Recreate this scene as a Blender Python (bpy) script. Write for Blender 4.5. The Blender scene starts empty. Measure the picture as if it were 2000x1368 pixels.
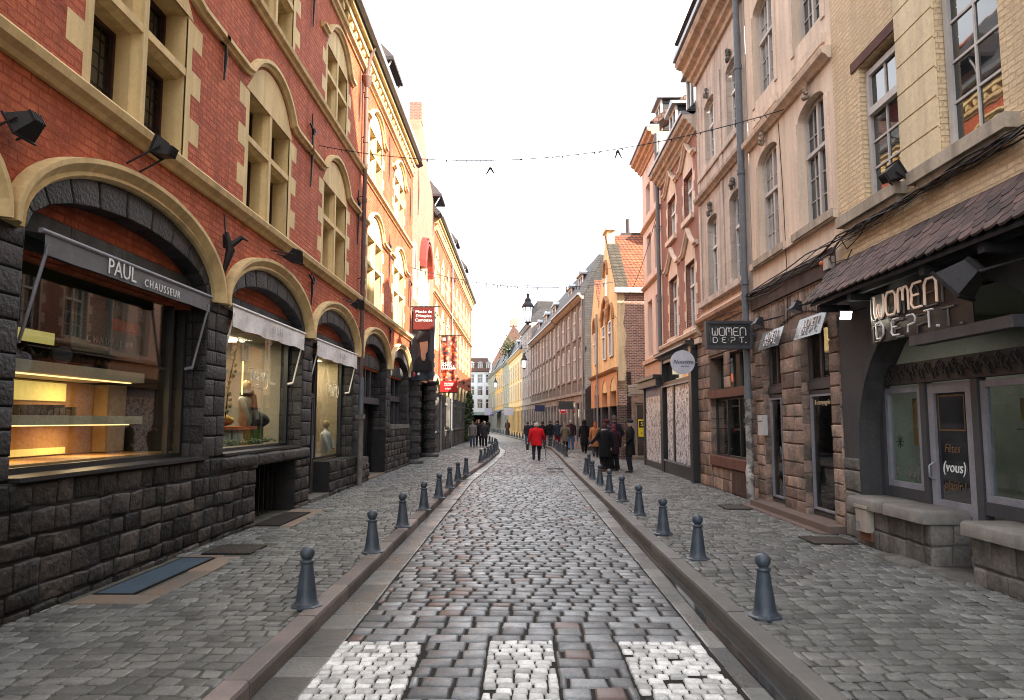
import bpy, bmesh, math, random
from mathutils import Vector, Matrix, noise as mnoise
R = math.radians
S = bpy.context.scene
COL = S.collection
rnd = random.Random(7)

# ------------------------------------------------------------------ camera, sky, sun, exposure
cam = bpy.data.cameras.new('camera'); co = bpy.data.objects.new('camera', cam); COL.objects.link(co)
cam.sensor_width = 36; cam.sensor_fit = 'HORIZONTAL'; cam.lens = 25.2
cam.clip_start = .05; cam.clip_end = 2000
co.location = (0, 0, 1.85); co.rotation_euler = (R(90 + 5.589), 0, R(.692))
S.camera = co
S.view_settings.view_transform = 'Standard'; S.view_settings.look = 'None'
S.view_settings.gamma = 1; S.view_settings.exposure = 2.25
try: S.view_settings.use_curve_mapping = False
except Exception: pass
S.cycles.max_bounces = 6; S.cycles.diffuse_bounces = 4; S.cycles.glossy_bounces = 3
S.cycles.transparent_max_bounces = 8; S.cycles.caustics_reflective = False; S.cycles.caustics_refractive = False
S.cycles.use_denoising = True; S.cycles.filter_width = 1.05
AZ, EL = 30, 35
sdir = Vector((math.cos(R(AZ)) * math.cos(R(EL)), -math.sin(R(AZ)) * math.cos(R(EL)), math.sin(R(EL))))
sl = bpy.data.lights.new('sun', 'SUN'); sl.energy = 5; sl.angle = R(.5); sl.color = (1, .9, .76)
so = bpy.data.objects.new('sun', sl); COL.objects.link(so); so.rotation_euler = sdir.to_track_quat('Z', 'Y').to_euler(); so.location = (30, -20, 40)
W = bpy.data.worlds.new('World'); S.world = W; W.use_nodes = True
nt = W.node_tree; N = nt.nodes; N.clear()
wo = N.new('ShaderNodeOutputWorld'); bg = N.new('ShaderNodeBackground'); bg.inputs[1].default_value = .095
sky = N.new('ShaderNodeTexSky'); sky.sky_type = 'NISHITA'; sky.sun_disc = False
sky.sun_elevation = R(EL); sky.sun_rotation = R(90 + AZ)
tc = N.new('ShaderNodeTexCoord'); mp = N.new('ShaderNodeMapping'); mp.inputs['Scale'].default_value = (1, 1, 2.2)
nz = N.new('ShaderNodeTexNoise'); nz.inputs['Scale'].default_value = 1.6; nz.inputs['Detail'].default_value = 6
cr = N.new('ShaderNodeValToRGB'); cr.color_ramp.elements[0].position = .34; cr.color_ramp.elements[1].position = .5
cr.color_ramp.elements[0].color = (.55,) * 3 + (1,)
mx = N.new('ShaderNodeMix'); mx.data_type = 'RGBA'; mx.inputs['B'].default_value = (7.2, 7.45, 7.85, 1)
L = nt.links.new
L(tc.outputs['Generated'], mp.inputs[0]); L(mp.outputs[0], nz.inputs['Vector']); L(nz.outputs[0], cr.inputs[0])
L(cr.outputs[0], mx.inputs['Factor']); L(sky.outputs[0], mx.inputs['A']); L(mx.outputs['Result'], bg.inputs[0]); L(bg.outputs[0], wo.inputs[0])

# ------------------------------------------------------------------ materials
MATS = {}
def mat(name, c1, c2=None, rough=.8, ns=2.5, bump=.25, bs=30, brick=None, mort=None, metal=0, streak=0, tone=0, spec=.2, grime=0, cell=None, bdist=.01, rnoise=0, ramp=(.3, .7), bvar=.25, speck=.16):
    """procedural surface: two-colour noise, optional brick courses, optional per-stone tone attribute"""
    if name in MATS: return MATS[name]
    m = bpy.data.materials.new(name); m.use_nodes = True; t = m.node_tree; n = t.nodes; l = t.links.new
    b = n['Principled BSDF']; b.inputs['Roughness'].default_value = rough; b.inputs['Metallic'].default_value = metal
    b.inputs['Specular IOR Level'].default_value = spec
    g = n.new('ShaderNodeTexCoord'); c2 = c2 or tuple(x * .8 for x in c1)
    no = n.new('ShaderNodeTexNoise'); no.inputs['Scale'].default_value = ns; no.inputs['Detail'].default_value = 6; no.inputs['Roughness'].default_value = .65
    l(g.outputs['Object'], no.inputs['Vector'])
    rp = n.new('ShaderNodeMapRange'); rp.inputs[1].default_value = ramp[0]; rp.inputs[2].default_value = ramp[1]; l(no.outputs[0], rp.inputs[0])
    mix = n.new('ShaderNodeMix'); mix.data_type = 'RGBA'; mix.inputs['A'].default_value = (*c1, 1); mix.inputs['B'].default_value = (*c2, 1)
    l(rp.outputs[0], mix.inputs['Factor']); col = mix.outputs['Result']; hgt = None
    def mul(c, f, lo):   # darken by factor output f scaled
        q = n.new('ShaderNodeMapRange'); q.inputs[3].default_value = lo[0]; q.inputs[4].default_value = lo[1]; l(f, q.inputs[0])
        x = n.new('ShaderNodeVectorMath'); x.operation = 'SCALE'; l(c, x.inputs[0]); l(q.outputs[0], x.inputs['Scale']); return x.outputs[0]
    if streak or grime:
        mpn = n.new('ShaderNodeMapping'); mpn.inputs['Scale'].default_value = (3, 3, .25); l(g.outputs['Object'], mpn.inputs[0])
        s2 = n.new('ShaderNodeTexNoise'); s2.inputs['Scale'].default_value = 2; s2.inputs['Detail'].default_value = 5; l(mpn.outputs[0], s2.inputs['Vector'])
        r2 = n.new('ShaderNodeMapRange'); r2.inputs[1].default_value = .4; r2.inputs[2].default_value = .75; l(s2.outputs[0], r2.inputs[0])
        col = mul(col, r2.outputs[0], (1, 1 - max(streak, grime)))
    if speck:
        s3 = n.new('ShaderNodeTexNoise'); s3.inputs['Scale'].default_value = max(bs * 1.3, 14); s3.inputs['Detail'].default_value = 8; s3.inputs['Roughness'].default_value = .75; l(g.outputs['Object'], s3.inputs['Vector'])
        r3 = n.new('ShaderNodeMapRange'); r3.inputs[1].default_value = .3; r3.inputs[2].default_value = .7; l(s3.outputs[0], r3.inputs[0]); col = mul(col, r3.outputs[0], (1 - speck, 1 + speck))
    if brick:
        sp = n.new('ShaderNodeSeparateXYZ'); l(g.outputs['Object'], sp.inputs[0])
        ad = n.new('ShaderNodeMath'); ad.operation = 'ADD'; l(sp.outputs[0], ad.inputs[0]); l(sp.outputs[1], ad.inputs[1])
        cb = n.new('ShaderNodeCombineXYZ'); l(ad.outputs[0], cb.inputs[0]); l(sp.outputs[2], cb.inputs[1])
        wn = n.new('ShaderNodeTexNoise'); wn.inputs['Scale'].default_value = 5; l(g.outputs['Object'], wn.inputs['Vector'])
        wv = n.new('ShaderNodeVectorMath'); wv.operation = 'SCALE'; wv.inputs['Scale'].default_value = .03; l(wn.outputs['Color'], wv.inputs[0])
        wa = n.new('ShaderNodeVectorMath'); l(cb.outputs[0], wa.inputs[0]); l(wv.outputs[0], wa.inputs[1])
        bt = n.new('ShaderNodeTexBrick'); bt.inputs['Scale'].default_value = 1; bt.inputs['Brick Width'].default_value = brick[0]; bt.inputs['Row Height'].default_value = brick[1]
        bt.inputs['Mortar Size'].default_value = brick[2]; bt.inputs['Mortar Smooth'].default_value = .35
        bt.inputs['Color1'].default_value = (1, 1, 1, 1); bt.inputs['Color2'].default_value = (1 - bvar,) * 3 + (1,); bt.inputs['Mortar'].default_value = (1, 1, 1, 1)
        l(wa.outputs[0], bt.inputs['Vector'])
        v = n.new('ShaderNodeVectorMath'); v.operation = 'MULTIPLY'; l(col, v.inputs[0]); l(bt.outputs['Color'], v.inputs[1])
        m2 = n.new('ShaderNodeMix'); m2.data_type = 'RGBA'; l(v.outputs[0], m2.inputs['A']); m2.inputs['B'].default_value = (*(mort or tuple(x * .55 for x in c1)), 1)
        l(bt.outputs['Fac'], m2.inputs['Factor']); col = m2.outputs['Result']
        iv = n.new('ShaderNodeMath'); iv.operation = 'SUBTRACT'; iv.inputs[0].default_value = 1; l(bt.outputs['Fac'], iv.inputs[1]); hgt = iv.outputs[0]
    if tone:
        a = n.new('ShaderNodeAttribute'); a.attribute_name = 'tone'
        col = mul(col, a.outputs['Fac'], (1 - tone, 1 + tone * .6))
    if bump:
        n3 = n.new('ShaderNodeTexNoise'); n3.inputs['Scale'].default_value = bs; n3.inputs['Detail'].default_value = 5; l(g.outputs['Object'], n3.inputs['Vector'])
        h = n3.outputs[0]
        if hgt is not None:
            mm = n.new('ShaderNodeMath'); mm.operation = 'MULTIPLY_ADD'; mm.inputs[1].default_value = .5; l(h, mm.inputs[0]); l(hgt, mm.inputs[2]); h = mm.outputs[0]
        bp = n.new('ShaderNodeBump'); bp.inputs['Strength'].default_value = min(1, bump * (2.2 if hgt is not None else 1)); bp.inputs['Distance'].default_value = bdist
        l(h, bp.inputs['Height']); l(bp.outputs[0], b.inputs['Normal'])
    if rnoise:
        q = n.new('ShaderNodeMapRange'); q.inputs[1].default_value = .35; q.inputs[2].default_value = .65; q.inputs[3].default_value = rough - rnoise; q.inputs[4].default_value = rough + rnoise; l(no.outputs[0], q.inputs[0]); l(q.outputs[0], b.inputs['Roughness'])
    l(col, b.inputs['Base Color']); MATS[name] = m; return m
def flat(name, c, rough=.6, metal=0, emit=0, spec=.4):
    if name in MATS: return MATS[name]
    m = mat(name, c, tuple(x * .88 for x in c), rough, 6, .12, 60, metal=metal, spec=spec, speck=0)
    if emit:
        b = m.node_tree.nodes['Principled BSDF']; b.inputs['Emission Color'].default_value = (*c, 1); b.inputs['Emission Strength'].default_value = emit
    return m
def shopglass(name, tint=(.9, .95, .93), refl=1.0):
    if name in MATS: return MATS[name]
    m = bpy.data.materials.new(name); m.use_nodes = True; t = m.node_tree; n = t.nodes; l = t.links.new; n.clear()
    o = n.new('ShaderNodeOutputMaterial'); tr = n.new('ShaderNodeBsdfTransparent'); tr.inputs[0].default_value = (*tint, 1)
    gl = n.new('ShaderNodeBsdfGlossy'); gl.inputs['Roughness'].default_value = .015; gl.inputs[0].default_value = (refl,) * 3 + (1,)
    ge = n.new('ShaderNodeNewGeometry'); dt = n.new('ShaderNodeVectorMath'); dt.operation = 'DOT_PRODUCT'; l(ge.outputs['Normal'], dt.inputs[0]); l(ge.outputs['Incoming'], dt.inputs[1])
    ab = n.new('ShaderNodeMath'); ab.operation = 'ABSOLUTE'; l(dt.outputs['Value'], ab.inputs[0]); om = n.new('ShaderNodeMath'); om.operation = 'SUBTRACT'; om.inputs[0].default_value = 1; l(ab.outputs[0], om.inputs[1])
    pw = n.new('ShaderNodeMath'); pw.operation = 'POWER'; pw.inputs[1].default_value = 5; l(om.outputs[0], pw.inputs[0]); fr = n.new('ShaderNodeMath'); fr.operation = 'MULTIPLY_ADD'; fr.inputs[1].default_value = .8; fr.inputs[2].default_value = .04; l(pw.outputs[0], fr.inputs[0]); mx = n.new('ShaderNodeMixShader')
    l(fr.outputs[0], mx.inputs[0]); l(tr.outputs[0], mx.inputs[1]); l(gl.outputs[0], mx.inputs[2]); l(mx.outputs[0], o.inputs[0]); MATS[name] = m; return m
def pane(name, c, rough=.05):
    if name in MATS: return MATS[name]
    m = bpy.data.materials.new(name); m.use_nodes = True; t = m.node_tree; n = t.nodes; l = t.links.new; b = n['Principled BSDF']
    g = n.new('ShaderNodeTexCoord'); no = n.new('ShaderNodeTexNoise'); no.inputs['Scale'].default_value = 1.5; l(g.outputs['Object'], no.inputs['Vector'])
    mx = n.new('ShaderNodeMix'); mx.data_type = 'RGBA'; mx.inputs['A'].default_value = (*c, 1); mx.inputs['B'].default_value = (*[x * .4 for x in c], 1)
    r = n.new('ShaderNodeMapRange'); r.inputs[1].default_value = .4; r.inputs[2].default_value = .6; l(no.outputs[0], r.inputs[0]); l(r.outputs[0], mx.inputs['Factor'])
    bp = n.new('ShaderNodeBump'); bp.inputs['Strength'].default_value = .08; bp.inputs['Distance'].default_value = .02; l(no.outputs[0], bp.inputs['Height']); l(bp.outputs[0], b.inputs['Normal'])
    l(mx.outputs['Result'], b.inputs['Base Color']); b.inputs['Roughness'].default_value = rough; b.inputs['Specular IOR Level'].default_value = .9; b.inputs['IOR'].default_value = 1.6
    MATS[name] = m; return m

RED = mat('red_painted_brick', (.63, .18, .08), (.44, .105, .052), .75, 1.1, .55, 20, (.235, .088, .011), (.38, .075, .038), streak=.36, bdist=.034, bvar=.28, spec=.15, speck=.22)
CREAM = mat('cream_painted_stone', (.72, .54, .28), (.60, .44, .22), .75, 2, .2, 18, streak=.28, speck=.1)
DARK = mat('dark_painted_stone', (.026, .026, .029), (.058, .053, .052), .6, 2.6, .7, 22, tone=.5, bdist=.03, streak=.2, speck=.35, spec=.35)
DARKB = mat('dark_mortar', (.02, .02, .022), (.032, .03, .03), .9, 4, .4)
BASEST = mat('sooty_base_stone', (.024, .022, .022), (.088, .070, .058), .7, 2.1, .8, 14, tone=.8, bdist=.045, ramp=(.4, .8), speck=.4, spec=.3)
GREYST = mat('weathered_grey_stone', (.215, .20, .18), (.10, .092, .083), .85, 2.6, .6, 18, tone=.35, streak=.35, bdist=.03, speck=.3)
PINKST = mat('sandstone_pier', (.40, .27, .205), (.19, .155, .135), .85, 3.2, .7, 18, tone=.5, streak=.25, bdist=.03, speck=.28, ramp=(.38, .62))
PINKB = mat('pier_mortar', (.26, .18, .14), (.16, .12, .1), .9, 3, .4)
CRBR = mat('cream_painted_brick', (.78, .60, .385), (.68, .50, .31), .75, 1.6, .55, 22, (.22, .072, .012), (.58, .43, .27), streak=.25, bdist=.032, bvar=.07)
CRST = mat('pale_cream_render', (.72, .57, .39), (.62, .48, .33), .75, 1.5, .18, 14, streak=.25)
PINK = mat('pink_cream_stucco', (.80, .63, .49), (.70, .55, .43), .75, 1.2, .2, 12, streak=.28, speck=.08)
PINK2 = mat('pinkish_stone', (.69, .57, .48), (.47, .40, .35), .8, 1.8, .35, 14, (.9, .4, .006), (.42, .33, .28), streak=.42, bvar=.08)
PLAINP = mat('plain_pink_render', (.72, .55, .47), (.62, .47, .40), .8, 1, .15, 12, streak=.22, speck=.08)
REDB = mat('old_red_brick', (.42, .165, .12), (.28, .13, .1), .8, 2, .45, 25, (.22, .072, .01), (.42, .29, .24), streak=.25, bdist=.02, speck=.25)
BROWNB = mat('brown_side_brick', (.44, .22, .165), (.30, .15, .12), .85, 1.6, .45, 25, (.22, .075, .014), (.52, .44, .37), bdist=.02, bvar=.5, speck=.25)
SLATEB = mat('slate_hung_side', (.055, .05, .05), (.085, .075, .07), .8, 2, .3, 25, (.25, .1, .012), (.03, .03, .03))
YEL = mat('yellow_ochre_render', (.78, .60, .34), (.68, .50, .27), .8, 1.5, .25, 14, streak=.35)
ORA = mat('orange_ochre_render', (.72, .42, .15), (.62, .36, .13), .8, 1.5, .2, 14, streak=.3)
GGR = mat('greyish_green_render', (.34, .33, .25), (.26, .26, .2), .8, 1.5, .2, 14, streak=.25)
WHI = mat('white_render', (.74, .75, .78), (.64, .65, .68), .8, 1, .1, 14, streak=.12)
SLATE = mat('slate_roof', (.055, .055, .062), (.09, .085, .085), .6, 3, .4, 25, (.24, .11, .01), (.03, .03, .03), bdist=.02)
TILE = mat('orange_roof_tiles', (.36, .10, .045), (.14, .06, .04), .8, 1.3, .6, 20, (.2, .16, .025), (.07, .03, .02), bdist=.04, ramp=(.4, .7), speck=.3)
BRTILE = mat('brown_roof_tiles', (.20, .11, .085), (.13, .08, .065), .8, 2, .5, 20, (.2, .16, .02), (.07, .04, .03), bdist=.03)
PLUM = mat('plum_clay_tiles', (.062, .042, .038), (.11, .06, .05), .7, 4, .4, 40, tone=.55, speck=.3)
MOSS = mat('mossy_edge_tiles', (.085, .07, .05), (.05, .045, .035), .9, 5, .5, 20, (.3, .18, .025), (.025, .02, .018), speck=.3)
ZINC = mat('zinc', (.30, .31, .33), (.22, .23, .25), .45, 3, .15, 30, metal=.4)
PIPE = mat('grey_pipe_paint', (.12, .13, .15), (.16, .17, .18), .5, 5, .15, 30)
PIPEB = mat('brown_pipe_paint', (.16, .09, .07), (.10, .07, .06), .5, 5, .15, 30)
IRON = mat('black_iron', (.022, .022, .024), (.035, .03, .03), .5, 8, .3, 30, metal=.3)
BOLL = mat('blue_grey_bollard_paint', (.046, .060, .080), (.085, .098, .115), .42, 9, .3, 70, spec=.4, rnoise=.1, streak=.3, ramp=(.4, .75), speck=.2)
GREYP = mat('dark_grey_paint', (.05, .052, .06), (.066, .066, .072), .55, 3, .15, 30, streak=.2)
DGREY = mat('charcoal_render', (.05, .05, .055), (.07, .066, .066), .8, 1.6, .25, 16, streak=.25)
LGREY = mat('light_grey_joinery', (.27, .27, .31), (.2, .2, .23), .5, 4, .1, 30, streak=.2)
WFR = mat('white_window_paint', (.78, .76, .74), (.64, .61, .58), .5, 5, .08, 30, streak=.15, speck=.05)
GWFR = mat('greyish_window_paint', (.58, .54, .50), (.46, .42, .40), .5, 5, .08, 30, streak=.2, speck=.05)
DBR = mat('dark_brown_wood', (.05, .022, .02), (.03, .016, .015), .5, 6, .2, 30)
TIMB = mat('weathered_timber_beam', (.10, .06, .05), (.06, .045, .04), .8, 4, .5, 12, streak=.4)
RUST = mat('reddish_wood_rail', (.17, .075, .055), (.11, .05, .04), .7, 4, .3, 15, streak=.3)
BLK = mat('black_shopfront_paint', (.014, .014, .015), (.024, .024, .025), .4, 3, .12, 30, spec=.5)
PG = pane('dark_window_glass', (.035, .038, .042)); PC = pane('curtained_window_glass', (.42, .40, .38), .06); PL = pane('leaded_window_glass', (.02, .02, .022), .12)
SG = shopglass('shop_glass'); SGD = shopglass('dim_shop_glass', (.5, .52, .5))
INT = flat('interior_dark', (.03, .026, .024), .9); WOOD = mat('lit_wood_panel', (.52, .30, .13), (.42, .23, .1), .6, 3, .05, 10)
WHITE = flat('white_lettering', (.8, .8, .8), .6); BLACK = flat('black_lettering', (.015, .015, .015), .6)
ROADM = mat('worn_road_setts', (.212, .217, .222), (.13, .134, .138), .44, 3.5, .45, 45, tone=.6, bdist=.01, rnoise=.14, spec=.4, speck=.35, streak=.25)
REDSET = mat('reddish_setts', (.17, .115, .10), (.13, .1, .09), .4, 3, .4, 45, tone=.3, bdist=.008)
PAVM = mat('pavement_setts', (.172, .170, .160), (.098, .097, .092), .55, 2.2, .6, 40, tone=.42, bdist=.012, rnoise=.14, spec=.35, speck=.35, streak=.3)
JOINT = mat('dark_joints', (.014, .013, .012), (.03, .028, .024), .9, 9, .4, 40)
PJOINT = mat('sandy_joints', (.10, .095, .08), (.05, .055, .04), .9, 5, .4, 40)
WSET = mat('white_marble_setts', (.66, .65, .63), (.34, .335, .32), .45, 7, .4, 50, tone=.45, bdist=.008, speck=.25, ramp=(.42, .75))
KERB = mat('pinkish_granite_kerb', (.21, .165, .15), (.13, .115, .105), .6, 2.2, .6, 90, tone=.4, bdist=.01, ramp=(.35, .65), speck=.35)
KERBG = mat('grey_granite_kerb', (.17, .16, .145), (.12, .112, .105), .6, 2.5, .5, 120, tone=.3, bdist=.006)
GUT = mat('gutter_slabs', (.17, .168, .155), (.085, .086, .084), .4, 2.2, .45, 30, tone=.45, bdist=.012, rnoise=.14, spec=.35, speck=.3)
FLAG = mat('ochre_flagstone', (.22, .15, .105), (.15, .13, .11), .6, 1.8, .35, 30, tone=.3)
WATER = mat('gutter_water', (.03, .03, .03), (.04, .04, .04), .08, 5, .05, 10, spec=.8)

# ------------------------------------------------------------------ mesh helpers
class Fr:   # facade frame: u along the wall, d outward, z up
    def __init__(s, x0, y0, dx, dy, nx, ny): s.a = (x0, y0, dx, dy, nx, ny)
    def P(s, u, z, d=0): x0, y0, dx, dy, nx, ny = s.a; return (x0 + u * dx + d * nx, y0 + u * dy + d * ny, z)
class MB:
    def __init__(s): s.v = []; s.f = []; s.sm = []; s.t = []
    def add(s, vs, fs, smooth=False, tone=0.5):
        b = len(s.v); s.v += [tuple(x) for x in vs]; s.f += [tuple(i + b for i in f) for f in fs]; s.sm += [smooth] * len(fs); s.t += [tone] * len(vs); return s
    def quad(s, a, b, c, d, tone=.5): return s.add([a, b, c, d], [(0, 1, 2, 3)], tone=tone)
    def hexa(s, p, tone=.5): return s.add(p, [(0, 1, 2, 3), (7, 6, 5, 4), (0, 4, 5, 1), (1, 5, 6, 2), (2, 6, 7, 3), (3, 7, 4, 0)], tone=tone)
    def box(s, x0, x1, y0, y1, z0, z1): return s.hexa([(x0, y0, z0), (x1, y0, z0), (x1, y1, z0), (x0, y1, z0), (x0, y0, z1), (x1, y0, z1), (x1, y1, z1), (x0, y1, z1)])
    def fbox(s, F, u0, u1, z0, z1, d0, d1, tone=.5):
        return s.hexa([F.P(u0, z0, d0), F.P(u1, z0, d0), F.P(u1, z0, d1), F.P(u0, z0, d1), F.P(u0, z1, d0), F.P(u1, z1, d0), F.P(u1, z1, d1), F.P(u0, z1, d1)], tone)
    def prism(s, F, pts, d0, d1):
        n = len(pts); vs = [F.P(u, z, d0) for u, z in pts] + [F.P(u, z, d1) for u, z in pts]
        return s.add(vs, [tuple(range(n)), tuple(range(2 * n - 1, n - 1, -1))] + [(i, (i + 1) % n, n + (i + 1) % n, n + i) for i in range(n)])
    def tube(s, pts, r, k=8, cap=True, smooth=True):
        pts = [Vector(p) for p in pts]; n = len(pts); rs = r if isinstance(r, (list, tuple)) else [r] * n; vs = []; fs = []; up = None
        for i, p in enumerate(pts):
            t = (pts[min(i + 1, n - 1)] - pts[max(i - 1, 0)]); t = t.normalized() if t.length > 1e-9 else Vector((0, 0, 1))
            a = Vector((0, 0, 1)) if abs(t.z) < .9 else Vector((1, 0, 0))
            if up is not None: a = up
            x = t.cross(a); x = x.normalized() if x.length > 1e-6 else Vector((1, 0, 0)); y = x.cross(t).normalized(); up = y
            vs += [p + (x * math.cos(2 * math.pi * j / k) + y * math.sin(2 * math.pi * j / k)) * rs[i] for j in range(k)]
        for i in range(n - 1):
            fs += [(i * k + j, i * k + (j + 1) % k, (i + 1) * k + (j + 1) % k, (i + 1) * k + j) for j in range(k)]
        s.add(vs, fs, smooth)
        if cap: s.add([vs[j] for j in range(k)], [tuple(range(k))]); s.add(vs[-k:], [tuple(range(k))])
        return s
    def lathe(s, prof, c=(0, 0, 0), k=20, smooth=True, sx=1, sy=1, rot=0):
        vs = []; fs = []
        for r, z in prof: vs += [(c[0] + r * sx * math.cos(rot + 2 * math.pi * j / k), c[1] + r * sy * math.sin(rot + 2 * math.pi * j / k), c[2] + z) for j in range(k)]
        for i in range(len(prof) - 1): fs += [(i * k + j, i * k + (j + 1) % k, (i + 1) * k + (j + 1) % k, (i + 1) * k + j) for j in range(k)]
        return s.add(vs, fs, smooth)
    def sph(s, c, r, k=12, m=8, sx=1, sy=1, sz=1):
        return s.lathe([(r * math.sin(math.pi * i / m) + 1e-5, -r * sz * math.cos(math.pi * i / m)) for i in range(m + 1)], c, k, True, sx, sy)
    def sweep(s, F, path, prof, closed=False, smooth=False):   # prof: (offset across the path in the wall plane, d)
        n = len(path); vs = []; m = len(prof)
        for i, (u, z) in enumerate(path):
            a = path[max(i - 1, 0)]; b = path[min(i + 1, n - 1)]
            def nn(p, q):
                x, y = q[0] - p[0], q[1] - p[1]; l_ = math.hypot(x, y) or 1; return (-y / l_, x / l_)
            n1 = nn(a, (u, z)) if i > 0 else nn((u, z), b); n2 = nn((u, z), b) if i < n - 1 else n1
            x, y = n1[0] + n2[0], n1[1] + n2[1]; q = (x * x + y * y) / 2 or 1; x, y = x / q, y / q
            vs += [F.P(u + x * o, z + y * o, d) for o, d in prof]
        fs = []
        for i in range(n - 1): fs += [(i * m + j, i * m + j + 1, (i + 1) * m + j + 1, (i + 1) * m + j) for j in range(m - 1)]
        s.add(vs, fs, smooth); s.add(vs[:m], [tuple(range(m))]); s.add(vs[-m:], [tuple(range(m))]); return s
    def wall(s, F, u0, u1, z0, z1, holes=(), rv=.3, d=0):   # holes: (u0,u1,z0,z1[,rise]) ; z1 = spring line, rise = arch rise
        H = [(h[0], h[1], h[2], h[3], h[4] if len(h) > 4 else 0) for h in holes]
        us = sorted({u0, u1, *[x for h in H for x in h[:2] if u0 < x < u1]}); zs = sorted({z0, z1, *[x for h in H for x in (h[2], h[3] + h[4]) if z0 < x < z1]})
        for a, b in zip(us, us[1:]):
            for c, e in zip(zs, zs[1:]):
                m, q = (a + b) / 2, (c + e) / 2
                if any(h[0] < m < h[1] and h[2] < q < h[3] + h[4] for h in H): continue
                s.quad(F.P(a, c, d), F.P(b, c, d), F.P(b, e, d), F.P(a, e, d))
        for a, b, c, e, r in H:
            cu, hw = (a + b) / 2, (b - a) / 2; K = 20
            if r:
                arc = [(cu - hw * math.cos(math.pi * i / K), e + r * math.sin(math.pi * i / K)) for i in range(K + 1)]
                for p, q in zip(arc, arc[1:]): s.quad(F.P(p[0], p[1], d), F.P(q[0], q[1], d), F.P(q[0], e + r, d), F.P(p[0], e + r, d))
            else: arc = [(a, e), (b, e)]
            loop = [(a, c)] + arc + [(b, c)]
            if rv:
                for p, q in zip(loop, loop[1:] + loop[:1]): s.quad(F.P(p[0], p[1], d), F.P(q[0], q[1], d), F.P(q[0], q[1], d - rv), F.P(p[0], p[1], d - rv))
        return s
    def stones(s, rects, P, bev=.02, h=.02, g=.02, jit=.008, tilt=.008, tones=(0, 1), fine=None):
        for (a0, a1, b0, b1) in rects:
            w, e = a1 - a0, b1 - b0; bv = min(bev, w * .3, e * .3); T = rnd.uniform(*tones); hh = h + rnd.uniform(-tilt, tilt); tx, ty = rnd.uniform(-tilt, tilt), rnd.uniform(-tilt, tilt)
            fn = fine(a0, b0) if fine else True; K = 6 if fn else 4
            A = [a0, a0 + bv * .45, a0 + bv * 1.5, a1 - bv * 1.5, a1 - bv * .45, a1] if fn else [a0, a0 + bv, a1 - bv, a1]; B = [b0, b0 + bv * .45, b0 + bv * 1.5, b1 - bv * 1.5, b1 - bv * .45, b1] if fn else [b0, b0 + bv, b1 - bv, b1]
            cj = {(p, q): (rnd.uniform(-jit, jit), rnd.uniform(-jit, jit)) for p in (0, 1) for q in (0, 1)}; vs = []
            for iy in range(K):
                for ix in range(K):
                    a, b = A[ix], B[iy]; ex = min(ix, K - 1 - ix); ey = min(iy, K - 1 - iy); lv = min(ex, ey)
                    c = cj[(int(ix >= K // 2), int(iy >= K // 2))]; a += c[0]; b += c[1]
                    if ex + ey <= (1 if fn else 0) and lv == 0: a += bv * .45 * (1 if ix < K // 2 else -1) * (1 - ex * .6); b += bv * .45 * (1 if iy < K // 2 else -1) * (1 - ey * .6)
                    fx, fy = (a - a0) / w - .5, (b - b0) / e - .5; top = hh + tx * fx * 2 + ty * fy * 2
                    if fn: z = -g if lv == 0 else (top - (top + g) * .22 if lv == 1 else top + rnd.uniform(-.15, .15) * tilt)
                    else: z = -g if lv == 0 else top
                    vs.append(P(a, b, z))
            s.add(vs, [(y * K + x, y * K + x + 1, y * K + x + K + 1, y * K + x + K) for y in range(K - 1) for x in range(K - 1)], True, T)
        return s
    def build(s, name, m, parent=None, kind=None):
        me = bpy.data.meshes.new(name); me.from_pydata(s.v, [], s.f); me.polygons.foreach_set('use_smooth', s.sm)
        at = me.attributes.new('tone', 'FLOAT', 'POINT'); at.data.foreach_set('value', s.t); me.materials.append(m); me.update()
        return link(bpy.data.objects.new(name, me), parent, kind)
def root_loc(o):
    while o.parent: o = o.parent
    return o
def link(o, parent=None, kind=None):
    COL.objects.link(o)
    if parent is not None:
        o.parent = parent
        if parent.type == 'EMPTY': o.matrix_parent_inverse = Matrix.Translation(-parent.location)
    if kind: o['kind'] = kind
    return o
def thing(name, label, cat, loc=(0, 0, 0), group=None):
    o = bpy.data.objects.new(name, None); COL.objects.link(o); o.location = loc; o.empty_display_size = .1
    return tag(o, label, cat, group)
def tag(o, label, cat, group=None, kind=None):
    o['label'] = label; o['category'] = cat
    if group: o['group'] = group
    if kind: o['kind'] = kind
    return o
def copy_tree(o, parent=None):
    c = o.copy(); COL.objects.link(c)
    if parent: c.parent = parent
    for ch in [x for x in KIDS.get(o.name, [])]: copy_tree(ch, c)
    return c
KIDS = {}
def remember(o):   # children lists for copy_tree
    KIDS[o.name] = list(o.children)
    for c in o.children: remember(c)
def text(s, p, xdir, size, m, parent, name='lettering', ext=.003, align='CENTER', sp=1.0, shear=0, zdir=(0, 0, 1), sx=1):
    c = bpy.data.curves.new(name, 'FONT'); c.body = s; c.size = size; c.extrude = ext; c.align_x = align; c.align_y = 'CENTER'; c.space_character = sp; c.shear = shear; c.resolution_u = 2
    c.materials.append(m); o = bpy.data.objects.new(name, c); x = Vector(xdir).normalized(); y = Vector(zdir).normalized(); z = x.cross(y)
    M = Matrix((x * sx, y, z)).transposed().to_4x4(); M.translation = Vector(p)
    COL.objects.link(o); me = bpy.data.meshes.new_from_object(o); bpy.data.objects.remove(o); me.transform(M); o = bpy.data.objects.new(name, me); return link(o, parent)
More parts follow.
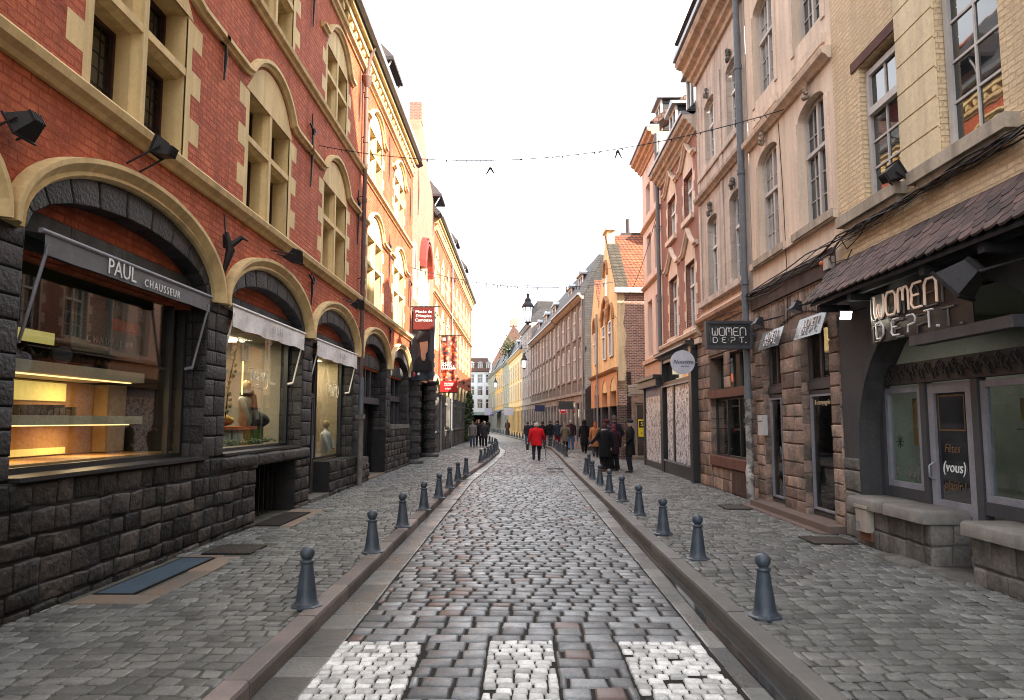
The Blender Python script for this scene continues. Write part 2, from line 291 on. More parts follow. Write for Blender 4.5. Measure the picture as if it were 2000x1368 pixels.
LETT = {'W': [[(0, 1), (0, .25), (.12, .02), (.36, .02), (.5, .22), (.5, .62)], [(.5, .22), (.64, .02), (.88, .02), (1, .25), (1, 1)]],
 'O': [[(.2, 0), (.8, 0), (1, .2), (1, .8), (.8, 1), (.2, 1), (0, .8), (0, .2), (.2, 0)]],
 'M': [[(0, 0), (0, .8), (.14, 1), (.38, 1), (.5, .82), (.5, .45)], [(.5, .82), (.62, 1), (.86, 1), (1, .8), (1, 0)]],
 'E': [[(.95, 1), (.25, 1), (.02, .8), (.12, .52), (.7, .52)], [(.12, .52), (.02, .2), (.25, 0), (.95, 0)]],
 'N': [[(0, 0), (0, .8), (.2, 1), (.8, 1), (1, .8), (1, 0)]],
 'D': [[(0, 0), (0, 1), (.65, 1), (1, .75), (1, .25), (.65, 0), (0, 0)]],
 'P': [[(0, 1), (.75, 1), (1, .8), (.95, .5), (.1, .42), (.02, 0)]], 'T': [[(0, 1), (1, 1)], [(.5, 1), (.5, 0)]], '.': [[(.0, 0), (.12, 0)]]}
def womendept(mb, P, a0, a1, b0, b1, r, top=True, low=True):   # P(a,b)->3D, a left to right
    w = a1 - a0; h = b1 - b0
    for i, ch in enumerate('WOMEN' if top else ''):
        x = a0 + w * (i * .205); 
        for st in LETT[ch]: mb.tube([P(x + p[0] * w * .165, b0 + h * .48 + p[1] * h * .52) for p in st], r, 6)
    for i, ch in enumerate('DEPT' if low else ''):
        x = a0 + w * (.02 + i * .26)
        for st in LETT[ch]: mb.tube([P(x + p[0] * w * .125, b0 + p[1] * h * .36) for p in st], r * .85, 6)
    if low: mb.tube([P(a0 + w * .97, b0), P(a0 + w * .99, b0)], r * 1.2, 6)
def arcpts(c, z, a, b, n=20, t0=0, t1=math.pi): return [(c - a * math.cos(t0 + (t1 - t0) * i / n), z + b * math.sin(t0 + (t1 - t0) * i / n)) for i in range(n + 1)]
def courses(u0, u1, z0, z1, hh=(.18, .26), ww=(.25, .5)):   # random stone courses inside a rectangle
    out = []; z = z0
    while z < z1 - .02:
        h = rnd.uniform(*hh); h = z1 - z if z + h * 1.5 > z1 else h; u = u0 - rnd.uniform(0, ww[0]) if u1 - u0 > 1.2 else u0
        while u < u1 - .01:
            w = rnd.uniform(*ww); w = u1 - u if u + w * 1.5 > u1 else w; a = max(u, u0)
            if u + w - a > .05: out.append((a, u + w, z, z + h))
            u += w
        z += h
    return out
COURSE = [(0, 0), (0, .05), (.05, .08), (.09, .15), (.17, .17), (.2, .15), (.22, 0)]      # string course, lower edge at 0
def course(mb, F, u0, u1, z, k=1.0, prof=COURSE): mb.sweep(F, [(u0, z), (u1, z)], [(a * k, d * k) for a, d in prof]); return mb
def casement(F, u0, u1, z0, z1, d, parent, fm=None, pm=None, zt=None, cols=2, rows=(2, 3), fw=.06, rise=0, name='window', mull=True, bar=.018):
    """timber window with mullion, transom and glazing bars; the pane is its sub-part"""
    fm = fm or WFR; pm = pm or PG; b = MB(); t = fw; mid = (u0 + u1) / 2; zt = zt or z0 + (z1 - z0) * .66
    top = z1 + rise
    b.fbox(F, u0, u0 + t, z0, z1, d, d + .07); b.fbox(F, u1 - t, u1, z0, z1, d, d + .07); b.fbox(F, u0 + t, u1 - t, z0, z0 + t, d, d + .068)
    if rise:
        A = arcpts(mid, z1, (u1 - u0) / 2, rise, 10); B = arcpts(mid, z1, (u1 - u0) / 2 - t, rise - t, 10)
        for i in range(10): b.hexa([F.P(*A[i], d), F.P(*A[i + 1], d), F.P(*B[i + 1], d), F.P(*B[i], d), F.P(*A[i], d + .067), F.P(*A[i + 1], d + .067), F.P(*B[i + 1], d + .067), F.P(*B[i], d + .067)])
    else: b.fbox(F, u0 + t, u1 - t, z1 - t, z1, d, d + .068)
    b.fbox(F, u0 + t, u1 - t, zt - t * .6, zt + t * .6, d, d + .1)
    leaves = [(u0 + t, u1 - t)]
    if mull: b.fbox(F, mid - t * .6, mid + t * .6, z0 + t, zt - t * .6, d, d + .08); b.fbox(F, mid - t * .6, mid + t * .6, zt + t * .6, top - t * .5, d, d + .08); leaves = [(u0 + t, mid - t * .6), (mid + t * .6, u1 - t)]
    for a, c in leaves:
        for i in range(1, cols): x = a + (c - a) * i / cols; b.fbox(F, x - bar / 2, x + bar / 2, z0 + t, zt - t * .6, d + .02, d + .045); b.fbox(F, x - bar / 2, x + bar / 2, zt + t * .6, top - t * (1 if not rise else 1.6), d + .02, d + .045)
        for lo, hi, n in ((z0 + t, zt - t * .6, rows[1]), (zt + t * .6, z1 - t * .3, rows[0])):
            for i in range(1, n): z = lo + (hi - lo) * i / n; b.fbox(F, a, c, z - bar / 2, z + bar / 2, d + .021, d + .044)
    w = b.build(name, fm, parent)
    g = MB(); g.prism(F, [(u0 + .01, z0 + .01)] + ([(u, z) for u, z in arcpts(mid, z1, (u1 - u0) / 2 - .01, rise, 10)] if rise else [(u0 + .01, z1 - .01), (u1 - .01, z1 - .01)]) + [(u1 - .01, z0 + .01)], d + .005, d + .025)
    g.build('pane', pm, w); return w
def downpipe(F, u, z0, z1, d, r, m, parent, joints=(), name='downpipe', shoe=None):
    b = MB(); b.tube([F.P(u, z0, d), F.P(u, z1, d)], r, 12)
    for z in joints: b.tube([F.P(u, z - .05, d), F.P(u, z + .05, d)], r * 1.25, 12); b.fbox(F, u - .015, u + .015, z + .1, z + .13, -.01, d)
    return b.build(name, m, parent)
def blob(mb, c, r, seed=0, sx=1, sy=1, sz=1, amp=.4, k=12, m=8, fq=3):
    b0 = len(mb.v); mb.sph(c, r, k, m, sx, sy, sz)
    for i in range(b0, len(mb.v)):
        v = Vector(mb.v[i]); q = mnoise.noise((v - Vector(c)) * fq / r * .5 + Vector((seed * 7.1, seed, 0))); w = Vector(c) + (v - Vector(c)) * (1 + amp * q); mb.v[i] = tuple(w)
    return mb
def frame(b, F, u0, u1, z0, z1, d, t=.06, dp=.06):
    b.fbox(F, u0, u0 + t, z0, z1, d, d + dp); b.fbox(F, u1 - t, u1, z0, z1, d, d + dp); b.fbox(F, u0 + t, u1 - t, z0, z0 + t, d, d + dp - .002); b.fbox(F, u0 + t, u1 - t, z1 - t, z1, d, d + dp - .002); return b
# ------------------------------------------------------------------ ground
def lerp(t, y):
    for (a, p), (b, q) in zip(t, t[1:]):
        if y <= b: return p + (q - p) * (y - a) / (b - a)
    return t[-1][1]
KLT = [(-30, -1.83), (22, -1.80), (30, -1.48), (40, -1.22), (44, -1.26), (51, -1.8), (56, -2.4), (110, -8.4), (160, -14)]
KRT = [(-30, 1.84), (30, 1.86), (36, 1.93), (46, 1.9), (52, 1.45), (61, .6), (110, -4.7), (160, -10.2)]
kL = lambda y: lerp(KLT, y); kR = lambda y: lerp(KRT, y)
g = MB(); g.add([(-300, -100, -.06), (300, -100, -.06), (300, 900, -.06), (-300, 900, -.06)], [(0, 1, 2, 3)]); g.build('ground', mat('far_ground', (.12, .115, .105), rough=.9), kind='structure')
YS = [-30 + i * 2 for i in range(96)]
b = MB()
for y, y2 in zip(YS, YS[1:]): b.quad((kL(y), y, -.015), (kR(y), y, -.015), (kR(y2), y2, -.015), (kL(y2), y2, -.015))
b.build('road_bed', JOINT, kind='structure')
FARSET = mat('far_setts', (.19, .182, .17), (.14, .135, .125), .5, 3, .3, 20, tone=.3)
EDG = .33
eL = lambda y: kL(y) + EDG; eR = lambda y: kR(y) - EDG
def inwhite(x, y): return y < 6.22 and y > 4.4 and any(a < x < c for a, c in ((-1.5, -.8), (-.27, .27), (.81, 1.5)))
rows = []; y = 3.9
near = []; red = []
big = {6.22: .2}
while y < 62:
    h = .162 + rnd.uniform(-.012, .012)
    if y < 7.1: h = .2
    for m_ in (4.4, 6.22):
        if y < m_ - .01 and y + h > m_ - .08: h = m_ - y
    x = eL(y) - rnd.uniform(0, .2); X1 = eR(y)
    while x < X1 - .03:
        w = rnd.uniform(.19, .25) if y > 7.1 else rnd.uniform(.22, .3)
        if x + w > X1 - .07: w = X1 - x
        a = max(x, eL(y)); segs = [(a, x + w)]
        if 4.4 < y + h / 2 < 6.22:
            for p, q in ((-1.5, -.8), (-.27, .27), (.81, 1.5)): segs = [t_ for (m_, n_) in segs for t_ in ((m_, min(n_, p)), (max(m_, q), n_)) if t_[1] - t_[0] > .03]
        for a, e_ in segs:
            if e_ - a > .06 or len(segs) > 1 or e_ < x + w: (red if rnd.random() < .03 + .09 * (x < -.7) else near).append((a + .009, e_ - .009, y + .006, y + h - .006))
        x += w
    y += h
P0 = lambda a, b_, h: (a, b_, h)
b = MB().stones(near, P0, bev=.014, h=.004, g=.026, jit=.006, tilt=.0035, fine=lambda a, b_: b_ < 24); b.build('road', ROADM, kind='structure')
b = MB().stones(red, P0, bev=.014, h=.004, g=.026, jit=.006, tilt=.0035, fine=lambda a, b_: b_ < 24); b.build('road_reddish_setts', REDSET, kind='structure')
b = MB()
for a, c in ((-1.5, -.8), (-.27, .27), (.81, 1.5)):
    y = 4.4
    while y < 6.16:
        h = rnd.uniform(.085, .105); x = a - rnd.uniform(0, .05)
        while x < c - .04:
            w = rnd.uniform(.1, .14); x0 = max(x, a); x1 = min(x + w, c)
            if x1 - x0 > .04 and rnd.random() > .03: b.stones([(x0 + .005, x1 - .005, y + .004, y + h - .004)], P0, .009, .006, .02, .004, .002)
            x += w
        y += h
b.build('road_white_marking_setts', WSET, kind='structure')
b = MB(); y = 62
while y < 158: b.quad((kL(y), y, .001), (kR(y), y, .001), (kR(y + 1), y + 1, .001), (kL(y + 1), y + 1, .001), tone=rnd.random()); y += 1
b.build('road_far_stretch', FARSET, kind='structure')
# gutters
b = MB(); wb = MB()
for side in (-1, 1):
    y = 3.6
    while y < 60:
        w = rnd.uniform(.35, .8); k = kL if side < 0 else kR
        if side < 0: b.stones([(kL(y) + .0, kL(y) + EDG - .012, y, y + w)], P0, .012, -.004, .01, .002, .003)
        else: b.stones([(kR(y) - EDG + .012, kR(y), y, y + w)], P0, .012, -.006, .01, .002, .003)
        y += w
b.build('road_gutter', GUT, kind='structure')
wb.add([(1.70, 4, .004), (1.835, 4, .004), (1.84, 15, .004), (1.78, 15, .004), (1.74, 12, .004), (1.73, 9, .004), (1.68, 6.5, .004)], [(0, 1, 2, 3, 4, 5, 6)]); wb.build('gutter_water', WATER, kind='structure')
# kerbs: real stones
for side, nm, m in ((-1, 'kerb_pinkish', KERB), (1, 'kerb_grey', KERBG)):
    b = MB(); y = 2.4
    while y < 110:
        w = rnd.uniform(1.0, 1.6) if y < 40 else 2; k = kL if side < 0 else kR; o = side * .17; T = rnd.random(); e = .006
        for (y0, y1) in ((y + e, y + w - e),):
            x0, x1 = k(y0), k(y1); c = .022; dz = rnd.uniform(-.004, .004)
            pr = lambda x: [(x, -.05), (x, .115 - c + dz), (x + side * c * .4, .128 - c * .35 + dz), (x + side * c, .128 + dz), (x + o, .126 + dz), (x + o, -.05)]
            A = [(p, y0, z) for p, z in pr(x0)] + [(p, y1, z) for p, z in pr(x1)]
            b.add(A, [(i, i + 1, i + 7, i + 6) for i in range(5)] + [(0, 1, 2, 3, 4, 5), (6, 7, 8, 9, 10, 11)], tone=T)
        y += w
    b.build(nm, m, kind='structure')
# pavements
def pavement(name, xa, xb, y0, y1, skip, cell=(.18, .155)):
    b = MB(); y = y0; rects = []
    while y < y1:
        f = 1 if y < 30 else 1.6; h = rnd.uniform(cell[1] * .9, cell[1] * 1.12) * f; x = xa(y) - rnd.uniform(0, .15); X1 = xb(y)
        while x < X1:
            w = rnd.uniform(cell[0] * .8, cell[0] * 1.15) * f; a = max(x, xa(y)); c = min(x + w, X1); mx_, my = (a + c) / 2, y + h / 2
            if c - a > .05 and not any(s_[0] < mx_ < s_[1] and s_[2] < my < s_[3] for s_ in skip): rects.append((a + .008, c - .008, y + .008, y + h - .008))
            x += w
        y += h
    def P(a, b_, h): return (a, b_ + .035 * math.sin(a * 2.1 + b_ * .15), .12 + h + .006 * math.sin(b_ * 1.3 + a))
    b.stones(rects, P, .013, .003, .011, .013, .004, fine=lambda a, b_: b_ < 24); b.build(name, PAVM, kind='structure')
SKL = [(-9, -3.55, 6.95, 9.35), (-4.2, -3.5, 9.3, 10.3), (-4.7, -3.75, 11.9, 14.2)]
pavement('pavement_near_left_shops', lambda y: -4.55, lambda y: kL(y) - .17, 3.4, 62, SKL)
pavement('pavement_near_right_shops', lambda y: kR(y) + .17, lambda y: min(5.6, 3.73 - .098 * (y - 41.5) + .1) if y > 41 else 5.3, 3.4, 64, [(4.1, 4.75, 10.3, 10.95), (4.0, 4.6, 14.25, 15.0)])
b = MB()
for y, y2 in zip(YS, YS[1:]):
    b.quad((-14, y, .108), (kL(y) - .1, y, .108), (kL(y2) - .1, y2, .108), (-14, y2, .108)); b.quad((kR(y) + .1, y, .108), (14, y, .108), (14, y2, .108), (kR(y2) + .1, y2, .108))
b.build('pavement_bed', PJOINT, kind='structure')
b = MB()
for y in range(62, 156):
    b.quad((kL(y) - 8, y, .12), (kL(y) - .2, y, .12), (kL(y + 1) - .2, y + 1, .12), (kL(y + 1) - 8, y + 1, .12), tone=rnd.random()); b.quad((kR(y) + .2, y, .12), (kR(y) + 3, y, .12), (kR(y + 1) + 3, y + 1, .12), (kR(y + 1) + .2, y + 1, .12), tone=rnd.random())
b.build('pavement_far_stretch', FARSET, kind='structure')
b = MB().stones([(-4.3, -3.56, 6.95, 7.3), (-3.8, -3.56, 7.3, 8.4), (-3.84, -3.56, 8.4, 9.3), (-4.3, -3.8, 9.22, 9.36)], lambda a, b_, h: (a, b_, .12 + h), .01, .004, .01, .004, .003)
b.stones([(-4.45, -3.76, 13.75, 14.2), (-3.95, -3.76, 11.9, 13.75)], lambda a, b_, h: (a, b_, .12 + h), .01, .004, .01, .004, .003); b.build('pavement_flagstones', FLAG, kind='structure')
def cover(name, x0, x1, y0, y1, label, m, ribs=True, fr=True):
    t = thing(name, label, 'metal cover', ((x0 + x1) / 2, (y0 + y1) / 2, .12)); a = MB().box(x0 + .02, x1 - .02, y0 + .02, y1 - .02, .1, .126); 
    if ribs:
        n = 14
        for i in range(n): x = x0 + .05 + (x1 - x0 - .1) * i / (n - 1); a.box(x - .008, x + .008, y0 + .04, y1 - .04, .126, .132)
    a.build('cover_plate', m, t); f = MB()
    for q in ((x0, x1, y0, y0 + .02), (x0, x1, y1 - .02, y1), (x0, x0 + .02, y0 + .02, y1 - .02), (x1 - .02, x1, y0 + .02, y1 - .02)): f.box(*q, .1, .13)
    f.build('cover_rim', IRON, t); return t
RIB = mat('rusty_ribbed_iron', (.075, .055, .045), (.05, .045, .042), .6, 6, .4, 60, metal=.3)
cover('manhole_cover', -4.15, -3.52, 9.48, 10.12, 'ribbed square iron cover beside the dark stone base of the shoe shop', RIB)
cover('cellar_hatch', -4.27, -3.86, 7.3, 9.2, 'long steel blue cellar hatch plate along the shoe shop wall', mat('blue_steel_plate', (.085, .125, .17), (.07, .095, .12), .45, 3, .25, 40, metal=.35), False)
cover('cellar_cover', -4.42, -3.97, 12.0, 13.7, 'dark wet plate in front of the black cellar opening', mat('wet_dark_plate', (.05, .042, .035), (.035, .03, .028), .35, 3, .3, 30), False)
cover('manhole_cover', 4.12, 4.73, 10.32, 10.93, 'dark square pavement cover in front of the low stone bench of the charcoal shop', RIB, False)
cover('manhole_cover', 4.02, 4.58, 14.28, 14.98, 'dark square pavement cover near the foot of the right downpipe', RIB, False)
cover('drain_grate', 4.7, 5.0, 11.15, 11.8, 'small dark grate beside the stone step of the glazed door', RIB)
cover('road_plate', .95, 1.55, 25.9, 26.25, 'small dark metal plate in the road surface behind the red coat man', RIB, False)

# bollards
def make_bollard():
    t = thing('bollard', 'x', 'bollard')
    prof = [(.0, .0), (.135, .0), (.135, .018), (.125, .03), (.105, .04), (.098, .055)]
    MB().lathe([(1e-4, 0), (.15, 0), (.15, .016), (.118, .03)], k=8, smooth=False, rot=math.pi / 8).build('base', BOLL, t)
    MB().lathe([(.118, .03), (.1, .05), (.093, .1), (.055, .385), (.055, .4), (.068, .405), (.068, .42), (.05, .425), (.045, .435), (1e-4, .436)], k=20).build('post', BOLL, t)
    MB().sph((0, 0, .487), .067, 20, 12).build('ball', BOLL, t); return t
BT = make_bollard(); remember(BT)
BL = [(-2.0, 6.86), (-1.95, 9.6), (-1.92, 11.85), (-1.87, 14.04), (-1.83, 16.2), (-1.82, 18.5), (-1.78, 20.6), (-1.74, 23.0), (-1.63, 29.6), (-1.54, 31.2), (-1.48, 32.9), (-1.43, 34.7), (-1.38, 36.8), (-1.36, 39.2), (-1.36, 42), (-1.55, 46), (-1.75, 48.6), (-2.0, 51), (-2.3, 53.4)]
BR = [(2.16, 6.56), (2.21, 9.19), (2.17, 11.16), (2.17, 13.41), (2.17, 15.58), (2.13, 17.54), (2.12, 19.45), (2.11, 21.46), (2.1, 23.3), (2.42, 25.6), (2.12, 34.1), (2.13, 36.6), (2.12, 38.9), (2.1, 41), (2.12, 43), (2.1, 45.2), (1.95, 47.5), (1.7, 50), (1.5, 52.3), (1.3, 54.6), (1.1, 57), (.88, 59.3)]
y = 62
while y < 112: BR.append((kR(y) + .25, y)); y += 2.6
ORD = ['nearest', 'second nearest', 'third', 'fourth', 'fifth', 'sixth', 'seventh', 'eighth', 'ninth', 'tenth']
first = True
for side, lst in (('left', BL), ('right', BR)):
    for i, (x, y) in enumerate(lst):
        o = BT if first else copy_tree(BT); first = False; o.location = (x, y, .12); o.rotation_euler = (rnd.uniform(-.02, .02), rnd.uniform(-.025, .025), rnd.uniform(0, 6)); o['group'] = 'ball topped bollards along the kerbs'
        far = y > 57
        if i < 10: o['label'] = f'blue grey ball topped bollard, {ORD[i]} from the viewer on the {side} kerb'
        elif far: o['label'] = 'tiny far bollard in the row where the right kerb bends left'
        elif side == 'left': o['label'] = 'small blue grey bollard in the far left row where the kerb bends'
        else: o['label'] = 'small grey bollard in the far right row beside the walking crowd'
        if i >= 10:
            o['group'] = ('far bend bollards of the right kerb' if far else f'small far bollards on the {side} kerb')

# ------------------------------------------------------------------ left: long brick town building (arcade shops below, cross windows above)
LX = -4.45; F = Fr(LX, 0, 0, 1, 1, 0)
HB = thing('brick_building', 'long red painted brick building with cream stone windows and black arches on the left', 'building', (LX, 20, 0))
CB = [-.75, 3.7, 8.15, 12.65, 17.1, 21.75, 26.35]; HW = 1.9; SPR = 3.58; WC = [-.8, 3.7, 8.07, 12.3, 16.78, 21.45, 25.8]; Y0, Y1, Y2 = -3, 28.65, 64
holes = [(c - 2.0, c + 2.0, SPR, SPR, .86) for c in CB]
F2 = [-.8, 3.7, 8.0, 12.4, 16.7, 21.35, 25.6]
wh = [(c - 1.02, c + 1.02, 5.24, 7.25) for c in WC]; wh2 = [(c - .92, c + .92, 8.95, 10.52) for c in F2]
b = MB().wall(F, Y0, Y1, SPR, 12.35, holes + wh + wh2, rv=.0)
b.build('brick_wall', RED, HB)
# ground storey stone: piers
b = MB(); sb = MB(); edges = [Y0] + [x for c in CB for x in (c - HW, c + HW)] + [Y1]
PW = lambda a, z, h: F.P(a, z, h)
for i in range(0, len(edges), 2):
    u0, u1 = edges[i], edges[i + 1]
    b.fbox(F, u0 + .001, u1 - .001, .0, SPR, -.45, -.015); b.build('pier_core', DARKB, HB); b = MB(); sb = MB()
    if u1 > 4: sb.stones([(a + .006, c + -.006, z + .006, e - .006) for a, c, z, e in courses(u0, u1, 1.32, SPR, (.2, .3), (.26, .5))], PW, .012, .01, .015, .005, .005); sb.build('pier_stonework', DARK, HB)
for i in range(2, len(edges), 2):
    for u, sg in ((edges[i], -1), (edges[i + 1], 1)):
        if u < 4: continue
        b = MB(); b.stones([(a, c, z + .005, e - .005) for a, c, z, e in courses(-.44, 0, .9 if 14 < u < 28 else 1.32, SPR, (.2, .3), (.2, .3))], lambda a, z, h, u=u, sg=sg: F.P(u + sg * h, z, a), .012, .006, .012, .004, .004); b.build('reveal_stonework', DARK, HB)
# plinth with the cellar opening
b = MB(); sb = MB(); D0 = .055
def plinth(u0, u1, z0, z1, st=True, hh=(.17, .26), ww=(.22, .5)):
    b = MB(); sb = MB(); b.fbox(F, u0, u1, z0, z1, -.4, D0 - .012)
    if u1 > 4: sb.stones([(a + .008, c - .008, z + .008, e - .008) for a, c, z, e in courses(u0, u1, z0, z1, hh, ww)], lambda a, z, h: F.P(a, z, D0 + h), .018, .012, .028, .014, .012); sb.build('base_stonework', BASEST, HB)
    b.build('base_core', DARKB, HB)
plinth(Y0, 6.0, 0, 1.3); plinth(6.0, 12.0, .0, 1.3); plinth(14.1, 14.98, 0, 1.08); 
sb.stones([(10.6, 11.95, 1.1, 1.3), (11.98, 13.2, 1.09, 1.3), (13.22, 14.95, 1.09, 1.3)], lambda a, z, h: F.P(a, z, D0 + h), .03, .045, .05, .008, .006); b.fbox(F, 12, 14.98, 1.09, 1.29, -.4, D0); b.build('sill_core', DARKB, HB); sb.build('sill_stones', BASEST, HB)
plinth(16.62, 19.35, 0, .9, hh=(.2, .26), ww=(.35, .6)); plinth(19.36, 20.95, 0, .62); plinth(23.4, 28.6, 0, 1.55)
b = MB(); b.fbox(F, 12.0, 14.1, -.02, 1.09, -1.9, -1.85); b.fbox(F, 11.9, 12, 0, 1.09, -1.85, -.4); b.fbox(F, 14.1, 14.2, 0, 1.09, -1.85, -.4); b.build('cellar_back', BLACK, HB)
b = MB()
for i in range(9): u = 12.12 + i * .235; b.fbox(F, u - .012, u + .012, .14, 1.08, -.3, -.27)
b.build('cellar_bars', IRON, HB)
# arch rings, mouldings, tympana
for i, c in enumerate(CB):
    r = MB(); N_ = 11
    for k in range(N_):
        t0, t1 = math.pi * (k + .02) / N_, math.pi * (k + .98) / N_; T = rnd.random()
        def PR(a, q, h, t0=t0, t1=t1): t = t0 + (t1 - t0) * a; A = 1.88 + .14 * q; B_ = .55 + .33 * q; return F.P(c - A * math.cos(t), SPR + B_ * math.sin(t), h)
        r.stones([(0, 1, 0, 1)], PR, .04, .0, .012, .004, .003, (T, T))
        r.quad(PR(0, 0, 0), PR(1, 0, 0), PR(1, 0, -.42), PR(0, 0, -.42), tone=T)
    for k in range(24):
        ta, tb = math.pi * k / 24, math.pi * (k + 1) / 24; e2_ = lambda t, A, B_, h: F.P(c - A * math.cos(t), SPR + B_ * math.sin(t), h)
        r.quad(e2_(ta, 1.885, .555, -.02), e2_(tb, 1.885, .555, -.02), e2_(tb, 2.02, .88, -.02), e2_(ta, 2.02, .88, -.02), tone=.1); r.quad(e2_(ta, 1.885, .555, -.02), e2_(tb, 1.885, .555, -.02), e2_(tb, 1.885, .555, -.4), e2_(ta, 1.885, .555, -.4), tone=.1)
    r.build('arch_ring', DARK, HB)
    m = MB(); pr = [(0, -.01), (0, .05), (.03, .09), (.07, .07), (.1, .1), (.15, .15), (.2, .15), (.21, 0)]
    m.sweep(F, [(c - 2.0, SPR - .04)] + arcpts(c, SPR, 2.0, .86, 28)[1:-1] + [(c + 2.0, SPR - .04)], pr, smooth=False); m.build('arch_moulding', CREAM, HB)
    t = MB(); t.prism(F, arcpts(c, SPR, 1.9, .56, 20) + [(c + 1.9, 3.4), (c - 1.9, 3.4)], -.4, -.24); t.build('tympanum', RED, HB)
    l_ = MB(); l_.fbox(F, c - 1.9, c + 1.9, 3.46, 3.84, -.5, -.2)
    if i > 1: l_.stones([(c - 1.9 + k * .95, c - .96 + k * .95, 3.5, 3.83) for k in range(4)], lambda a, z, h: F.P(a, z, -.2 + h), .015, .006, .01, .004, .002); 
    l_.build('stone_lintel', mat('grey_black_lintel', (.085, .082, .08), (.05, .048, .048), .8, 3, .5, 20, streak=.3), HB)
# string courses, drip moulds, cornice
course(MB(), F, Y0, Y1 - .05, 5.0).build('string_course', CREAM, HB); course(MB(), F, Y0, Y1 - .3, 8.72, .85).build('string_course', CREAM, HB)
DRIP = [(0, 0), (.0, .05), (.04, .07), (.06, .12), (.12, .12), (.13, 0)]
for k, c in enumerate(WC):
    b = MB(); nx_ = (WC[k + 1] if k + 1 < len(WC) else 29.6) - c; 
    arc = [(c + 1.18 * math.sin(a), 7.02 + 1.0 * math.cos(a)) for a in [(-62 + 124 * i / 14) * math.pi / 180 for i in range(15)]]
    b.sweep(F, [(c - nx_ / 2 if k else Y0, 7.43), (c - 1.3, 7.43), (c - 1.12, 7.47)] + arc + [(c + 1.12, 7.47), (c + 1.3, 7.43), (min(c + nx_ / 2, Y1), 7.43)], DRIP)
    b.build('drip_moulding', CREAM, HB)
for k, c in enumerate(F2):
    b = MB(); arc = [(c + 1.05 * math.sin(a), 10.35 + .85 * math.cos(a)) for a in [(-65 + 130 * i / 14) * math.pi / 180 for i in range(15)]]
    b.sweep(F, [(c - 1.5, 10.62), (c - 1.1, 10.62)] + arc + [(c + 1.1, 10.62), (c + 1.5, 10.62)], DRIP); b.build('drip_moulding', CREAM, HB)
def quoins(b, F, uL, uR, z0, z1, bh=.33, s=.14, w=.42, d=.004):
    z = z0; i = 0
    while z < z1 - .05:
        k = w if i % 2 else s; e = min(z + bh, z1); b.fbox(F, uL - k, uL, z, e, -.02, d); b.fbox(F, uR, uR + k, z, e, -.02, d); z += bh; i += 1
def cross_window(F, c, hw, z0, z1, zt, parent, lead, dep=.36, st=None, pn=None, quo=True, panel=None, mw=.1):
    st = st or CREAM; b = MB()
    for a, q in ((c - hw, c - hw - .0), (c + hw, c + hw)): b.quad(F.P(a, z0, 0), F.P(a, z1, 0), F.P(a, z1, -dep), F.P(a, z0, -dep))
    b.quad(F.P(c - hw, z1, 0), F.P(c + hw, z1, 0), F.P(c + hw, z1, -dep), F.P(c - hw, z1, -dep)); b.quad(F.P(c - hw, z0, 0.02), F.P(c + hw, z0, .02), F.P(c + hw, z0 + .05, -dep), F.P(c - hw, z0 + .05, -dep))
    mul = [(mw * .5, 0), (mw * .5, -.04), (mw * 1.0, -.12), (mw * 1.0, -dep + .03)]
    vs = [(c - a, d) for a, d in mul] + [(c + a, d) for a, d in mul[::-1]]; n = len(vs)
    b.add([F.P(u, z0, d) for u, d in vs] + [F.P(u, z1, d) for u, d in vs], [(i, (i + 1) % n, n + (i + 1) % n, n + i) for i in range(n)])
    tr = [(.05, -.005), (.05, -.04), (.1, -.12), (.1, -dep + .04)]; vt = [(zt - a, d) for a, d in tr] + [(zt + a, d) for a, d in tr[::-1]]
    for a, e in ((c - hw, c - mw * .5), (c + mw * .5, c + hw)): b.add([F.P(a, z, d) for z, d in vt] + [F.P(e, z, d) for z, d in vt], [(i, (i + 1) % n, n + (i + 1) % n, n + i) for i in range(n)])
    if quo: quoins(b, F, c - hw, c + hw, z0, z1)
    if panel: b.prism(F, panel, -.02, .005)
    w = b.build('window', st, parent)
    f = MB(); L_ = MB(); gl = MB()
    for a, e in ((c - hw, c - mw), (c + mw, c + hw)):
        for lo, hi in ((z0 + .02, zt - .1), (zt + .1, z1)):
            t = .05
            f.fbox(F, a, a + t, lo, hi, -dep, -dep + .06); f.fbox(F, e - t, e, lo, hi, -dep, -dep + .06); f.fbox(F, a + t, e - t, lo, lo + t, -dep, -dep + .058); f.fbox(F, a + t, e - t, hi - t, hi, -dep, -dep + .058)
            gl.fbox(F, a + .02, e - .02, lo + .02, hi - .02, -dep - .01, -dep + .01)
            if lead:
                n = 5; 
                for i in range(1, n): x = a + t + (e - a - 2 * t) * i / n; L_.fbox(F, x - .005, x + .005, lo + t, hi - t, -dep + .01, -dep + .018)
                n = max(3, round((hi - lo) / .2))
                for i in range(1, n): z = lo + (hi - lo) * i / n; L_.fbox(F, a + t, e - t, z - .005, z + .005, -dep + .0105, -dep + .0185)
    fo = f.build('casement', DBR, w); gl.build('pane', pn or PL, w)
    if lead: L_.build('leading', IRON, w)
    return w
for k, c in enumerate(WC): cross_window(F, c, 1.02, 5.24, 7.25, 6.46, HB, k in (2, 3, 4), panel=[(c - 1.16, 7.25)] + [(c + 1.1 * math.sin(a), 7.02 + .96 * math.cos(a)) for a in [(-60 + 120 * i / 12) * math.pi / 180 for i in range(13)]] + [(c + 1.16, 7.25)])
for k, c in enumerate(F2): cross_window(F, c, .92, 8.95, 10.52, 9.9, HB, False, panel=[(c - .99, 10.52)] + [(c + .98 * math.sin(a), 10.35 + .82 * math.cos(a)) for a in [(-60 + 120 * i / 12) * math.pi / 180 for i in range(13)]] + [(c + .99, 10.52)])
b = MB()   # corbel table and cornice
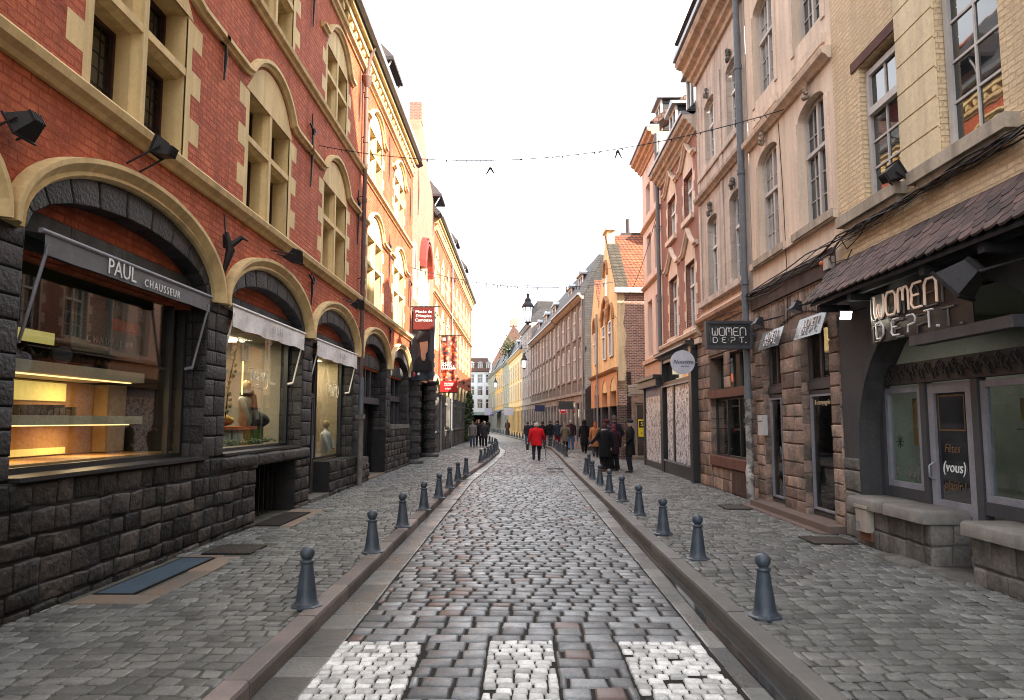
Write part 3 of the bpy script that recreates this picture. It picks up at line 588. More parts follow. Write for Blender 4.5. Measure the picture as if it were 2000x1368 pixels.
for (u0, u1) in ((Y0, Y1 - .4), (36.3, Y2)):
    course(b, F, u0, u1, 11.62, .9); b.fbox(F, u0, u1, 12.02, 12.2, -.02, .2); b.fbox(F, u0, u1, 12.2, 12.34, -.02, .3)
    u = u0
    while u < u1 - .4: b.prism(F, [(u + .12, 12.02), (u + .12, 11.86), (u + .2, 11.8), (u + .28, 11.86), (u + .28, 12.02)], -.02, .16); u += .46
b.build('cornice', CREAM, HB)
b = MB()
for (u0, u1) in ((Y0, Y1 - .4), (36.3, Y2)): b.sweep(F, [(u0, 12.34), (u1, 12.34)], [(0, .3), (-.02, .36), (.02, .46), (.12, .5), (.14, .48), (.04, .34), (.05, .3)])
b.build('gutter', ZINC, HB)
b = MB()
for (u0, u1) in ((Y0, Y1 + .2), (35.6, Y2)): b.hexa([F.P(u0, 12.36, .42), F.P(u1, 12.36, .42), F.P(u1, 12.25, .2), F.P(u0, 12.25, .2), F.P(u0, 18.2, -4.5), F.P(u1, 18.2, -4.5), F.P(u1, 18.0, -4.6), F.P(u0, 18, -4.6)])
b.build('roof', SLATE, HB)
b = MB(); b.fbox(F, Y0, Y2, 12.0, 12.3, -.4, -.02); b.fbox(F, Y0 + .01, Y2, 0, 12.3, -9, -5.2); b.fbox(F, Y0, Y2, 18, 18.1, -9, -4.4); b.build('rear_wall', RED, HB)
for k, (c) in enumerate([22.9, 37.0, 46.6, 54.6]):    # hooded dormers on the roof
    d = MB(); d.fbox(F, c - .6, c + .6, 12.5, 13.4, -1.6, -.15); dm = d.build('dormer', REDB, HB); q = frame(MB(), F, c - .5, c + .5, 12.75, 13.35, -.149, .07, .05).build('dormer_frame', DBR, dm)
    h = MB(); e_ = [(c - .95, .38), (c + .95, .38), (c + .95, -1.9), (c - .95, -1.9)]; r_ = [(c - .3, -.35), (c + .3, -.35), (c + .3, -1.9), (c - .3, -1.9)]
    h.add([F.P(u, 13.38, d_) for u, d_ in e_] + [F.P(u, 13.5, d_) for u, d_ in e_] + [F.P(u, 14.5, d_) for u, d_ in r_], [(0, 1, 2, 3), (0, 1, 5, 4), (1, 2, 6, 5), (3, 0, 4, 7), (4, 5, 9, 8), (5, 6, 10, 9), (7, 4, 8, 11), (8, 9, 10, 11)])
    h.build('dormer_hood', mat('dark_hood_boards', (.06, .042, .04), (.04, .036, .038), .7, 4, .3, 20), dm); b = MB()
    for s_ in (-.85, .85): b.tube([F.P(c + s_, 12.7, -.1), F.P(c + s_, 13.4, .3)], .03, 6)
    b.build('hood_strut', WFR, dm)
downpipe(F, 19.3, 3.0, 12.1, .13, .062, PIPEB, HB, (4.2, 5.6, 7.9, 9.6, 10.9)); b = MB(); b.lathe([(.06, 0), (.08, .05), (.15, .3), (.16, .34), (.12, .36)], F.P(19.3, 11.15, .14), 12); b.tube([F.P(19.3, 11.5, .14), F.P(19.3, 12.0, .2), F.P(19.25, 12.4, .36)], .06, 10); b.build('rainwater_head', PIPEB, HB)
b = MB(); b.tube([F.P(19.3, 1.95, .15), F.P(19.3, 3.0, .15)], .066, 12); b.build('downpipe_lower', PIPE, HB); b = MB(); b.tube([F.P(19.3, .1, .15), F.P(19.3, 1.95, .15)], .078, 12); b.fbox(F, 19.2, 19.4, 1.88, 2.0, .02, .25); b.build('cast_shoe', mat('pale_pipe_shoe', (.22, .2, .18), (.12, .1, .09), .6, 3, .3, 20, streak=.4), HB)
def anchor(F, u, z0, z1, m, parent, d=.03, cross=True):
    b = MB(); b.tube([F.P(u, z0, d), F.P(u, (z0 + z1) / 2, d + .02), F.P(u, z1, d)], [.012, .028, .012], 6)
    if cross: z = z1 - (z1 - z0) * .25; b.tube([F.P(u - .16, z + .12, d), F.P(u - .1, z, d + .05), F.P(u, z - .05, d + .03), F.P(u + .1, z, d + .05), F.P(u + .16, z + .12, d)], .022, 6)
    b.build('wall_anchor', m, parent)
for u, z0, z1, cr_ in [(10.2, 6.9, 7.6, 0), (14.65, 6.75, 8.35, 1), (14.9, 4.25, 4.95, 1), (19.0, 6.6, 8.1, 1), (23.7, 6.4, 8.1, 1), (27.9, 6.3, 8, 1), (24, 4.3, 5, 1), (14.5, 10.2, 11.6, 0), (18.9, 10, 11.5, 0), (23.4, 9.8, 11.4, 0), (28.0, 9.6, 11.2, 0), (10.15, 10, 11.3, 0)]: anchor(F, u, z0, z1, IRON, HB, cross=cr_)
# ------------------------------------------------------------------ left shops
def glass(F, u0, u1, z0, z1, d, parent, m=None, name='shop_pane'): return MB().fbox(F, u0, u1, z0, z1, d - .004, d + .004).build(name, m or SG, parent)
def room(F, u0, u1, z0, z1, d0, d1, m, parent, name='shop_interior', floor=None):
    b = MB(); P = F.P
    b.quad(P(u0, z0, d1), P(u1, z0, d1), P(u1, z1, d1), P(u0, z1, d1)); b.quad(P(u0, z0, d0), P(u0, z0, d1), P(u0, z1, d1), P(u0, z1, d0)); b.quad(P(u1, z0, d0), P(u1, z0, d1), P(u1, z1, d1), P(u1, z1, d0))
    b.quad(P(u0, z1, d0), P(u1, z1, d0), P(u1, z1, d1), P(u0, z1, d1)); b.quad(P(u0, z0, d0), P(u1, z0, d0), P(u1, z0, d1), P(u0, z0, d1)); return b.build(name, m, parent)
def glow(c, e, name):
    if name in MATS: return MATS[name]
    return flat(name, c, .6, 0, e)
W1L = glow((1, .62, .25), .55, 'warm_strip_light'); W2L = glow((1, .80, .25), .09, 'yellow_lit_panel'); W3L = glow((1, .5, .12), .12, 'orange_lit_panel')
# the shoe shop (bay 2)
f = frame(MB(), F, 6.27, 10.03, 1.33, 3.5, -.36, .07, .08); f.fbox(F, 9.62, 9.68, 1.4, 3.43, -.36, -.29); f.fbox(F, 6.26, 10.04, 1.305, 1.345, -.36, .1); sf = f.build('shop_window_frame', BLK, HB)
glass(F, 6.34, 9.96, 1.4, 3.43, -.33, sf)
room(F, 6.2, 10.1, 1.34, 3.42, -.38, -3.2, INT, HB)
t = thing('display_shelves', 'lit pale wood display shelves inside the shoe shop window', 'shelves', (LX - 1, 8, 1.36)); b = MB()
b.fbox(F, 6.28, 10.0, 1.36, 1.42, -1.8, -.4); b.build('window_board', WOOD, t)
PSH = mat('pale_shelf', (.55, .44, .34), (.48, .38, .28), .5); MB().fbox(F, 6.25, 9.25, 1.80, 1.9, -1.25, -.44).build('shelf', PSH, t); MB().fbox(F, 6.25, 9.25, 2.33, 2.45, -1.25, -.44).build('shelf', PSH, t)
MB().fbox(F, 6.22, 9.5, 1.43, 1.79, -1.27, -1.23).build('back_panel', WOOD, t); MB().fbox(F, 6.22, 9.5, 1.91, 2.32, -1.27, -1.23).build('back_panel', WOOD, t); b = MB(); b.fbox(F, 9.5, 9.95, 1.43, 2.32, -1.25, -1.05); b.build('side_panel', mat('pale_lit_wood', (.6, .42, .24)), t)
MB().fbox(F, 6.3, 9.2, 1.787, 1.799, -.62, -.58).build('strip_light', W1L, t); MB().fbox(F, 6.3, 9.2, 2.317, 2.329, -.62, -.58).build('strip_light', W1L, t)
MB().fbox(F, 6.3, 8.85, 2.08, 2.3, -1.225, -1.2).build('yellow_panel', W2L, t); MB().fbox(F, 6.3, 8.9, 1.44, 1.52, -1.225, -1.2).build('yellow_panel', W2L, t); MB().fbox(F, 6.3, 9.6, 2.86, 3.02, -1.9, -1.88).build('yellow_panel', W2L, t); b = MB(); b.fbox(F, 10.4, 11.9, 2.5, 2.85, -2.2, -2.18); b.build('orange_panel', W3L, t)
t2 = thing('shoe_display', 'row of dark shoes and bags on the upper shelf of the shoe shop', 'shoes', (LX - .8, 7, 2.46)); b = MB()
for i in range(26): u = 6.5 + i * .105; blob(b, F.P(u, 2.48 + .03 * rnd.random(), -.8 + rnd.uniform(-.2, .15)), .07, i, 1.3, .8, rnd.uniform(.8, 1.9))
b.build('shoes', mat('dark_leather', (.02, .015, .015), (.05, .02, .015), .4), t2); b = MB()
for i in range(20): u = 6.5 + i * .11; b.fbox(F, u, u + .09, 1.905, 1.97 + .06 * rnd.random(), -1.15, -.95)
b.build('boxes', mat('dark_boxes', (.04, .03, .02)), t2)
t = thing('round_display', 'round grey disc display standing on the shoe shop shelf', 'display disc', (LX - .5, 7.68, 2.45)); b = MB(); b.tube([F.P(7.66, 2.55, -.5), F.P(7.7, 2.55, -.56)], .1, 24); b.build('disc', mat('grey_disc', (.07, .075, .1), rough=.4), t)
t = thing('translucent_panel', 'grey translucent panel reading PAUL CHAUSSEUR hanging behind the shoe shop glass', 'hanging panel', (LX - .5, 8.4, 2.6))
b = MB(); b.fbox(F, 7.8, 9.22, 2.63, 3.32, -.512, -.5)
vm = bpy.data.materials.new('veil_film'); vm.use_nodes = True; q = vm.node_tree; pb = q.nodes['Principled BSDF']; pb.inputs['Base Color'].default_value = (.16, .19, .18, 1); pb.inputs['Alpha'].default_value = .55; pb.inputs['Roughness'].default_value = .5
b.build('film', vm, t); b = MB(); b.fbox(F, 8.55, 9.16, 2.94, 3.08, -.498, -.494); b.build('red_label', flat('red_label', (.55, .06, .03)), t)
text('PAUL', F.P(8.86, 3.01, -.49), (0, 1, 0), .13, flat('orange_letters', (.75, .25, .12)), t, sp=1.6); text('CHAUSSEUR', F.P(8.54, 2.78, -.49), (0, 1, 0), .115, flat('grey_letters', (.5, .5, .5)), t, sp=1.75)
def shoplight(name, loc, e, size, col=(1, .68, .36)):
    a_ = bpy.data.lights.new(name, 'AREA'); a_.energy = e; a_.size = size; a_.color = col; o_ = bpy.data.objects.new(name, a_); COL.objects.link(o_); o_.location = loc; return o_
shoplight('shelf_lamp', F.P(8.6, 2.30, -.8), 1.4, .4); shoplight('shelf_lamp', F.P(8.6, 1.78, -.8), 1.6, .4); shoplight('shelf_lamp', F.P(7.3, 2.30, -.8), 1.2, .4); shoplight('shelf_lamp', F.P(7.3, 1.78, -.8), 1.4, .5)
shoplight('display_lamp', F.P(13.2, 3.35, -.9), 11, .6, (1, .82, .6)); shoplight('display_lamp', F.P(18.2, 3.35, -.9), 9, .5, (1, .8, .58))
# awnings: folded valance hung from a rail with two arms
FABG = mat('grey_awning_cloth', (.15, .15, .16), (.10, .10, .11), .55, 3, .2, 12); FABW = mat('silvery_white_awning_cloth', (.82, .80, .79), (.62, .59, .58), .5, 3, .25, 9)
def awning(label, u0, u1, zt, zb, d, m, wr, words, arms):
    t = thing('awning', label, 'awning', (LX + d, (u0 + u1) / 2, zt)); b = MB(); b.tube([F.P(u0 - .05, zt + .015, d - .01), F.P(u1 + .05, zt + .015, d - .01)], .028, 8); b.fbox(F, u0, u1, zt - .03, zt + .05, -.3, -.2); b.build('rail', LGREY if m == FABG else WFR, t)
    n = 60; vs = []; fs = []
    for j in range(7):
        for i in range(n + 1):
            x = i / n; k = j / 6; w = wr * k * (math.sin(x * 23 + 2 * k) * .6 + math.sin(x * 51 + k * 3 + 1) * .3 + math.sin(x * 9) * .5)
            vs.append(F.P(u0 + (u1 - u0) * x, zt - (zt - zb) * k + wr * .35 * k * math.sin(x * 23 + 1), d + w))
    for j in range(6):
        for i in range(n): a = j * (n + 1) + i; fs.append((a, a + 1, a + n + 2, a + n + 1))
    MB().add(vs, fs, True).build('valance', m, t)
    b = MB(); vs = []
    b.hexa([F.P(u0, zt, d - .02), F.P(u1, zt, d - .02), F.P(u1, zt + .02, -.3), F.P(u0, zt + .02, -.3), F.P(u0, zt + .01, d - .02), F.P(u1, zt + .01, d - .02), F.P(u1, zt + .03, -.3), F.P(u0, zt + .03, -.3)]); b.build('canopy', m, t)
    for u in arms: b = MB(); b.tube([F.P(u, zt - .1, d + .01), F.P(u - .05, zt - 1.0, -.1)], .016, 8); b.tube([F.P(u - .05, zt - 1.0, -.1), F.P(u - .05, zt - 1.02, -.2)], .024, 8); b.build('arm', LGREY if m == FABG else WFR, t)
    for s_, u, z, sz, mm, sp, dd in words: text(s_, F.P(u, z, d + dd), (0, 1, 0), sz, mm, t, sp=sp, ext=.002)
    return t
awning('dark grey awning reading PAUL CHAUSSEUR over the shoe shop window', 6.42, 9.95, 3.57, 3.37, .07, FABG, .005, [('PAUL', 7.7, 3.475, .24, WHITE, 1.0, .012), ('CHAUSSEUR', 8.6, 3.44, .13, WHITE, 1.3, .012)], (6.46, 9.9))
awning('wrinkled silvery awning over the fil à fil display window', 10.75, 14.4, 3.585, 3.26, .07, FABW, .022, [('fil à fil', 12.7, 3.42, .2, flat('pale_grey_print', (.42, .4, .4)), 1.1, .03)], (10.8, 14.3))
awning('wrinkled silvery awning over the narrow shop window beside the downpipe', 15.3, 19.1, 3.575, 3.22, .07, FABW, .022, [('fil à fil', 17.4, 3.4, .2, flat('pale_grey_print', (.42, .4, .4)), 1.1, .03)], (15.4, 19.0))
# fil à fil window (bay 3)
f = frame(MB(), F, 10.76, 14.54, 1.33, 3.5, -.36, .07, .08); f.fbox(F, 10.76, 14.54, 1.31, 1.35, -.36, .04); sf = f.build('shop_window_frame', BLK, HB); glass(F, 10.83, 14.47, 1.4, 3.43, -.33, sf)
room(F, 10.7, 14.6, 1.34, 3.42, -.38, -2.2, mat('pale_shop_wall', (.36, .31, .25), (.24, .215, .18), .8, .6), HB)
b = MB(); b.fbox(F, 11, 14, 3.38, 3.4, -1.6, -1.0); b.build('ceiling_light', glow((1, .82, .55), 1.0, 'shop_ceiling_glow'), HB)
b = MB(); b.fbox(F, 12.2, 14.2, 1.4, 3.4, -2.1, -2.0); b.build('dark_screen', INT, HB); b = MB(); b.fbox(F, 12.7, 12.72, 2.3, 2.9, -.52, -.5); b.build('light_tube', W1L, HB)
OUT = flat('sign_outline', (.75, .72, .66))
def oval(F, u, z, d, w, h, parent):
    b = MB(); pts = []
    for cx, cz, a0 in ((w / 2 - h * .35, h / 2 - h * .35, 0), (-w / 2 + h * .35, h / 2 - h * .35, 90), (-w / 2 + h * .35, -h / 2 + h * .35, 180), (w / 2 - h * .35, -h / 2 + h * .35, 270)): pts += [F.P(u + cx + h * .35 * math.cos(R(a0 + k * 18)), z + cz + h * .35 * math.sin(R(a0 + k * 18)), d) for k in range(6)]
    b.tube(pts + [pts[0]], .006, 5, cap=False); b.build('outline', OUT, parent)
for u, label in ((12.95, 'round cornered white outlined fil à fil lettering on the large display window'), (18.2, 'round cornered white outlined fil à fil lettering on the narrow shop window')):
    t = thing('window_lettering', label, 'lettering', F.P(u, 2.6, -.31)); oval(F, u, 2.6, -.315, 1.0, .34, t); text('fil à fil', F.P(u, 2.63, -.318), (0, 1, 0), .25, OUT, t, shear=.25, sp=1.05); text('PARIS', F.P(u, 2.48, -.318), (0, 1, 0), .05, OUT, t)
def torso(name, label, p, cols, scarf=None, rot=0):
    t = thing(name, label, 'mannequin', p); x, y, z = p
    prof = [(.12, 0), (.15, .08), (.155, .2), (.17, .34), (.185, .46), (.15, .54), (.07, .58), (.05, .62), (.055, .66)]
    MB().lathe(prof, p, 16, True, .75, 1.1).build('shirt', cols, t); b = MB(); b.tube([(x, y - .2, z + .48), (x + .08, y - .27, z + .3), (x + .14, y - .22, z + .12)], [.07, .06, .045], 8); b.tube([(x, y + .2, z + .48), (x + .08, y + .27, z + .3), (x + .14, y + .22, z + .12)], [.07, .06, .045], 8); b.build('sleeve', cols, t)
    MB().sph((x, y, z + .75), .09, 12, 8, 1, .8, 1.2).build('mannequin_head', mat('mannequin_tan', (.45, .32, .16)), t)
    if scarf: b = MB(); blob(b, (x + .03, y, z + .6), .13, 2, 1, 1.1, .7); b.tube([(x + .15, y - .02, z + .58), (x + .17, y, z + .3)], [.05, .06], 8); b.build('scarf', scarf, t)
    return t
DKF = mat('dark_wool', (.03, .03, .035), (.06, .06, .065), .9)
torso('mannequin', 'pale shirt mannequin with dark scarf in the fil à fil window', (LX - .68, 13.35, 1.74), mat('pale_shirt', (.42, .38, .32), (.3, .28, .25), .8), DKF)
torso('mannequin', 'white draped mannequin in the narrow shop window beside the door', (LX - .55, 18.45, 1.0), mat('white_drape', (.6, .58, .58), (.45, .43, .44), .8))
t = thing('fabric_pile', 'pile of folded shirts yellow and orange in the fil à fil window', 'clothes pile', (LX - .8, 12.6, 1.4)); b = MB(); blob(b, (LX - .7, 12.45, 1.85), .16, 4, 1, 1.3, .6); b.build('yellow_shirt', mat('yellow_cloth', (.6, .38, .08), (.45, .2, .05), .8), t); b = MB()
b.box(LX - 1.0, LX - .5, 12.05, 13.5, 1.68, 1.74); b.build('orange_board', mat('orange_cloth', (.5, .14, .05)), t)
for j, (a, e, cc) in enumerate(((12.0, 12.4, (.5, .5, .45)), (12.48, 12.95, (.55, .55, .48)), (13.05, 13.95, (.12, .2, .03)))): b = MB(); b.box(LX - .95, LX - .55, a, e, 1.4, 1.67 + (j == 2) * .06); b.build('box', mat('box%d' % j, cc, tuple(x * .5 for x in cc), .8, 6), t)
t = thing('dark_hat', 'dark folded garment on the display table in the fil à fil window', 'garment', (LX - .7, 12.4, 1.75)); b = MB(); blob(b, (LX - .6, 13.85, 1.86), .2, 9, .9, 1.3, .7); b.build('cloth', DKF, t)
t = thing('flower_garland', 'string of pale round blossoms hanging in the fil à fil window', 'garland', (LX - .5, 11.1, 2.3)); b = MB(); s2 = MB()
for i in range(13): z = 2.0 + i * .1; u = 12.05 + .1 * math.sin(i * 1.1) + .028 * i; s2.sph(F.P(u, z, -.5), .035 + .012 * rnd.random(), 8, 6)
b.tube([F.P(12.0, 1.9, -.5), F.P(12.15, 2.5, -.52), F.P(12.45, 3.3, -.5)], .012, 5); b.build('stem', DBR, t); s2.build('blossom', mat('pale_blossom', (.6, .55, .38), (.4, .35, .2)), t)
t = thing('flower_bed', 'strip of small white flowers along the bottom of the fil à fil window', 'flowers', (LX - .5, 12, 1.42)); b = MB()
for i in range(90): blob(b, F.P(rnd.uniform(11.6, 14.3), 1.44 + rnd.uniform(0, .06), rnd.uniform(-.6, -.4)), rnd.uniform(.012, .03), i, k=6, m=4)
b.build('blossom', mat('small_flowers', (.6, .58, .4), (.15, .2, .05), .8, 20), t)
# door + narrow window (bay 4)
room(F, 15.25, 18.95, .14, 3.42, -.4, -1.6, mat('warm_shop_wall', (.42, .34, .22), (.34, .27, .18), .8, .8), HB); b = MB(); b.fbox(F, 16.9, 18.8, 3.38, 3.4, -1.2, -.8); b.build('ceiling_light', glow((1, .82, .55), 1.0, 'shop_ceiling_glow'), HB)
f = frame(MB(), F, 15.25, 16.5, .22, 3.42, -.36, .06, .07); f.fbox(F, 15.31, 16.44, 2.35, 2.45, -.36, -.28); f.build('door_frame', GREYP, HB); d_ = frame(MB(), F, 15.32, 16.43, .24, 2.34, -.345, .09, .045).build('door', GREYP, HB); glass(F, 15.4, 16.36, .32, 2.26, -.33, d_, SGD, 'door_pane'); glass(F, 15.31, 16.44, 2.46, 3.37, -.33, d_, SGD, 'fanlight')
b = MB(); b.tube([F.P(16.3, 1.0, -.26), F.P(16.3, 1.5, -.26)], .015, 8); b.build('handle', ZINC, d_); b = MB(); b.fbox(F, 15.95, 16.18, 1.42, 1.66, -.324, -.32); b.fbox(F, 15.9, 16.02, 1.72, 1.86, -.324, -.32); b.fbox(F, 16.06, 16.18, 1.72, 1.86, -.324, -.32); b.build('door_notice', WHITE, d_)
f = frame(MB(), F, 16.62, 18.98, .93, 3.42, -.37, .06, .07); sf = f.build('shop_window_frame', BLK, HB); glass(F, 16.68, 18.92, .99, 3.36, -.34, sf)
b = MB(); b.fbox(F, 15.2, 16.62, .0, .2, -.6, .06); b.build('door_step', GREYST, HB)
# bays 5 and 6
b = MB(); b.fbox(F, 19.8, 20.95, .62, .8, -.4, .03); b.build('sill', GREYST, HB); room(F, 19.8, 23.7, .0, 3.42, -.42, -2, INT, HB)
f = frame(MB(), F, 19.86, 20.95, .8, 2.35, -.36, .05, .06); f.fbox(F, 19.85, 23.65, 2.35, 2.55, -.4, -.2); 
for u in (20.2, 21.0, 21.7, 22.4): f.fbox(F, u, u + .12, 2.55, 3.42, -.38, -.28)
sf = f.build('shop_window_frame', GREYP, HB); MB().fbox(F, 19.95, 20.9, .85, 2.3, -.345, -.33).build('pane', PG, sf); MB().fbox(F, 19.9, 23.6, 2.55, 3.4, -.37, -.36).build('pane', PG, sf); b = MB(); b.fbox(F, 19.87, 19.9, .85, 2.3, -.29, -.28); b.build('yellow_strip', flat('yellow_strip', (.8, .62, .05), emit=.6), sf)
b = MB(); b.fbox(F, 20.96, 23.55, .12, 2.34, -.6, -.55); 
for k in range(3): b.fbox(F, 21.1 + k * .8, 21.75 + k * .8, .3, 1.1, -.55, -.53); b.fbox(F, 21.1 + k * .8, 21.75 + k * .8, 1.25, 2.2, -.55, -.53)
b.build('dark_door', BLK, HB)
b = MB(); b.fbox(F, 20.95, 23.6, 0, .17, -.6, .05); b.build('door_step', FLAG, HB)
b = MB(); b.fbox(F, 24.4, 28.3, 1.55, 1.7, -.45, .08); b.build('sill', GREYST, HB); MB().fbox(F, 24.45, 28.25, 1.7, 3.42, -.46, -.44).build('window_back', PG, HB); f = MB(); f.fbox(F, 24.45, 28.25, 2.55, 2.75, -.43, -.3)
for u in (24.45, 25.3, 26.2, 27.1, 28.1): f.fbox(F, u, u + .12, 1.7, 3.42, -.43, -.34)
for k in range(18): u = 24.6 + k * .2; f.fbox(F, u, u + .02, 1.7, 2.55, -.42, -.4)
f.build('window_bars', GREYP, HB)
# portal, gable and far half of the building
b = MB(); P = F.P
gp = [(28.65, SPR), (28.65, 12.6), (29.3, 13.3), (29.8, 13.9), (30.2, 14.5), (30.5, 15.1), (31.6, 15.1), (32.4, 14.3), (33.6, 13.5), (34.8, 13.2), (35.8, 12.6), (35.8, SPR)]
b.prism(F, gp, -.5, .03); b.build('gable_wall', mat('pinkish_gable_brick', (.42, .19, .125), (.36, .14, .09), .7, 1.2, .4, 26, (.235, .088, .011), (.4, .15, .1)), HB)  # pinkish brick, the gable's own colour
b = MB(); b.fbox(F, 30.7, 31.4, 15.1, 16.0, -.5, .05); b.build('chimney', REDB, HB)
b = MB(); b.hexa([P(28.9, 12.9, 0), P(31.0, 14.9, -.1), P(31.0, 14.9, -6), P(28.9, 12.9, -6), P(28.8, 12.8, 0), P(30.9, 15.05, -.1), P(30.9, 15.05, -6), P(28.8, 12.8, -6)]); b.hexa([P(35.8, 12.5, -.2), P(31.6, 14.9, -.2), P(31.6, 14.9, -6), P(35.8, 12.5, -6), P(35.9, 12.6, -.2), P(31.6, 15.05, -.2), P(31.6, 15.05, -6), P(35.9, 12.6, -6)]); b.build('gable_roof', BRTILE, HB)
b = MB(); b.prism(F, [(30.6, 5.0), (30.6, 8.6), (31.4, 9.7), (32.2, 9.9), (33.0, 9.7), (33.8, 8.6), (33.8, 5.0)], .0, .05); b.fbox(F, 29.0, 29.9, 6.8, 9.3, .0, .05); b.prism(F, [(33.9, 5), (33.9, 7.4), (34.6, 6.8), (34.8, 5)], .02, .06); quoins(b, F, 30.6, 33.8, 5.2, 8.4, d=.045); b.build('portal_stone_panel', CREAM, HB)
b = MB()
for a, e in ((31.0, 31.9), (32.5, 33.4)): b.fbox(F, a, e, 5.2, 7.6, .03, .056)
b.fbox(F, 29.25, 29.6, 7.0, 9.0, .03, .056); b.build('portal_pane', PL, HB)
b = MB(); pr = [(0, .0), (0, .3), (.09, .34), (.14, .2), (.2, .32), (.28, .3), (.3, .2), (.38, .26), (.42, 0)]; b.sweep(F, arcpts(32.2, 8.5, 1.1, 1.25, 14), pr); b.build('arched_hood', mat('dark_red_hood', (.20, .03, .025), (.14, .025, .02), .5), HB)
for c in (28.95, 34.3):
    b = MB(); z = .12; k = 0; T = rnd.random
    b.lathe([(.46, 0), (.46, .1), (.4, .16), (.3, .2)], P(c, .12, .1), 20)
    z = .32
    while z < 3.4:
        r = .345 if k % 2 else .285; b.lathe([(r - .012, 0), (r, .012), (r, .205), (r - .012, .217)], P(c, z, .1), 12, False, rot=.1 + .26 * (k % 2)); z += .225; k += 1
    b.lathe([(.27, 0), (.3, .06), (.44, .16), (.46, .24), (.3, .26)], P(c, 3.45, .1), 20)
    z = 3.75
    while z < 4.9: r = .34 if k % 2 else .28; b.lathe([(r - .012, 0), (r, .012), (r, .195), (r - .012, .207)], P(c, z, .0), 12, False, rot=.26 * (k % 2)); z += .215; k += 1
    b.build('banded_column', DARK, HB)
b = MB(); b.fbox(F, 28.65, 35.8, 0, SPR + .02, -.6, -.35); b.build('portal_recess', DARKB, HB)
b = MB(); b.stones([(a, c, z + .006, e - .006) for a, c, z, e in courses(29.5, 30.2, .12, 3.5, (.25, .3)) + courses(33.1, 33.8, .12, 3.5, (.25, .3)) + courses(34.8, 35.8, .12, 3.5, (.25, .3))], lambda a, z, h: F.P(a, z, -.34 + h + (.3 if a > 34.7 else 0)), .02, .02, .02); b.fbox(F, 34.8, 35.8, 0, 3.6, -.35, -.06); b.build('portal_stonework', DARK, HB)
b = MB(); b.fbox(F, 30.2, 33.1, .1, 3.0, -.34, -.3); 
for k in range(8): b.fbox(F, 30.25 + k * .36, 30.28 + k * .36, .2, 2.9, -.3, -.28)
b.build('portal_gate', DBR, HB)
cs = [37.6 + 3.0 * k for k in range(9)]
b = MB().wall(F, 35.8, Y2, 3.3, 12.35, [(c - .75, c + .75, 5.5, 7.5) for c in cs] + [(c - .7, c + .7, 8.9, 10.5) for c in cs] + [(c - 1.15, c + 1.15, 3.3, 3.3, .75) for c in cs], rv=.0); b.build('brick_wall', RED, HB)
b = MB(); course(b, F, 35.8, Y2, 8.3, .9); b.build('string_course', CREAM, HB)
for c in cs:
    cross_window(F, c, .75, 5.5, 7.5, 6.8, HB, False, dep=.25, panel=[(c - .8, 7.5), (c - .4, 7.95), (c, 8.15), (c + .4, 7.95), (c + .8, 7.5)]); cross_window(F, c, .7, 8.9, 10.5, 9.9, HB, False, dep=.25, panel=[(c - .75, 10.5), (c, 11.1), (c + .75, 10.5)])
b = MB(); dk = MB(); st = MB(); cm = MB()
for k, c in enumerate(cs):
    cm.sweep(F, [(c - 1.2, 3.2)] + arcpts(c, 3.3, 1.15, .75, 12)[1:-1] + [(c + 1.2, 3.2)], [(0, 0), (0, .08), (.1, .12), (.18, .06), (.2, 0)])
    dk.fbox(F, c - 1.15, c + 1.15, 1.2, 3.3, -.35, -.3); dk.prism(F, [(c - 1.15, 3.3)] + arcpts(c, 3.3, 1.15, .75, 10)[1:-1] + [(c + 1.15, 3.3)], -.35, -.3); st.fbox(F, c - 1.15, c + 1.15, 2.75, 2.9, -.3, -.1)
    for q in (-.4, .4): dk.fbox(F, c + q - .04, c + q + .04, 1.2, 3.3, -.3, -.22)
    if k != 1: b.fbox(F, c - 1.15, c + 1.15, 0, 1.2, -.3, .05); st.fbox(F, c - 1.2, c + 1.2, 1.2, 1.28, -.3, .09)
    b.fbox(F, c + 1.151, c + 1.849, 0, 3.3, -.3, -.002)
    st.fbox(F, c + 1.1, c + 1.18, .1, 3.3, -.2, .03)
b.fbox(F, 35.8, 36.44, 0, 3.3, -.3, -.002); b.build('base_stonework', mat('grey_brown_base', (.12, .10, .085), (.08, .07, .065), .85, 2, .5, 16, (.4, .22, .015), (.04, .035, .03)), HB); dk.build('dark_opening', PG, HB); st.build('stone_trim', GREYST, HB); cm.build('arch_moulding', CREAM, HB)
downpipe(F, 44.9, .2, 12.2, .12, .06, PIPE, HB, (3, 6, 9, 11.3)); downpipe(F, 39.1, .1, 3.3, .1, .06, ZINC, HB)
Fe = Fr(LX, Y2, -.5, .866, .866, .5); b = MB(); b.wall(Fe, 0, 9, 3.3, 12.35, [(1.5, 2.7, 5.5, 7.5), (4.5, 5.7, 5.5, 7.5), (1.5, 2.7, 8.9, 10.4), (4.5, 5.7, 8.9, 10.4)], rv=.2); b.build('brick_wall_end', RED, HB); b = MB(); b.fbox(Fe, 0, 9, 0, 3.3, -.4, .0); b.fbox(Fe, 0, 9, 3.5, 12.2, -.4, -.25); b.build('end_base', DARK, HB); b = MB(); b.fbox(Fe, -.2, 9, 12.3, 12.5, -.3, .5); b.build('end_gutter', ZINC, HB)
for k in range(4): u = 24.7 + 2; anchor(F, [28.2, 36.2, 30.0, 35.2][k], [6.2, 6, 10.6, 11][k], [7.6, 7.4, 12.6, 13][k], IRON, HB, .06, cross=k < 2)
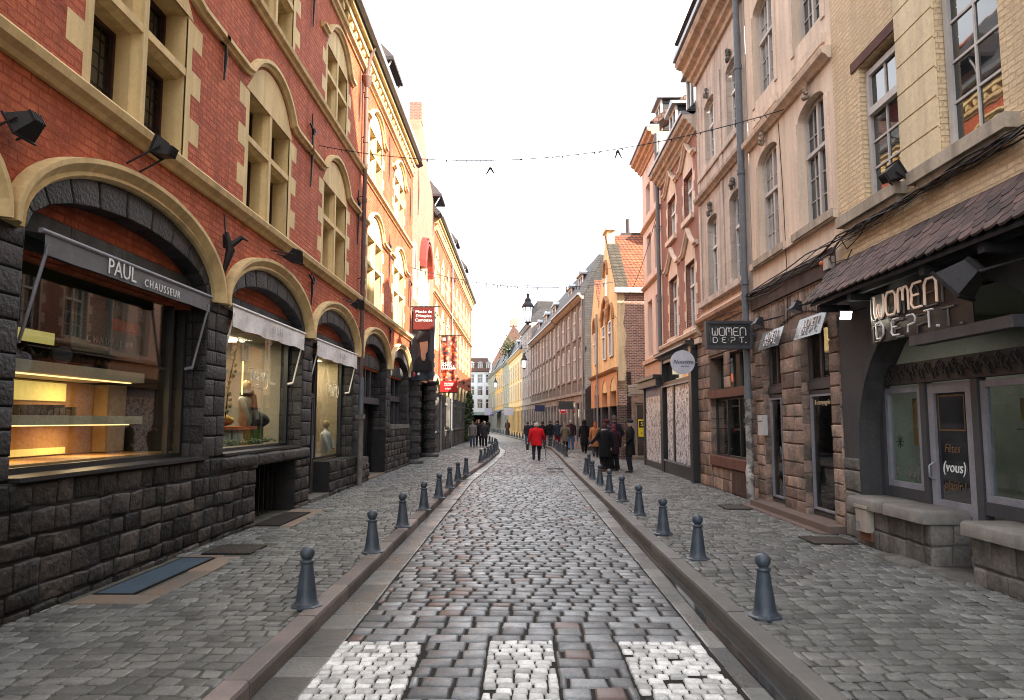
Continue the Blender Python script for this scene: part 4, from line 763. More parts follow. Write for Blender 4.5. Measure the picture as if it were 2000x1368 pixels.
# climbing plant
t = thing('climbing_plant', 'green climber growing up the far left wall behind the walking group', 'climbing plant', (LX + .1, 59, .12)); b = MB()
for i in range(2600):
    y = rnd.gauss(59, 1.6); z = rnd.uniform(.3, 4.3) * (1 - .06 * abs(y - 59)); x = LX + rnd.uniform(.05, .4); s_ = rnd.uniform(.05, .1); a = Vector([rnd.uniform(-1, 1) for _ in range(3)]).normalized() * s_; c = a.cross(Vector([rnd.uniform(-1, 1) for _ in range(3)])).normalized() * s_ * .7
    p = Vector((x, y, z)); b.add([p - a, p + c, p + a, p - c], [(0, 1, 2, 3)], tone=rnd.random())
b.build('leaves', mat('ivy_leaves', (.05, .075, .025), (.03, .05, .02), .6, tone=.6), t); b = MB()
for i in range(7): y = 57.5 + i * .5; b.tube([(LX + .08, y, .12), (LX + .12, y + .2, 2), (LX + .1, y - .1, 4)], .03, 6)
b.build('stem', DBR, t)
# flood lamps on the left wall
def flood(label, p, ydir, tilt, s=1, lit=False, arm=None, zoff=0):
    t = thing('floodlight', label, 'floodlight', p); M = Matrix.Translation(p) @ Matrix.Rotation(R(ydir), 4, 'Z') @ Matrix.Rotation(R(tilt), 4, 'X')
    def bx(x0, x1, y0, y1, z0, z1, nm, m, tp=1, par=t):
        b = MB(); q = [(x0 * tp, y0, z0 * tp), (x1 * tp, y0, z0 * tp), (x1, y1, z0), (x0, y1, z0), (x0 * tp, y0, z1 * tp), (x1 * tp, y0, z1 * tp), (x1, y1, z1), (x0, y1, z1)]; b.hexa([tuple(M @ Vector([c * s for c in v])) for v in q]); return b.build(nm, m, par)
    bx(-.16, .16, -.1, .1, -.12, .12, 'housing', IRON, .55); bx(-.18, .18, .1, .125, -.14, .14, 'bezel', IRON, 1); bx(-.15, .15, .1255, .13, -.11, .11, 'lens', glow((1, .97, .82), 16, 'lit_lens') if lit else flat('pale_lens', (.4, .42, .45), .2), 1)
    for k in range(5): bx(-.09 + .04 * k, -.08 + .04 * k, -.13, -.06, -.07, .07, 'cooling_fin', IRON)
    if arm: b = MB(); [b.tube([Vector(p) + Vector((0, s * .0, 0)) + o, Vector(arm) + o], .014 * s, 6) for o in (Vector((0, .17 * s, 0)), Vector((0, -.17 * s, 0)))]; b.build('bracket', IRON, t)
    return t
flood('black floodlight on a bracket over the large shoe shop arch', (LX + .34, 8.0, 4.97), 90, 20, .82, arm=(LX + .02, 7.9, 4.72))
flood('black floodlight pointing down above the second left arch', (LX + .3, 12.95, 4.87), 60, -60, .9, arm=(LX + .02, 12.6, 4.85))
flood('black floodlight pointing down above the third left arch beside the downpipe', (LX + .3, 18.2, 4.83), 60, -60, .9, arm=(LX + .02, 17.8, 4.85))
flood('black floodlight cut off at the left edge of the view', (LX + .2, 5.92, 4.4), 90, -30, .8, arm=(LX + .02, 5.9, 4.3))
for k, y in enumerate((44, 49, 54)): flood(['small black wall lamp nearest the red banner', 'small black wall lamp in the middle of the far left row', 'small black wall lamp farthest along the left wall'][k], (LX + .55, y, 4.4), -90, -50, .8, arm=(LX + .02, y, 4.5))
t = thing('ornamental_bracket', 'black iron bird shaped bracket on the brick between the first two left arches', 'iron bracket', F.P(10.35, 4.4, .1)); b = MB(); b.tube([F.P(10.35, 3.95, .06), F.P(10.36, 4.35, .16), F.P(10.34, 4.62, .1)], [.02, .07, .03], 8); b.tube([F.P(10.35, 4.4, .14), F.P(10.42, 4.56, .3), F.P(10.4, 4.5, .4)], [.05, .035, .01], 8); b.tube([F.P(10.35, 4.4, .1), F.P(10.2, 4.55, .12)], [.05, .02], 8); b.tube([F.P(10.35, 4.6, .08), F.P(10.35, 4.9, .05)], .012, 6); b.build('bracket_body', IRON, t)
# banners
def banner(label, x0, x1, y, z0, z1, m):
    t = thing('banner', label, 'banner', (x0, y, z1)); b = MB(); b.tube([(LX, y, z1 + .03), (x1 + .25, y, z1 + .03)], .025, 8); b.tube([(LX, y, z0 - .02), (x1, y, z0 - .02)], .02, 8); b.build('banner_pole', IRON, t)
    n = 14; vs = [(x0 + (x1 - x0) * i / n, y + .05 * math.sin(i * .9), z) for z in (z0, z1) for i in range(n + 1)]; vs += [(a, b_ + .01, c) for a, b_, c in vs]; k = 2 * (n + 1)
    fs = [(i, i + 1, n + 2 + i, n + 1 + i) for i in range(n)] + [(k + i, k + n + 1 + i, k + n + 2 + i, k + i + 1) for i in range(n)]
    MB().add(vs, fs, True).build('banner_cloth', m, t); return t
NAVY = mat('dark_blue_banner_cloth', (.035, .045, .06), (.05, .062, .08), .7)
t = banner('tall dark museum banner with a red title square hanging by the banded column', -4.36, -3.45, 28.4, 3.45, 6.35, NAVY); y = 28.32
b = MB(); b.box(-4.28, -3.46, y - .01, y - .0, 5.45, 6.34); b.build('red_title_square', mat('brick_red_cloth', (.11, .018, .014), (.09, .015, .012), .7), t)
for k, s_ in enumerate(('Musée de', "l'Hospice", 'Comtesse')): text(s_, (-3.87, y - .02, 6.16 - .17 * k), (1, 0, 0), .17, WHITE, t)
SK = mat('muted_skin_print', (.40, .25, .19), (.32, .2, .15), .7, 4)
b = MB(); b.prism(Fr(0, y - .004, 1, 0, 0, -1), [(-4.0, 4.75), (-3.97, 4.58), (-3.96, 4.3), (-4.04, 4.2), (-3.7, 4.2), (-3.78, 4.35), (-3.77, 4.48), (-3.7, 4.56), (-3.68, 4.75), (-3.69, 4.98), (-4.02, 4.98)], 0, .006); b.build('printed_bust', SK, t)
b = MB(); b.prism(Fr(0, y - .004, 1, 0, 0, -1), [(-4.1, 4.92), (-3.62, 4.99), (-3.62, 5.3), (-3.8, 5.38), (-4.05, 5.34), (-4.15, 5.15)], .002, .01); b.build('printed_cap', mat('dark_print', (.02, .02, .025)), t)
b = MB(); b.add([(-4.25, y - .02, 3.8), (-3.5, y - .02, 3.8), (-3.55, y - .02, 4.15), (-3.74, y - .02, 4.38), (-3.86, y - .02, 4.05), (-3.98, y - .02, 4.42), (-4.2, y - .02, 4.2)], [(0, 1, 4, 5, 6), (1, 2, 3, 4)]); b.build('printed_collar', mat('dark_print', (.02, .02, .025)), t)
b = MB(); b.box(-4.08, -4.0, y - .02, y - .015, 3.62, 3.72); b.build('small_emblem', WHITE, t); b = MB(); blob(b, (-4.22, y - .02, 3.66), .07, 3, .7, .1, 1.5); b.build('small_emblem', flat('red_emblem', (.45, .05, .08)), t)
fm = bpy.data.materials.new('floral_print'); fm.use_nodes = True; q = fm.node_tree; n_ = q.nodes; pb = n_['Principled BSDF']; vo = n_.new('ShaderNodeTexNoise'); vo.inputs['Scale'].default_value = 5; vo.inputs['Detail'].default_value = 5; tcn = n_.new('ShaderNodeTexCoord'); rr = n_.new('ShaderNodeValToRGB'); e = rr.color_ramp.elements; e[0].position = .38; e[0].color = (.02, .025, .03, 1); e[1].position = .52; e[1].color = (.36, .03, .02, 1); e2 = e.new(.6); e2.color = (.6, .16, .05, 1); e3 = e.new(.47); e3.color = (.12, .03, .03, 1); e4 = e.new(.68); e4.color = (.65, .45, .3, 1)
q.links.new(tcn.outputs['Object'], vo.inputs[0]); q.links.new(vo.outputs[0], rr.inputs[0]); q.links.new(rr.outputs[0], pb.inputs['Base Color'])
t = banner('banner of red and orange blooms with a bright red foot, right of the museum banner', -4.32, -3.42, 38.6, 3.35, 6.4, fm); y = 38.52
b = MB(); b.box(-4.34, -3.42, y - .01, y, 3.35, 3.95); b.build('red_foot', flat('bright_red_print', (.32, .008, .007)), t)
def scribble(x0, x1, y, z, h, m, parent, seed=1):   # unreadable small print: a row of short upright strokes
    r_ = random.Random(seed); b = MB(); x = x0
    while x < x1 - h * .4: w = h * r_.uniform(.35, .6); b.box(x, x + w * .35, y - .004, y, z - h / 2, z + h / 2); q_ = r_.choice((-.42, 0, .42)); b.box(x, x + w, y - .006, y - .0045, z + h * q_ - h * .1, z + h * q_ + h * .1); x += w + h * .16
    b.build('small_print', m, parent)
scribble(-4.1, -3.62, y - .012, 3.82, .07, WHITE, t, 1); scribble(-4.1, -3.62, y - .012, 3.72, .07, WHITE, t, 2); scribble(-4.05, -3.7, y - .012, 3.53, .08, WHITE, t, 3); scribble(-4.25, -3.7, y - .012, 4.9, .15, WHITE, t, 4); scribble(-4.28, -3.52, y - .012, 4.72, .17, WHITE, t, 5)
b = MB(); b.box(-4.28, -3.5, y - .02, y - .015, 4.58, 4.63); b.build('white_rule', WHITE, t); b = MB(); b.box(-4.22, -4.05, y - .02, y - .015, 6.12, 6.3); b.build('small_emblem', mat('grey_emblem', (.3, .3, .32)), t)
# ------------------------------------------------------------------ right side
RX = 4.95; G = Fr(RX, 0, 0, 1, -1, 0)
# cream brick building, nearest on the right
A = thing('cream_building', 'cream painted brick building with a tiled canopy nearest on the right', 'building', (RX, 7, 0))
w1 = (9.08, 10.1, 4.93, 6.98); w2 = (7.12, 8.2, 4.93, 7.1); w0 = (5.0, 6.1, 4.93, 7.1)
up = [(x[0], x[1], 9.2, 11.3) for x in (w1, w2, w0)] + [(x[0], x[1], 13.2, 15) for x in (w1, w2, w0)]
b = MB().wall(G, -14, 10.95, 3.9, 20.5, [w1, w2, w0] + up, rv=.18); b.quad(G.P(10.95, 3.9, 0), G.P(10.95, 20.5, 0), G.P(10.95, 20.5, -9), G.P(10.95, 3.9, -9)); b.quad(G.P(-14, 0, 0), G.P(-14, 20.5, 0), G.P(-14, 20.5, -9), G.P(-14, 0, -9)); b.quad(G.P(-14, 20.5, 0), G.P(10.95, 20.5, 0), G.P(10.95, 20.5, -9), G.P(-14, 20.5, -9)); b.quad(G.P(-14, 0, -8.9), G.P(10.95, 0, -8.9), G.P(10.95, 20.4, -8.9), G.P(-14, 20.4, -8.9)); b.build('brick_wall', CRBR, A)
REFL = pane('clear_upper_glass', (.03, .035, .04), .02)
for x in [w1, w2, w0] + up:
    cw = casement(G, x[0] + .03, x[1] - .03, x[2] + .02, x[3] - .1, -.15, A, GWFR, REFL, zt=x[2] + (x[3] - x[2]) * (.64 if x[2] < 6 and x[0] > 9 else .97), rows=(1, 3) if x[0] > 9 else (1, 4), fw=.085, mull=False, cols=2, bar=.03)
b = MB(); b.fbox(G, w1[0] - .1, w1[1] + .22, 6.99, 7.14, -.1, .02); b.build('timber_lintel', mat('red_brown_lintel', (.14, .06, .05), (.08, .04, .035), .8, 4, .3, 15), A)
b = MB()
for k in range(22): z = 4.93 + k * .37; b.fbox(G, 8.22, 9.04, z + .012, z + .36, -.02, .035); b.fbox(G, 8.21, 9.05, z - .012, z + .012, -.02, .02)
b.build('rusticated_pier', mat('cream_stone_pier', (.76, .62, .41), (.66, .53, .34), .7, 1.5, .15, 14, streak=.25), A)
SILL = mat('grey_cream_sill', (.50, .42, .33), (.33, .28, .22), .75, 3, .3, 20, streak=.4)
for u0, u1 in ((8.98, 10.72), (6.9, 8.72), (4.6, 6.5)): b = MB(); b.prism(Fr(RX, 0, 0, 1, -1, 0), [(u0, 4.74), (u1, 4.74), (u1, 4.9), (u0, 4.9)], -.02, .16); b.fbox(G, u0 + .1, u1 - .12, 4.66, 4.74, -.02, .1); b.build('window_sill', SILL, A)
# ground storey: charcoal rendered arch
ah = (6.05, 10.62, .0, 1.55, 1.9)
b = MB().wall(G, 3.0, 11.12, 0, 3.95, [ah, ], rv=.38); b.wall(G, -14, 3, 0, 3.95, [(-2, 1, .1, 2.8)], rv=.3); b.build('rendered_arch', DGREY, A)
b = MB(); b.stones([(a, c, z + .006, e - .006) for a, c, z, e in courses(10.64, 11.12, .12, 1.3, (.25, .35), (.48, .6))], lambda a, z, h: G.P(a, z, .01 + h), .02, .012, .02); b.build('corner_stonework', GREYST, A)
IR = Fr(RX + .36, 0, 0, 1, -1, 0)
b = MB(); b.fbox(IR, 6.1, 10.6, 2.34, 2.62, -.05, .08); 
for k in range(60): u = 6.15 + k * .074; z = 2.48 + .05 * math.sin(k * 1.7); b.tube([IR.P(u, z - .06, .09), IR.P(u + .05, z + .03, .1), IR.P(u + .02, z + .07, .09)], .012, 5)
b.build('carved_frieze', mat('dark_carved_wood', (.05, .045, .045), (.03, .028, .028), .6, 8, .5, 30), A)
f = MB()
for u0, u1 in ((10.48, 10.6), (9.4, 9.52), (8.32, 8.44), (6.9, 7.0)): f.fbox(IR, u0, u1, .12, 2.34, -.05, .06)
f.fbox(IR, 9.52, 10.48, .78, .93, -.05, .05); f.fbox(IR, 6.1, 8.32, .78, .93, -.05, .05); f.build('dark_posts', GREYP, A)
for u0, u1, nm in ((9.54, 10.46, 'w'), (7.02, 8.30, 'w')):
    sf = frame(MB(), IR, u0, u1, .93, 2.3, -.03, .075, .07).build('shop_window_frame', LGREY, A); glass(IR, u0 + .07, u1 - .07, 1.0, 2.23, .0, sf)
dr = MB(); frame(dr, IR, 8.46, 9.38, .13, 2.32, -.02, .13, .055); dr.fbox(IR, 8.59, 9.25, .72, .86, -.02, .034); dr = dr.build('door', LGREY, A); MB().fbox(IR, 8.59, 9.25, .26, .72, -.015, .0).build('door_panel', GREYP, dr); MB().fbox(IR, 8.58, 9.26, .86, 2.2, -.006, .002).build('door_pane', PG, dr)
b = MB(); b.tube([IR.P(9.31, 1.1, .04), IR.P(9.31, 1.14, .1), IR.P(9.31, 1.27, .1), IR.P(9.31, 1.31, .04)], .014, 8); b.build('handle', ZINC, dr)
SCR = flat('faint_orange_chalk', (.15, .085, .045)); b = MB(); frame(b, IR, 8.66, 9.2, 1.72, 2.16, .004, .015, .004); b.build('gilt_outline', flat('dull_gilt', (.17, .09, .035)), dr)
text('Fêtes', IR.P(8.95, 1.5, .008), (0, -1, 0), .15, SCR, dr, shear=.2); text('(vous)', IR.P(8.93, 1.27, .01), (0, -1, 0), .19, WHITE, dr, shear=.15); text('plaisir !', IR.P(8.93, 1.05, .008), (0, -1, 0), .15, SCR, dr, shear=.2)
room(IR, 6.1, 10.6, .1, 3.4, -.06, -2.6, mat('dim_shop_wall', (.30, .32, .28), (.24, .25, .23), .85), A); shoplight('shop_fill_light', IR.P(9.4, 3.2, -1.2), 2.6, .5, (1, .92, .78))  # area light added to brighten the dim interior, not a visible lamp
t = thing('picture_frame', 'empty gilt picture frame hanging in the window left of the charcoal shop door', 'picture frame', IR.P(9.85, 2, -.2)); frame(MB(), IR, 9.62, 10.12, 1.5, 2.15, -.2, .03, .03).build('frame', flat('gilt', (.28, .13, .03)), t)
t = thing('window_numbers', 'faint grey R 867 characters low on the window left of the charcoal shop door', 'window lettering', IR.P(10, 1.15, .01)); text('R  867', IR.P(9.98, 1.14, .008), (0, -1, 0), .22, flat('grey_numbers', (.12, .12, .12)), t, sp=1.1)
t = thing('star_ornament', 'small dark star shaped ornament in the charcoal shop window', 'ornament', IR.P(10.25, 1.55, -.05)); b = MB()
for k in range(4): a = k * math.pi / 4; b.tube([IR.P(10.25 + .09 * math.cos(a), 1.55 + .09 * math.sin(a), -.04), IR.P(10.25 - .09 * math.cos(a), 1.55 - .09 * math.sin(a), -.04)], .006, 4)
b.build('star', IRON, t)
t = thing('display_figure', 'wire hanger of dark clothes and a pale card in the far right shop window', 'clothes display', IR.P(7.9, 1.6, -.3)); b = MB(); b.tube([IR.P(7.6, 1.75, -.3), IR.P(8.2, 1.75, -.3)], .012, 6); b.tube([IR.P(7.75, 1.75, -.3), IR.P(7.9, 1.2, -.3), IR.P(8.0, 1.1, -.3)], .01, 6); b.build('rail', ZINC, t); b = MB(); b.fbox(IR, 7.85, 8.2, 1.85, 2.1, -.35, -.34); b.build('card', flat('tan_card', (.35, .22, .1)), t); b = MB(); blob(b, IR.P(7.6, 1.4, -.35), .2, 5, .6, 1, 1.4); b.build('garment', DKF, t)
# low stone benches
def bench(u0, u1, z1, nm):
    b = MB(); b.fbox(G, u0 + .05, u1 - .05, 0, z1 - .15, -.4, .12); b.stones([(a, c, z + .006, e - .006) for a, c, z, e in courses(u0 + .05, u1 - .05, .1, z1 - .15, (.2, .28), (.3, .45))], lambda a, z, h: G.P(a, z, .13 + h), .02, .015, .02)
    for u, sg in ((u0 + .05, -1),): b.stones([(a, c, z + .006, e - .006) for a, c, z, e in courses(-.4, .13, .1, z1 - .15, (.22, .28), (.25, .3))], lambda a, z, h: G.P(u + sg * h, z, a), .02, .015, .02)
    b.build('bench_stonework', GREYST, A); b = MB(); b.stones([(u0, (u0 + u1) / 2 - .004, -.4, .24), ((u0 + u1) / 2 + .004, u1, -.4, .24)], lambda a, d, h: G.P(a, z1 + h - .01, d), .025, .01, .14, .006, .003); b.build('bench_slab', mat('worn_slab', (.21, .195, .175), (.13, .12, .11), .6, 3, .45, 25, streak=.2), A)
bench(8.62, 10.6, .78, 1); bench(5.2, 7.92, .78, 2)
b = MB(); b.stones([(7.9, 8.7, -.35, .3), (8.72, 9.5, -.35, .42)], lambda a, d, h: G.P(a, .13 + h, d), .02, .02, .1, .006, .003); b.build('door_slab', GREYST, A)
t = thing('meter_box', 'beige electric box fixed to the low stone wall of the charcoal shop', 'electric box', G.P(10.2, .4, .25)); b = MB(); b.fbox(G, 10.0, 10.32, .32, .66, .14, .24); b.fbox(G, 9.98, 10.34, .64, .68, .14, .255); b.build('box_body', mat('beige_plastic', (.42, .36, .31), (.35, .3, .26), .5, 3, .1, 20, streak=.3), t); b = MB(); b.fbox(G, 10.2, 10.28, .36, .46, .24, .25); b.build('box_lock', ZINC, t); b = MB(); b.fbox(G, 10.0, 10.32, .2, .32, .14, .19); b.build('rusty_bracket', mat('rust', (.2, .09, .05), (.12, .06, .04), .8), t)
# tiled canopy with real scalloped tiles
b = MB(); u = 3.0
nr = 6; base = lambda u, r: (4.25 - r * (.58 / nr), .0 + r * (.48 / nr))
for r in range(nr):
    z0, d0 = base(0, r); z1, d1 = base(0, r + 1.45); off = .1 * (r % 2)
    for k in range(41):
        u = 2.9 + off + k * .2; 
        if u > 11.0: continue
        T = rnd.random(); w = .188; jz = rnd.uniform(-.006, .006); pts = []
        for a, q in ((0, 0), (0, .62), (.12, .86), (.32, .98), (.5, 1.0), (.68, .98), (.88, .86), (1, .62), (1, 0)): pts.append((u + w * a, z0 + (z1 - z0) * q + .028 + jz, d0 + (d1 - d0) * q + .018 + .01 * q))
        n = len(pts); lo = [(a, z - .02, d - .012) for a, z, d in pts]
        b.add([G.P(*p) for p in pts] + [G.P(*p) for p in lo], [tuple(range(n)), tuple(range(2 * n - 1, n - 1, -1))] + [(i, (i + 1) % n, n + (i + 1) % n, n + i) for i in range(n)], tone=T)
b.build('canopy_tiles', PLUM, A)
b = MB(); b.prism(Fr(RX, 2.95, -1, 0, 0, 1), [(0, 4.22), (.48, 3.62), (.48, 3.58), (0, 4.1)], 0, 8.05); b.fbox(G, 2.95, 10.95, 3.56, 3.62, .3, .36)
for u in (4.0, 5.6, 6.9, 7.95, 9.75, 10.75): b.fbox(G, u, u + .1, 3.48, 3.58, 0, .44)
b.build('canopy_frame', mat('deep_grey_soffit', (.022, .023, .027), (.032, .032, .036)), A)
# WOMEN DEPT big sign, box sign, small signs
NEON = glow((.80, .58, .45), .05, 'lit_peach_letters'); LW = flat('off_white_letters', (.75, .7, .68), emit=.0); SMOKE = bpy.data.materials.new('smoked_acrylic'); SMOKE.use_nodes = True; pb = SMOKE.node_tree.nodes['Principled BSDF']; pb.inputs['Base Color'].default_value = (.018, .018, .021, 1); pb.inputs['Alpha'].default_value = .95; pb.inputs['Roughness'].default_value = .45; pb.inputs['Specular IOR Level'].default_value = .15
GH = flat('grey_shadow_letters', (.13, .13, .13))
t = thing('shop_sign', 'large dark WOMEN DEPT. sign with raised letters under the tiled canopy', 'shop sign', G.P(8.5, 3.1, .25)); b = MB(); b.fbox(G, 7.45, 9.62, 2.86, 3.5, .22, .235); b.build('sign_panel', SMOKE, t); b = MB(); b.fbox(G, 6.85, 8.7, 2.74, 2.86, .1, .24); b.build('sign_ledge', GREYP, t)
b = MB(); womendept(b, lambda a, z: G.P(-a, z, .3), -9.38, -7.95, 2.9, 3.46, .0145, low=False); b.build('sign_letters', NEON, t); b = MB(); womendept(b, lambda a, z: G.P(-a, z, .3), -9.38, -7.95, 2.9, 3.46, .0145, top=False); b.build('sign_letters', LW, t); b = MB(); womendept(b, lambda a, z: G.P(-a, z, .24), -9.58, -7.6, 2.88, 3.46, .014); b.build('shadow_letters', GH, t)
t = thing('shop_sign', 'black box sign reading WOMEN DEPT. projecting over the pavement', 'box sign', (4.4, 15.1, 3.6)); b = MB(); b.box(3.93, 4.82, 15.03, 15.16, 3.4, 3.88); b.build('sign_box', BLK, t); b = MB()
for q in ((3.9, 4.86, 3.87, 3.93), (3.9, 4.86, 3.34, 3.41), (3.9, 3.95, 3.41, 3.87), (4.81, 4.86, 3.41, 3.87)): b.box(q[0], q[1], 14.99, 15.19, q[2], q[3])
b.box(4.86, 4.95, 15.05, 15.12, 3.6, 3.66); b.build('sign_rim', GREYP, t); b = MB(); womendept(b, lambda a, z: (a, 15.01, z), 4.03, 4.74, 3.47, 3.78, .011); b.build('sign_letters', LW, t); b = MB(); womendept(b, lambda a, z: (a, 15.025, z), 3.98, 4.69, 3.5, 3.82, .006); b.build('shadow_letters', GH, t)
PLX = bpy.data.materials.new('clear_acrylic_plate'); PLX.use_nodes = True; pb = PLX.node_tree.nodes['Principled BSDF']; pb.inputs['Base Color'].default_value = (.3, .3, .31, 1); pb.inputs['Alpha'].default_value = .45; pb.inputs['Roughness'].default_value = .15
for u0, u1, lab in ((13.3, 14.45, 'small clear WOMEN DEPT. plate above the door beside the downpipe'), (11.42, 12.55, 'small clear WOMEN DEPT. plate next to the canopy end')):
    t = thing('shop_sign', lab, 'shop sign', G.P(u0, 3.4, .1)); b = MB(); b.hexa([G.P(u0, 3.24, .16), G.P(u1, 3.24, .16), G.P(u1, 3.6, .04), G.P(u0, 3.6, .04), G.P(u0, 3.24, .17), G.P(u1, 3.24, .17), G.P(u1, 3.6, .05), G.P(u0, 3.6, .05)]); b.build('sign_plate', PLX, t); b = MB(); womendept(b, lambda a, z: G.P(-a, z, .18 - (z - 3.24) / 3), -u1 + .3, -u0 - .2, 3.3, 3.55, .011); b.build('sign_letters', LW, t)
    flood(['black floodlight on a bracket above the plate beside the downpipe', 'black floodlight on a bracket above the plate next to the canopy end'][u0 < 12], G.P((u0 + u1) / 2 - .1, 3.74, .35), 90, -70, .7, arm=G.P((u0 + u1) / 2 - .4, 3.8, .02))
flood('lit white floodlight under the left end of the tiled canopy', G.P(10.0, 3.33, .42), 180, -25, .5, lit=True, arm=G.P(10.1, 3.42, .1))
flood('added glowing unit standing in for the reflection at the left end of the large WOMEN DEPT. sign', G.P(9.52, 3.32, .12), 205, -5, .36, lit=True, arm=G.P(9.6, 3.4, .02))  # no real lamp: glowing box added for the bright reflection in the sign plate
flood('large black ribbed floodlight under the canopy at the right edge', G.P(7.2, 3.3, .45), 40, -40, 1.3, arm=G.P(6.9, 3.4, .1))
flood('black floodlight perched on the sill between the two upper cream windows', G.P(8.9, 4.95, .25), -90, 30, .85, arm=G.P(8.9, 4.75, .02))
sp = bpy.data.lights.new('sign_lamp', 'SPOT'); sp.energy = 1; sp.color = (1, .95, .75); sp.spot_size = R(120); sp.shadow_soft_size = .08; so2 = bpy.data.objects.new('sign_lamp', sp); COL.objects.link(so2); so2.location = G.P(9.62, 3.3, .4); so2.rotation_euler = Vector((-.5, 1, .1)).to_track_quat('Z', 'Y').to_euler()
t = thing('alarm_siren', 'small beige alarm box with an orange lamp on the dark timber band', 'alarm', G.P(11.3, 4.33, .1)); b = MB(); b.fbox(G, 11.12, 11.32, 4.22, 4.42, .02, .12); b.build('alarm_box', mat('beige_plastic', (.42, .36, .31)), t); b = MB(); b.sph(G.P(11.4, 4.36, .09), .05, 12, 8); b.build('orange_lamp', flat('orange_lamp', (.7, .12, .02), .3), t)

# pink cream stucco building and its twin
Bd = thing('stucco_building', 'pink cream stucco building with arched windows beside the tall grey downpipe', 'building', (RX, 13, 0))
wa = [(11.3, 12.42), (13.45, 14.6)]
H1 = [(a, c, 5.17, 7.12, .22) for a, c in wa] + [(a, c, 8.5, 10.4, .2) for a, c in wa]
b = MB().wall(G, 10.95, 15.12, 4.0, 12.5, H1, rv=.22, d=-.004); b.build('stucco_wall', PINK, Bd)
for a, c, z0, z1, r in H1: casement(G, a + .03, c - .03, z0 + .02, z1 - .04, -.2, Bd, GWFR, PC if rnd.random() < .4 else PG, rise=r, rows=(2, 3), fw=.055)
b = MB(); b2 = MB()
for a, c in wa:
    b2.fbox(G, a - .3, c + .25, 5.02, 5.15, -.02, .1); b.fbox(G, a - .12, c + .12, 7.98, 8.14, -.02, .045)
    for z0, z1 in ((5.17, 7.12), (8.4, 10.4)): b.fbox(G, a - .16, a - .02, z0, z1, -.02, .02); b.fbox(G, c + .02, c + .16, z0, z1, -.02, .02)
course(b, G, 10.96, 15.1, 7.6, 1.0); b.fbox(G, 10.98, 15.1, 5.02 - .02, 5.16 - .02, -.02, .07); b.build('trim', mat('pale_pink_trim', (.76, .60, .47), (.64, .50, .40), .7, 2, .15, 14, streak=.3), Bd); b2.build('window_sill', SILL, Bd)
CARV = mat('carved_ornament', (.42, .34, .26), (.26, .2, .16), .85, 12, .5, 40)
def carving(F, u, z, s, parent, m=CARV, seed=0):
    b = MB()
    for k in range(9): blob(b, F.P(u + s * rnd.uniform(-.5, .5), z + s * rnd.uniform(-1, 1), .05 + .04 * rnd.random()), s * rnd.uniform(.22, .42), seed + k, k=8, m=6, fq=5)
    b.build('keystone_carving', m, parent)
for a, c in wa: carving(G, (a + c) / 2, 7.46, .14, Bd); carving(G, (a + c) / 2, 10.75, .14, Bd)
CORN = [(0, 0), (0, .08), (.1, .12), (.16, .22), (.3, .25), (.34, .4), (.5, .44), (.55, .6), (.68, .66), (.74, .64), (.76, 0)]
def cornice(F, u0, u1, z, k, m, parent, gut=True):
    b = MB(); b.sweep(F, [(u0, z), (u1, z)], [(a * k, d * k) for a, d in CORN]); b.build('cornice', m, parent)
    if gut: b = MB(); b.fbox(F, u0, u1, z + .76 * k, z + .9 * k, 0, .72 * k); b.build('gutter', ZINC, parent)
cornice(G, 10.96, 15.12, 11.7, .8, PINK, Bd)
b = MB(); b.fbox(G, 11.13, 15.15, 4.15, 4.56, -.1, .06); b.build('timber_band', TIMB, Bd)
b = MB(); b.fbox(G, 11.13, 15.2, 3.45, 4.2, -.4, -.02)
piers = [(11.18, 11.52), (12.7, 13.68), (14.72, 15.2)]
for a, c in piers: b.fbox(G, a, c, 0, 3.5, -.5, -.02)
b.build('pier_core', PINKB, Bd)
b = MB()
for a, c in piers:
    b.stones([(p, q, z + .006, e - .006) for p, q, z, e in courses(a, c, .12, 3.5, (.2, .34), (.3, .5))], lambda p, z, h: G.P(p, z, h), .014, .008, .014, .009, .007)
    b.stones([(p, q, z + .006, e - .006) for p, q, z, e in courses(-.15, 0, .12, 3.5, (.22, .34), (.15, .2))], lambda d, z, h, a=a: G.P(a - h, z, d), .014, .006, .014, .007, .005)
x = 11.2
while x < 15.1: w = rnd.uniform(.12, .17); b.stones([(x, x + w - .01, 3.58 + .16 * abs(math.sin((x - 11.5) * 1.35)), 4.13)], lambda p, z, h: G.P(p, z, h), .015, .01, .02, .006, .006); x += w
b.build('pier_stonework', PINKST, Bd)
b = MB(); 
for c in (12.1, 14.2): b.prism(G, [(c - .6, 3.0)] + arcpts(c, 3.3, .6, .35, 10) + [(c + .6, 3.0)], -.035, .012) if 0 else None
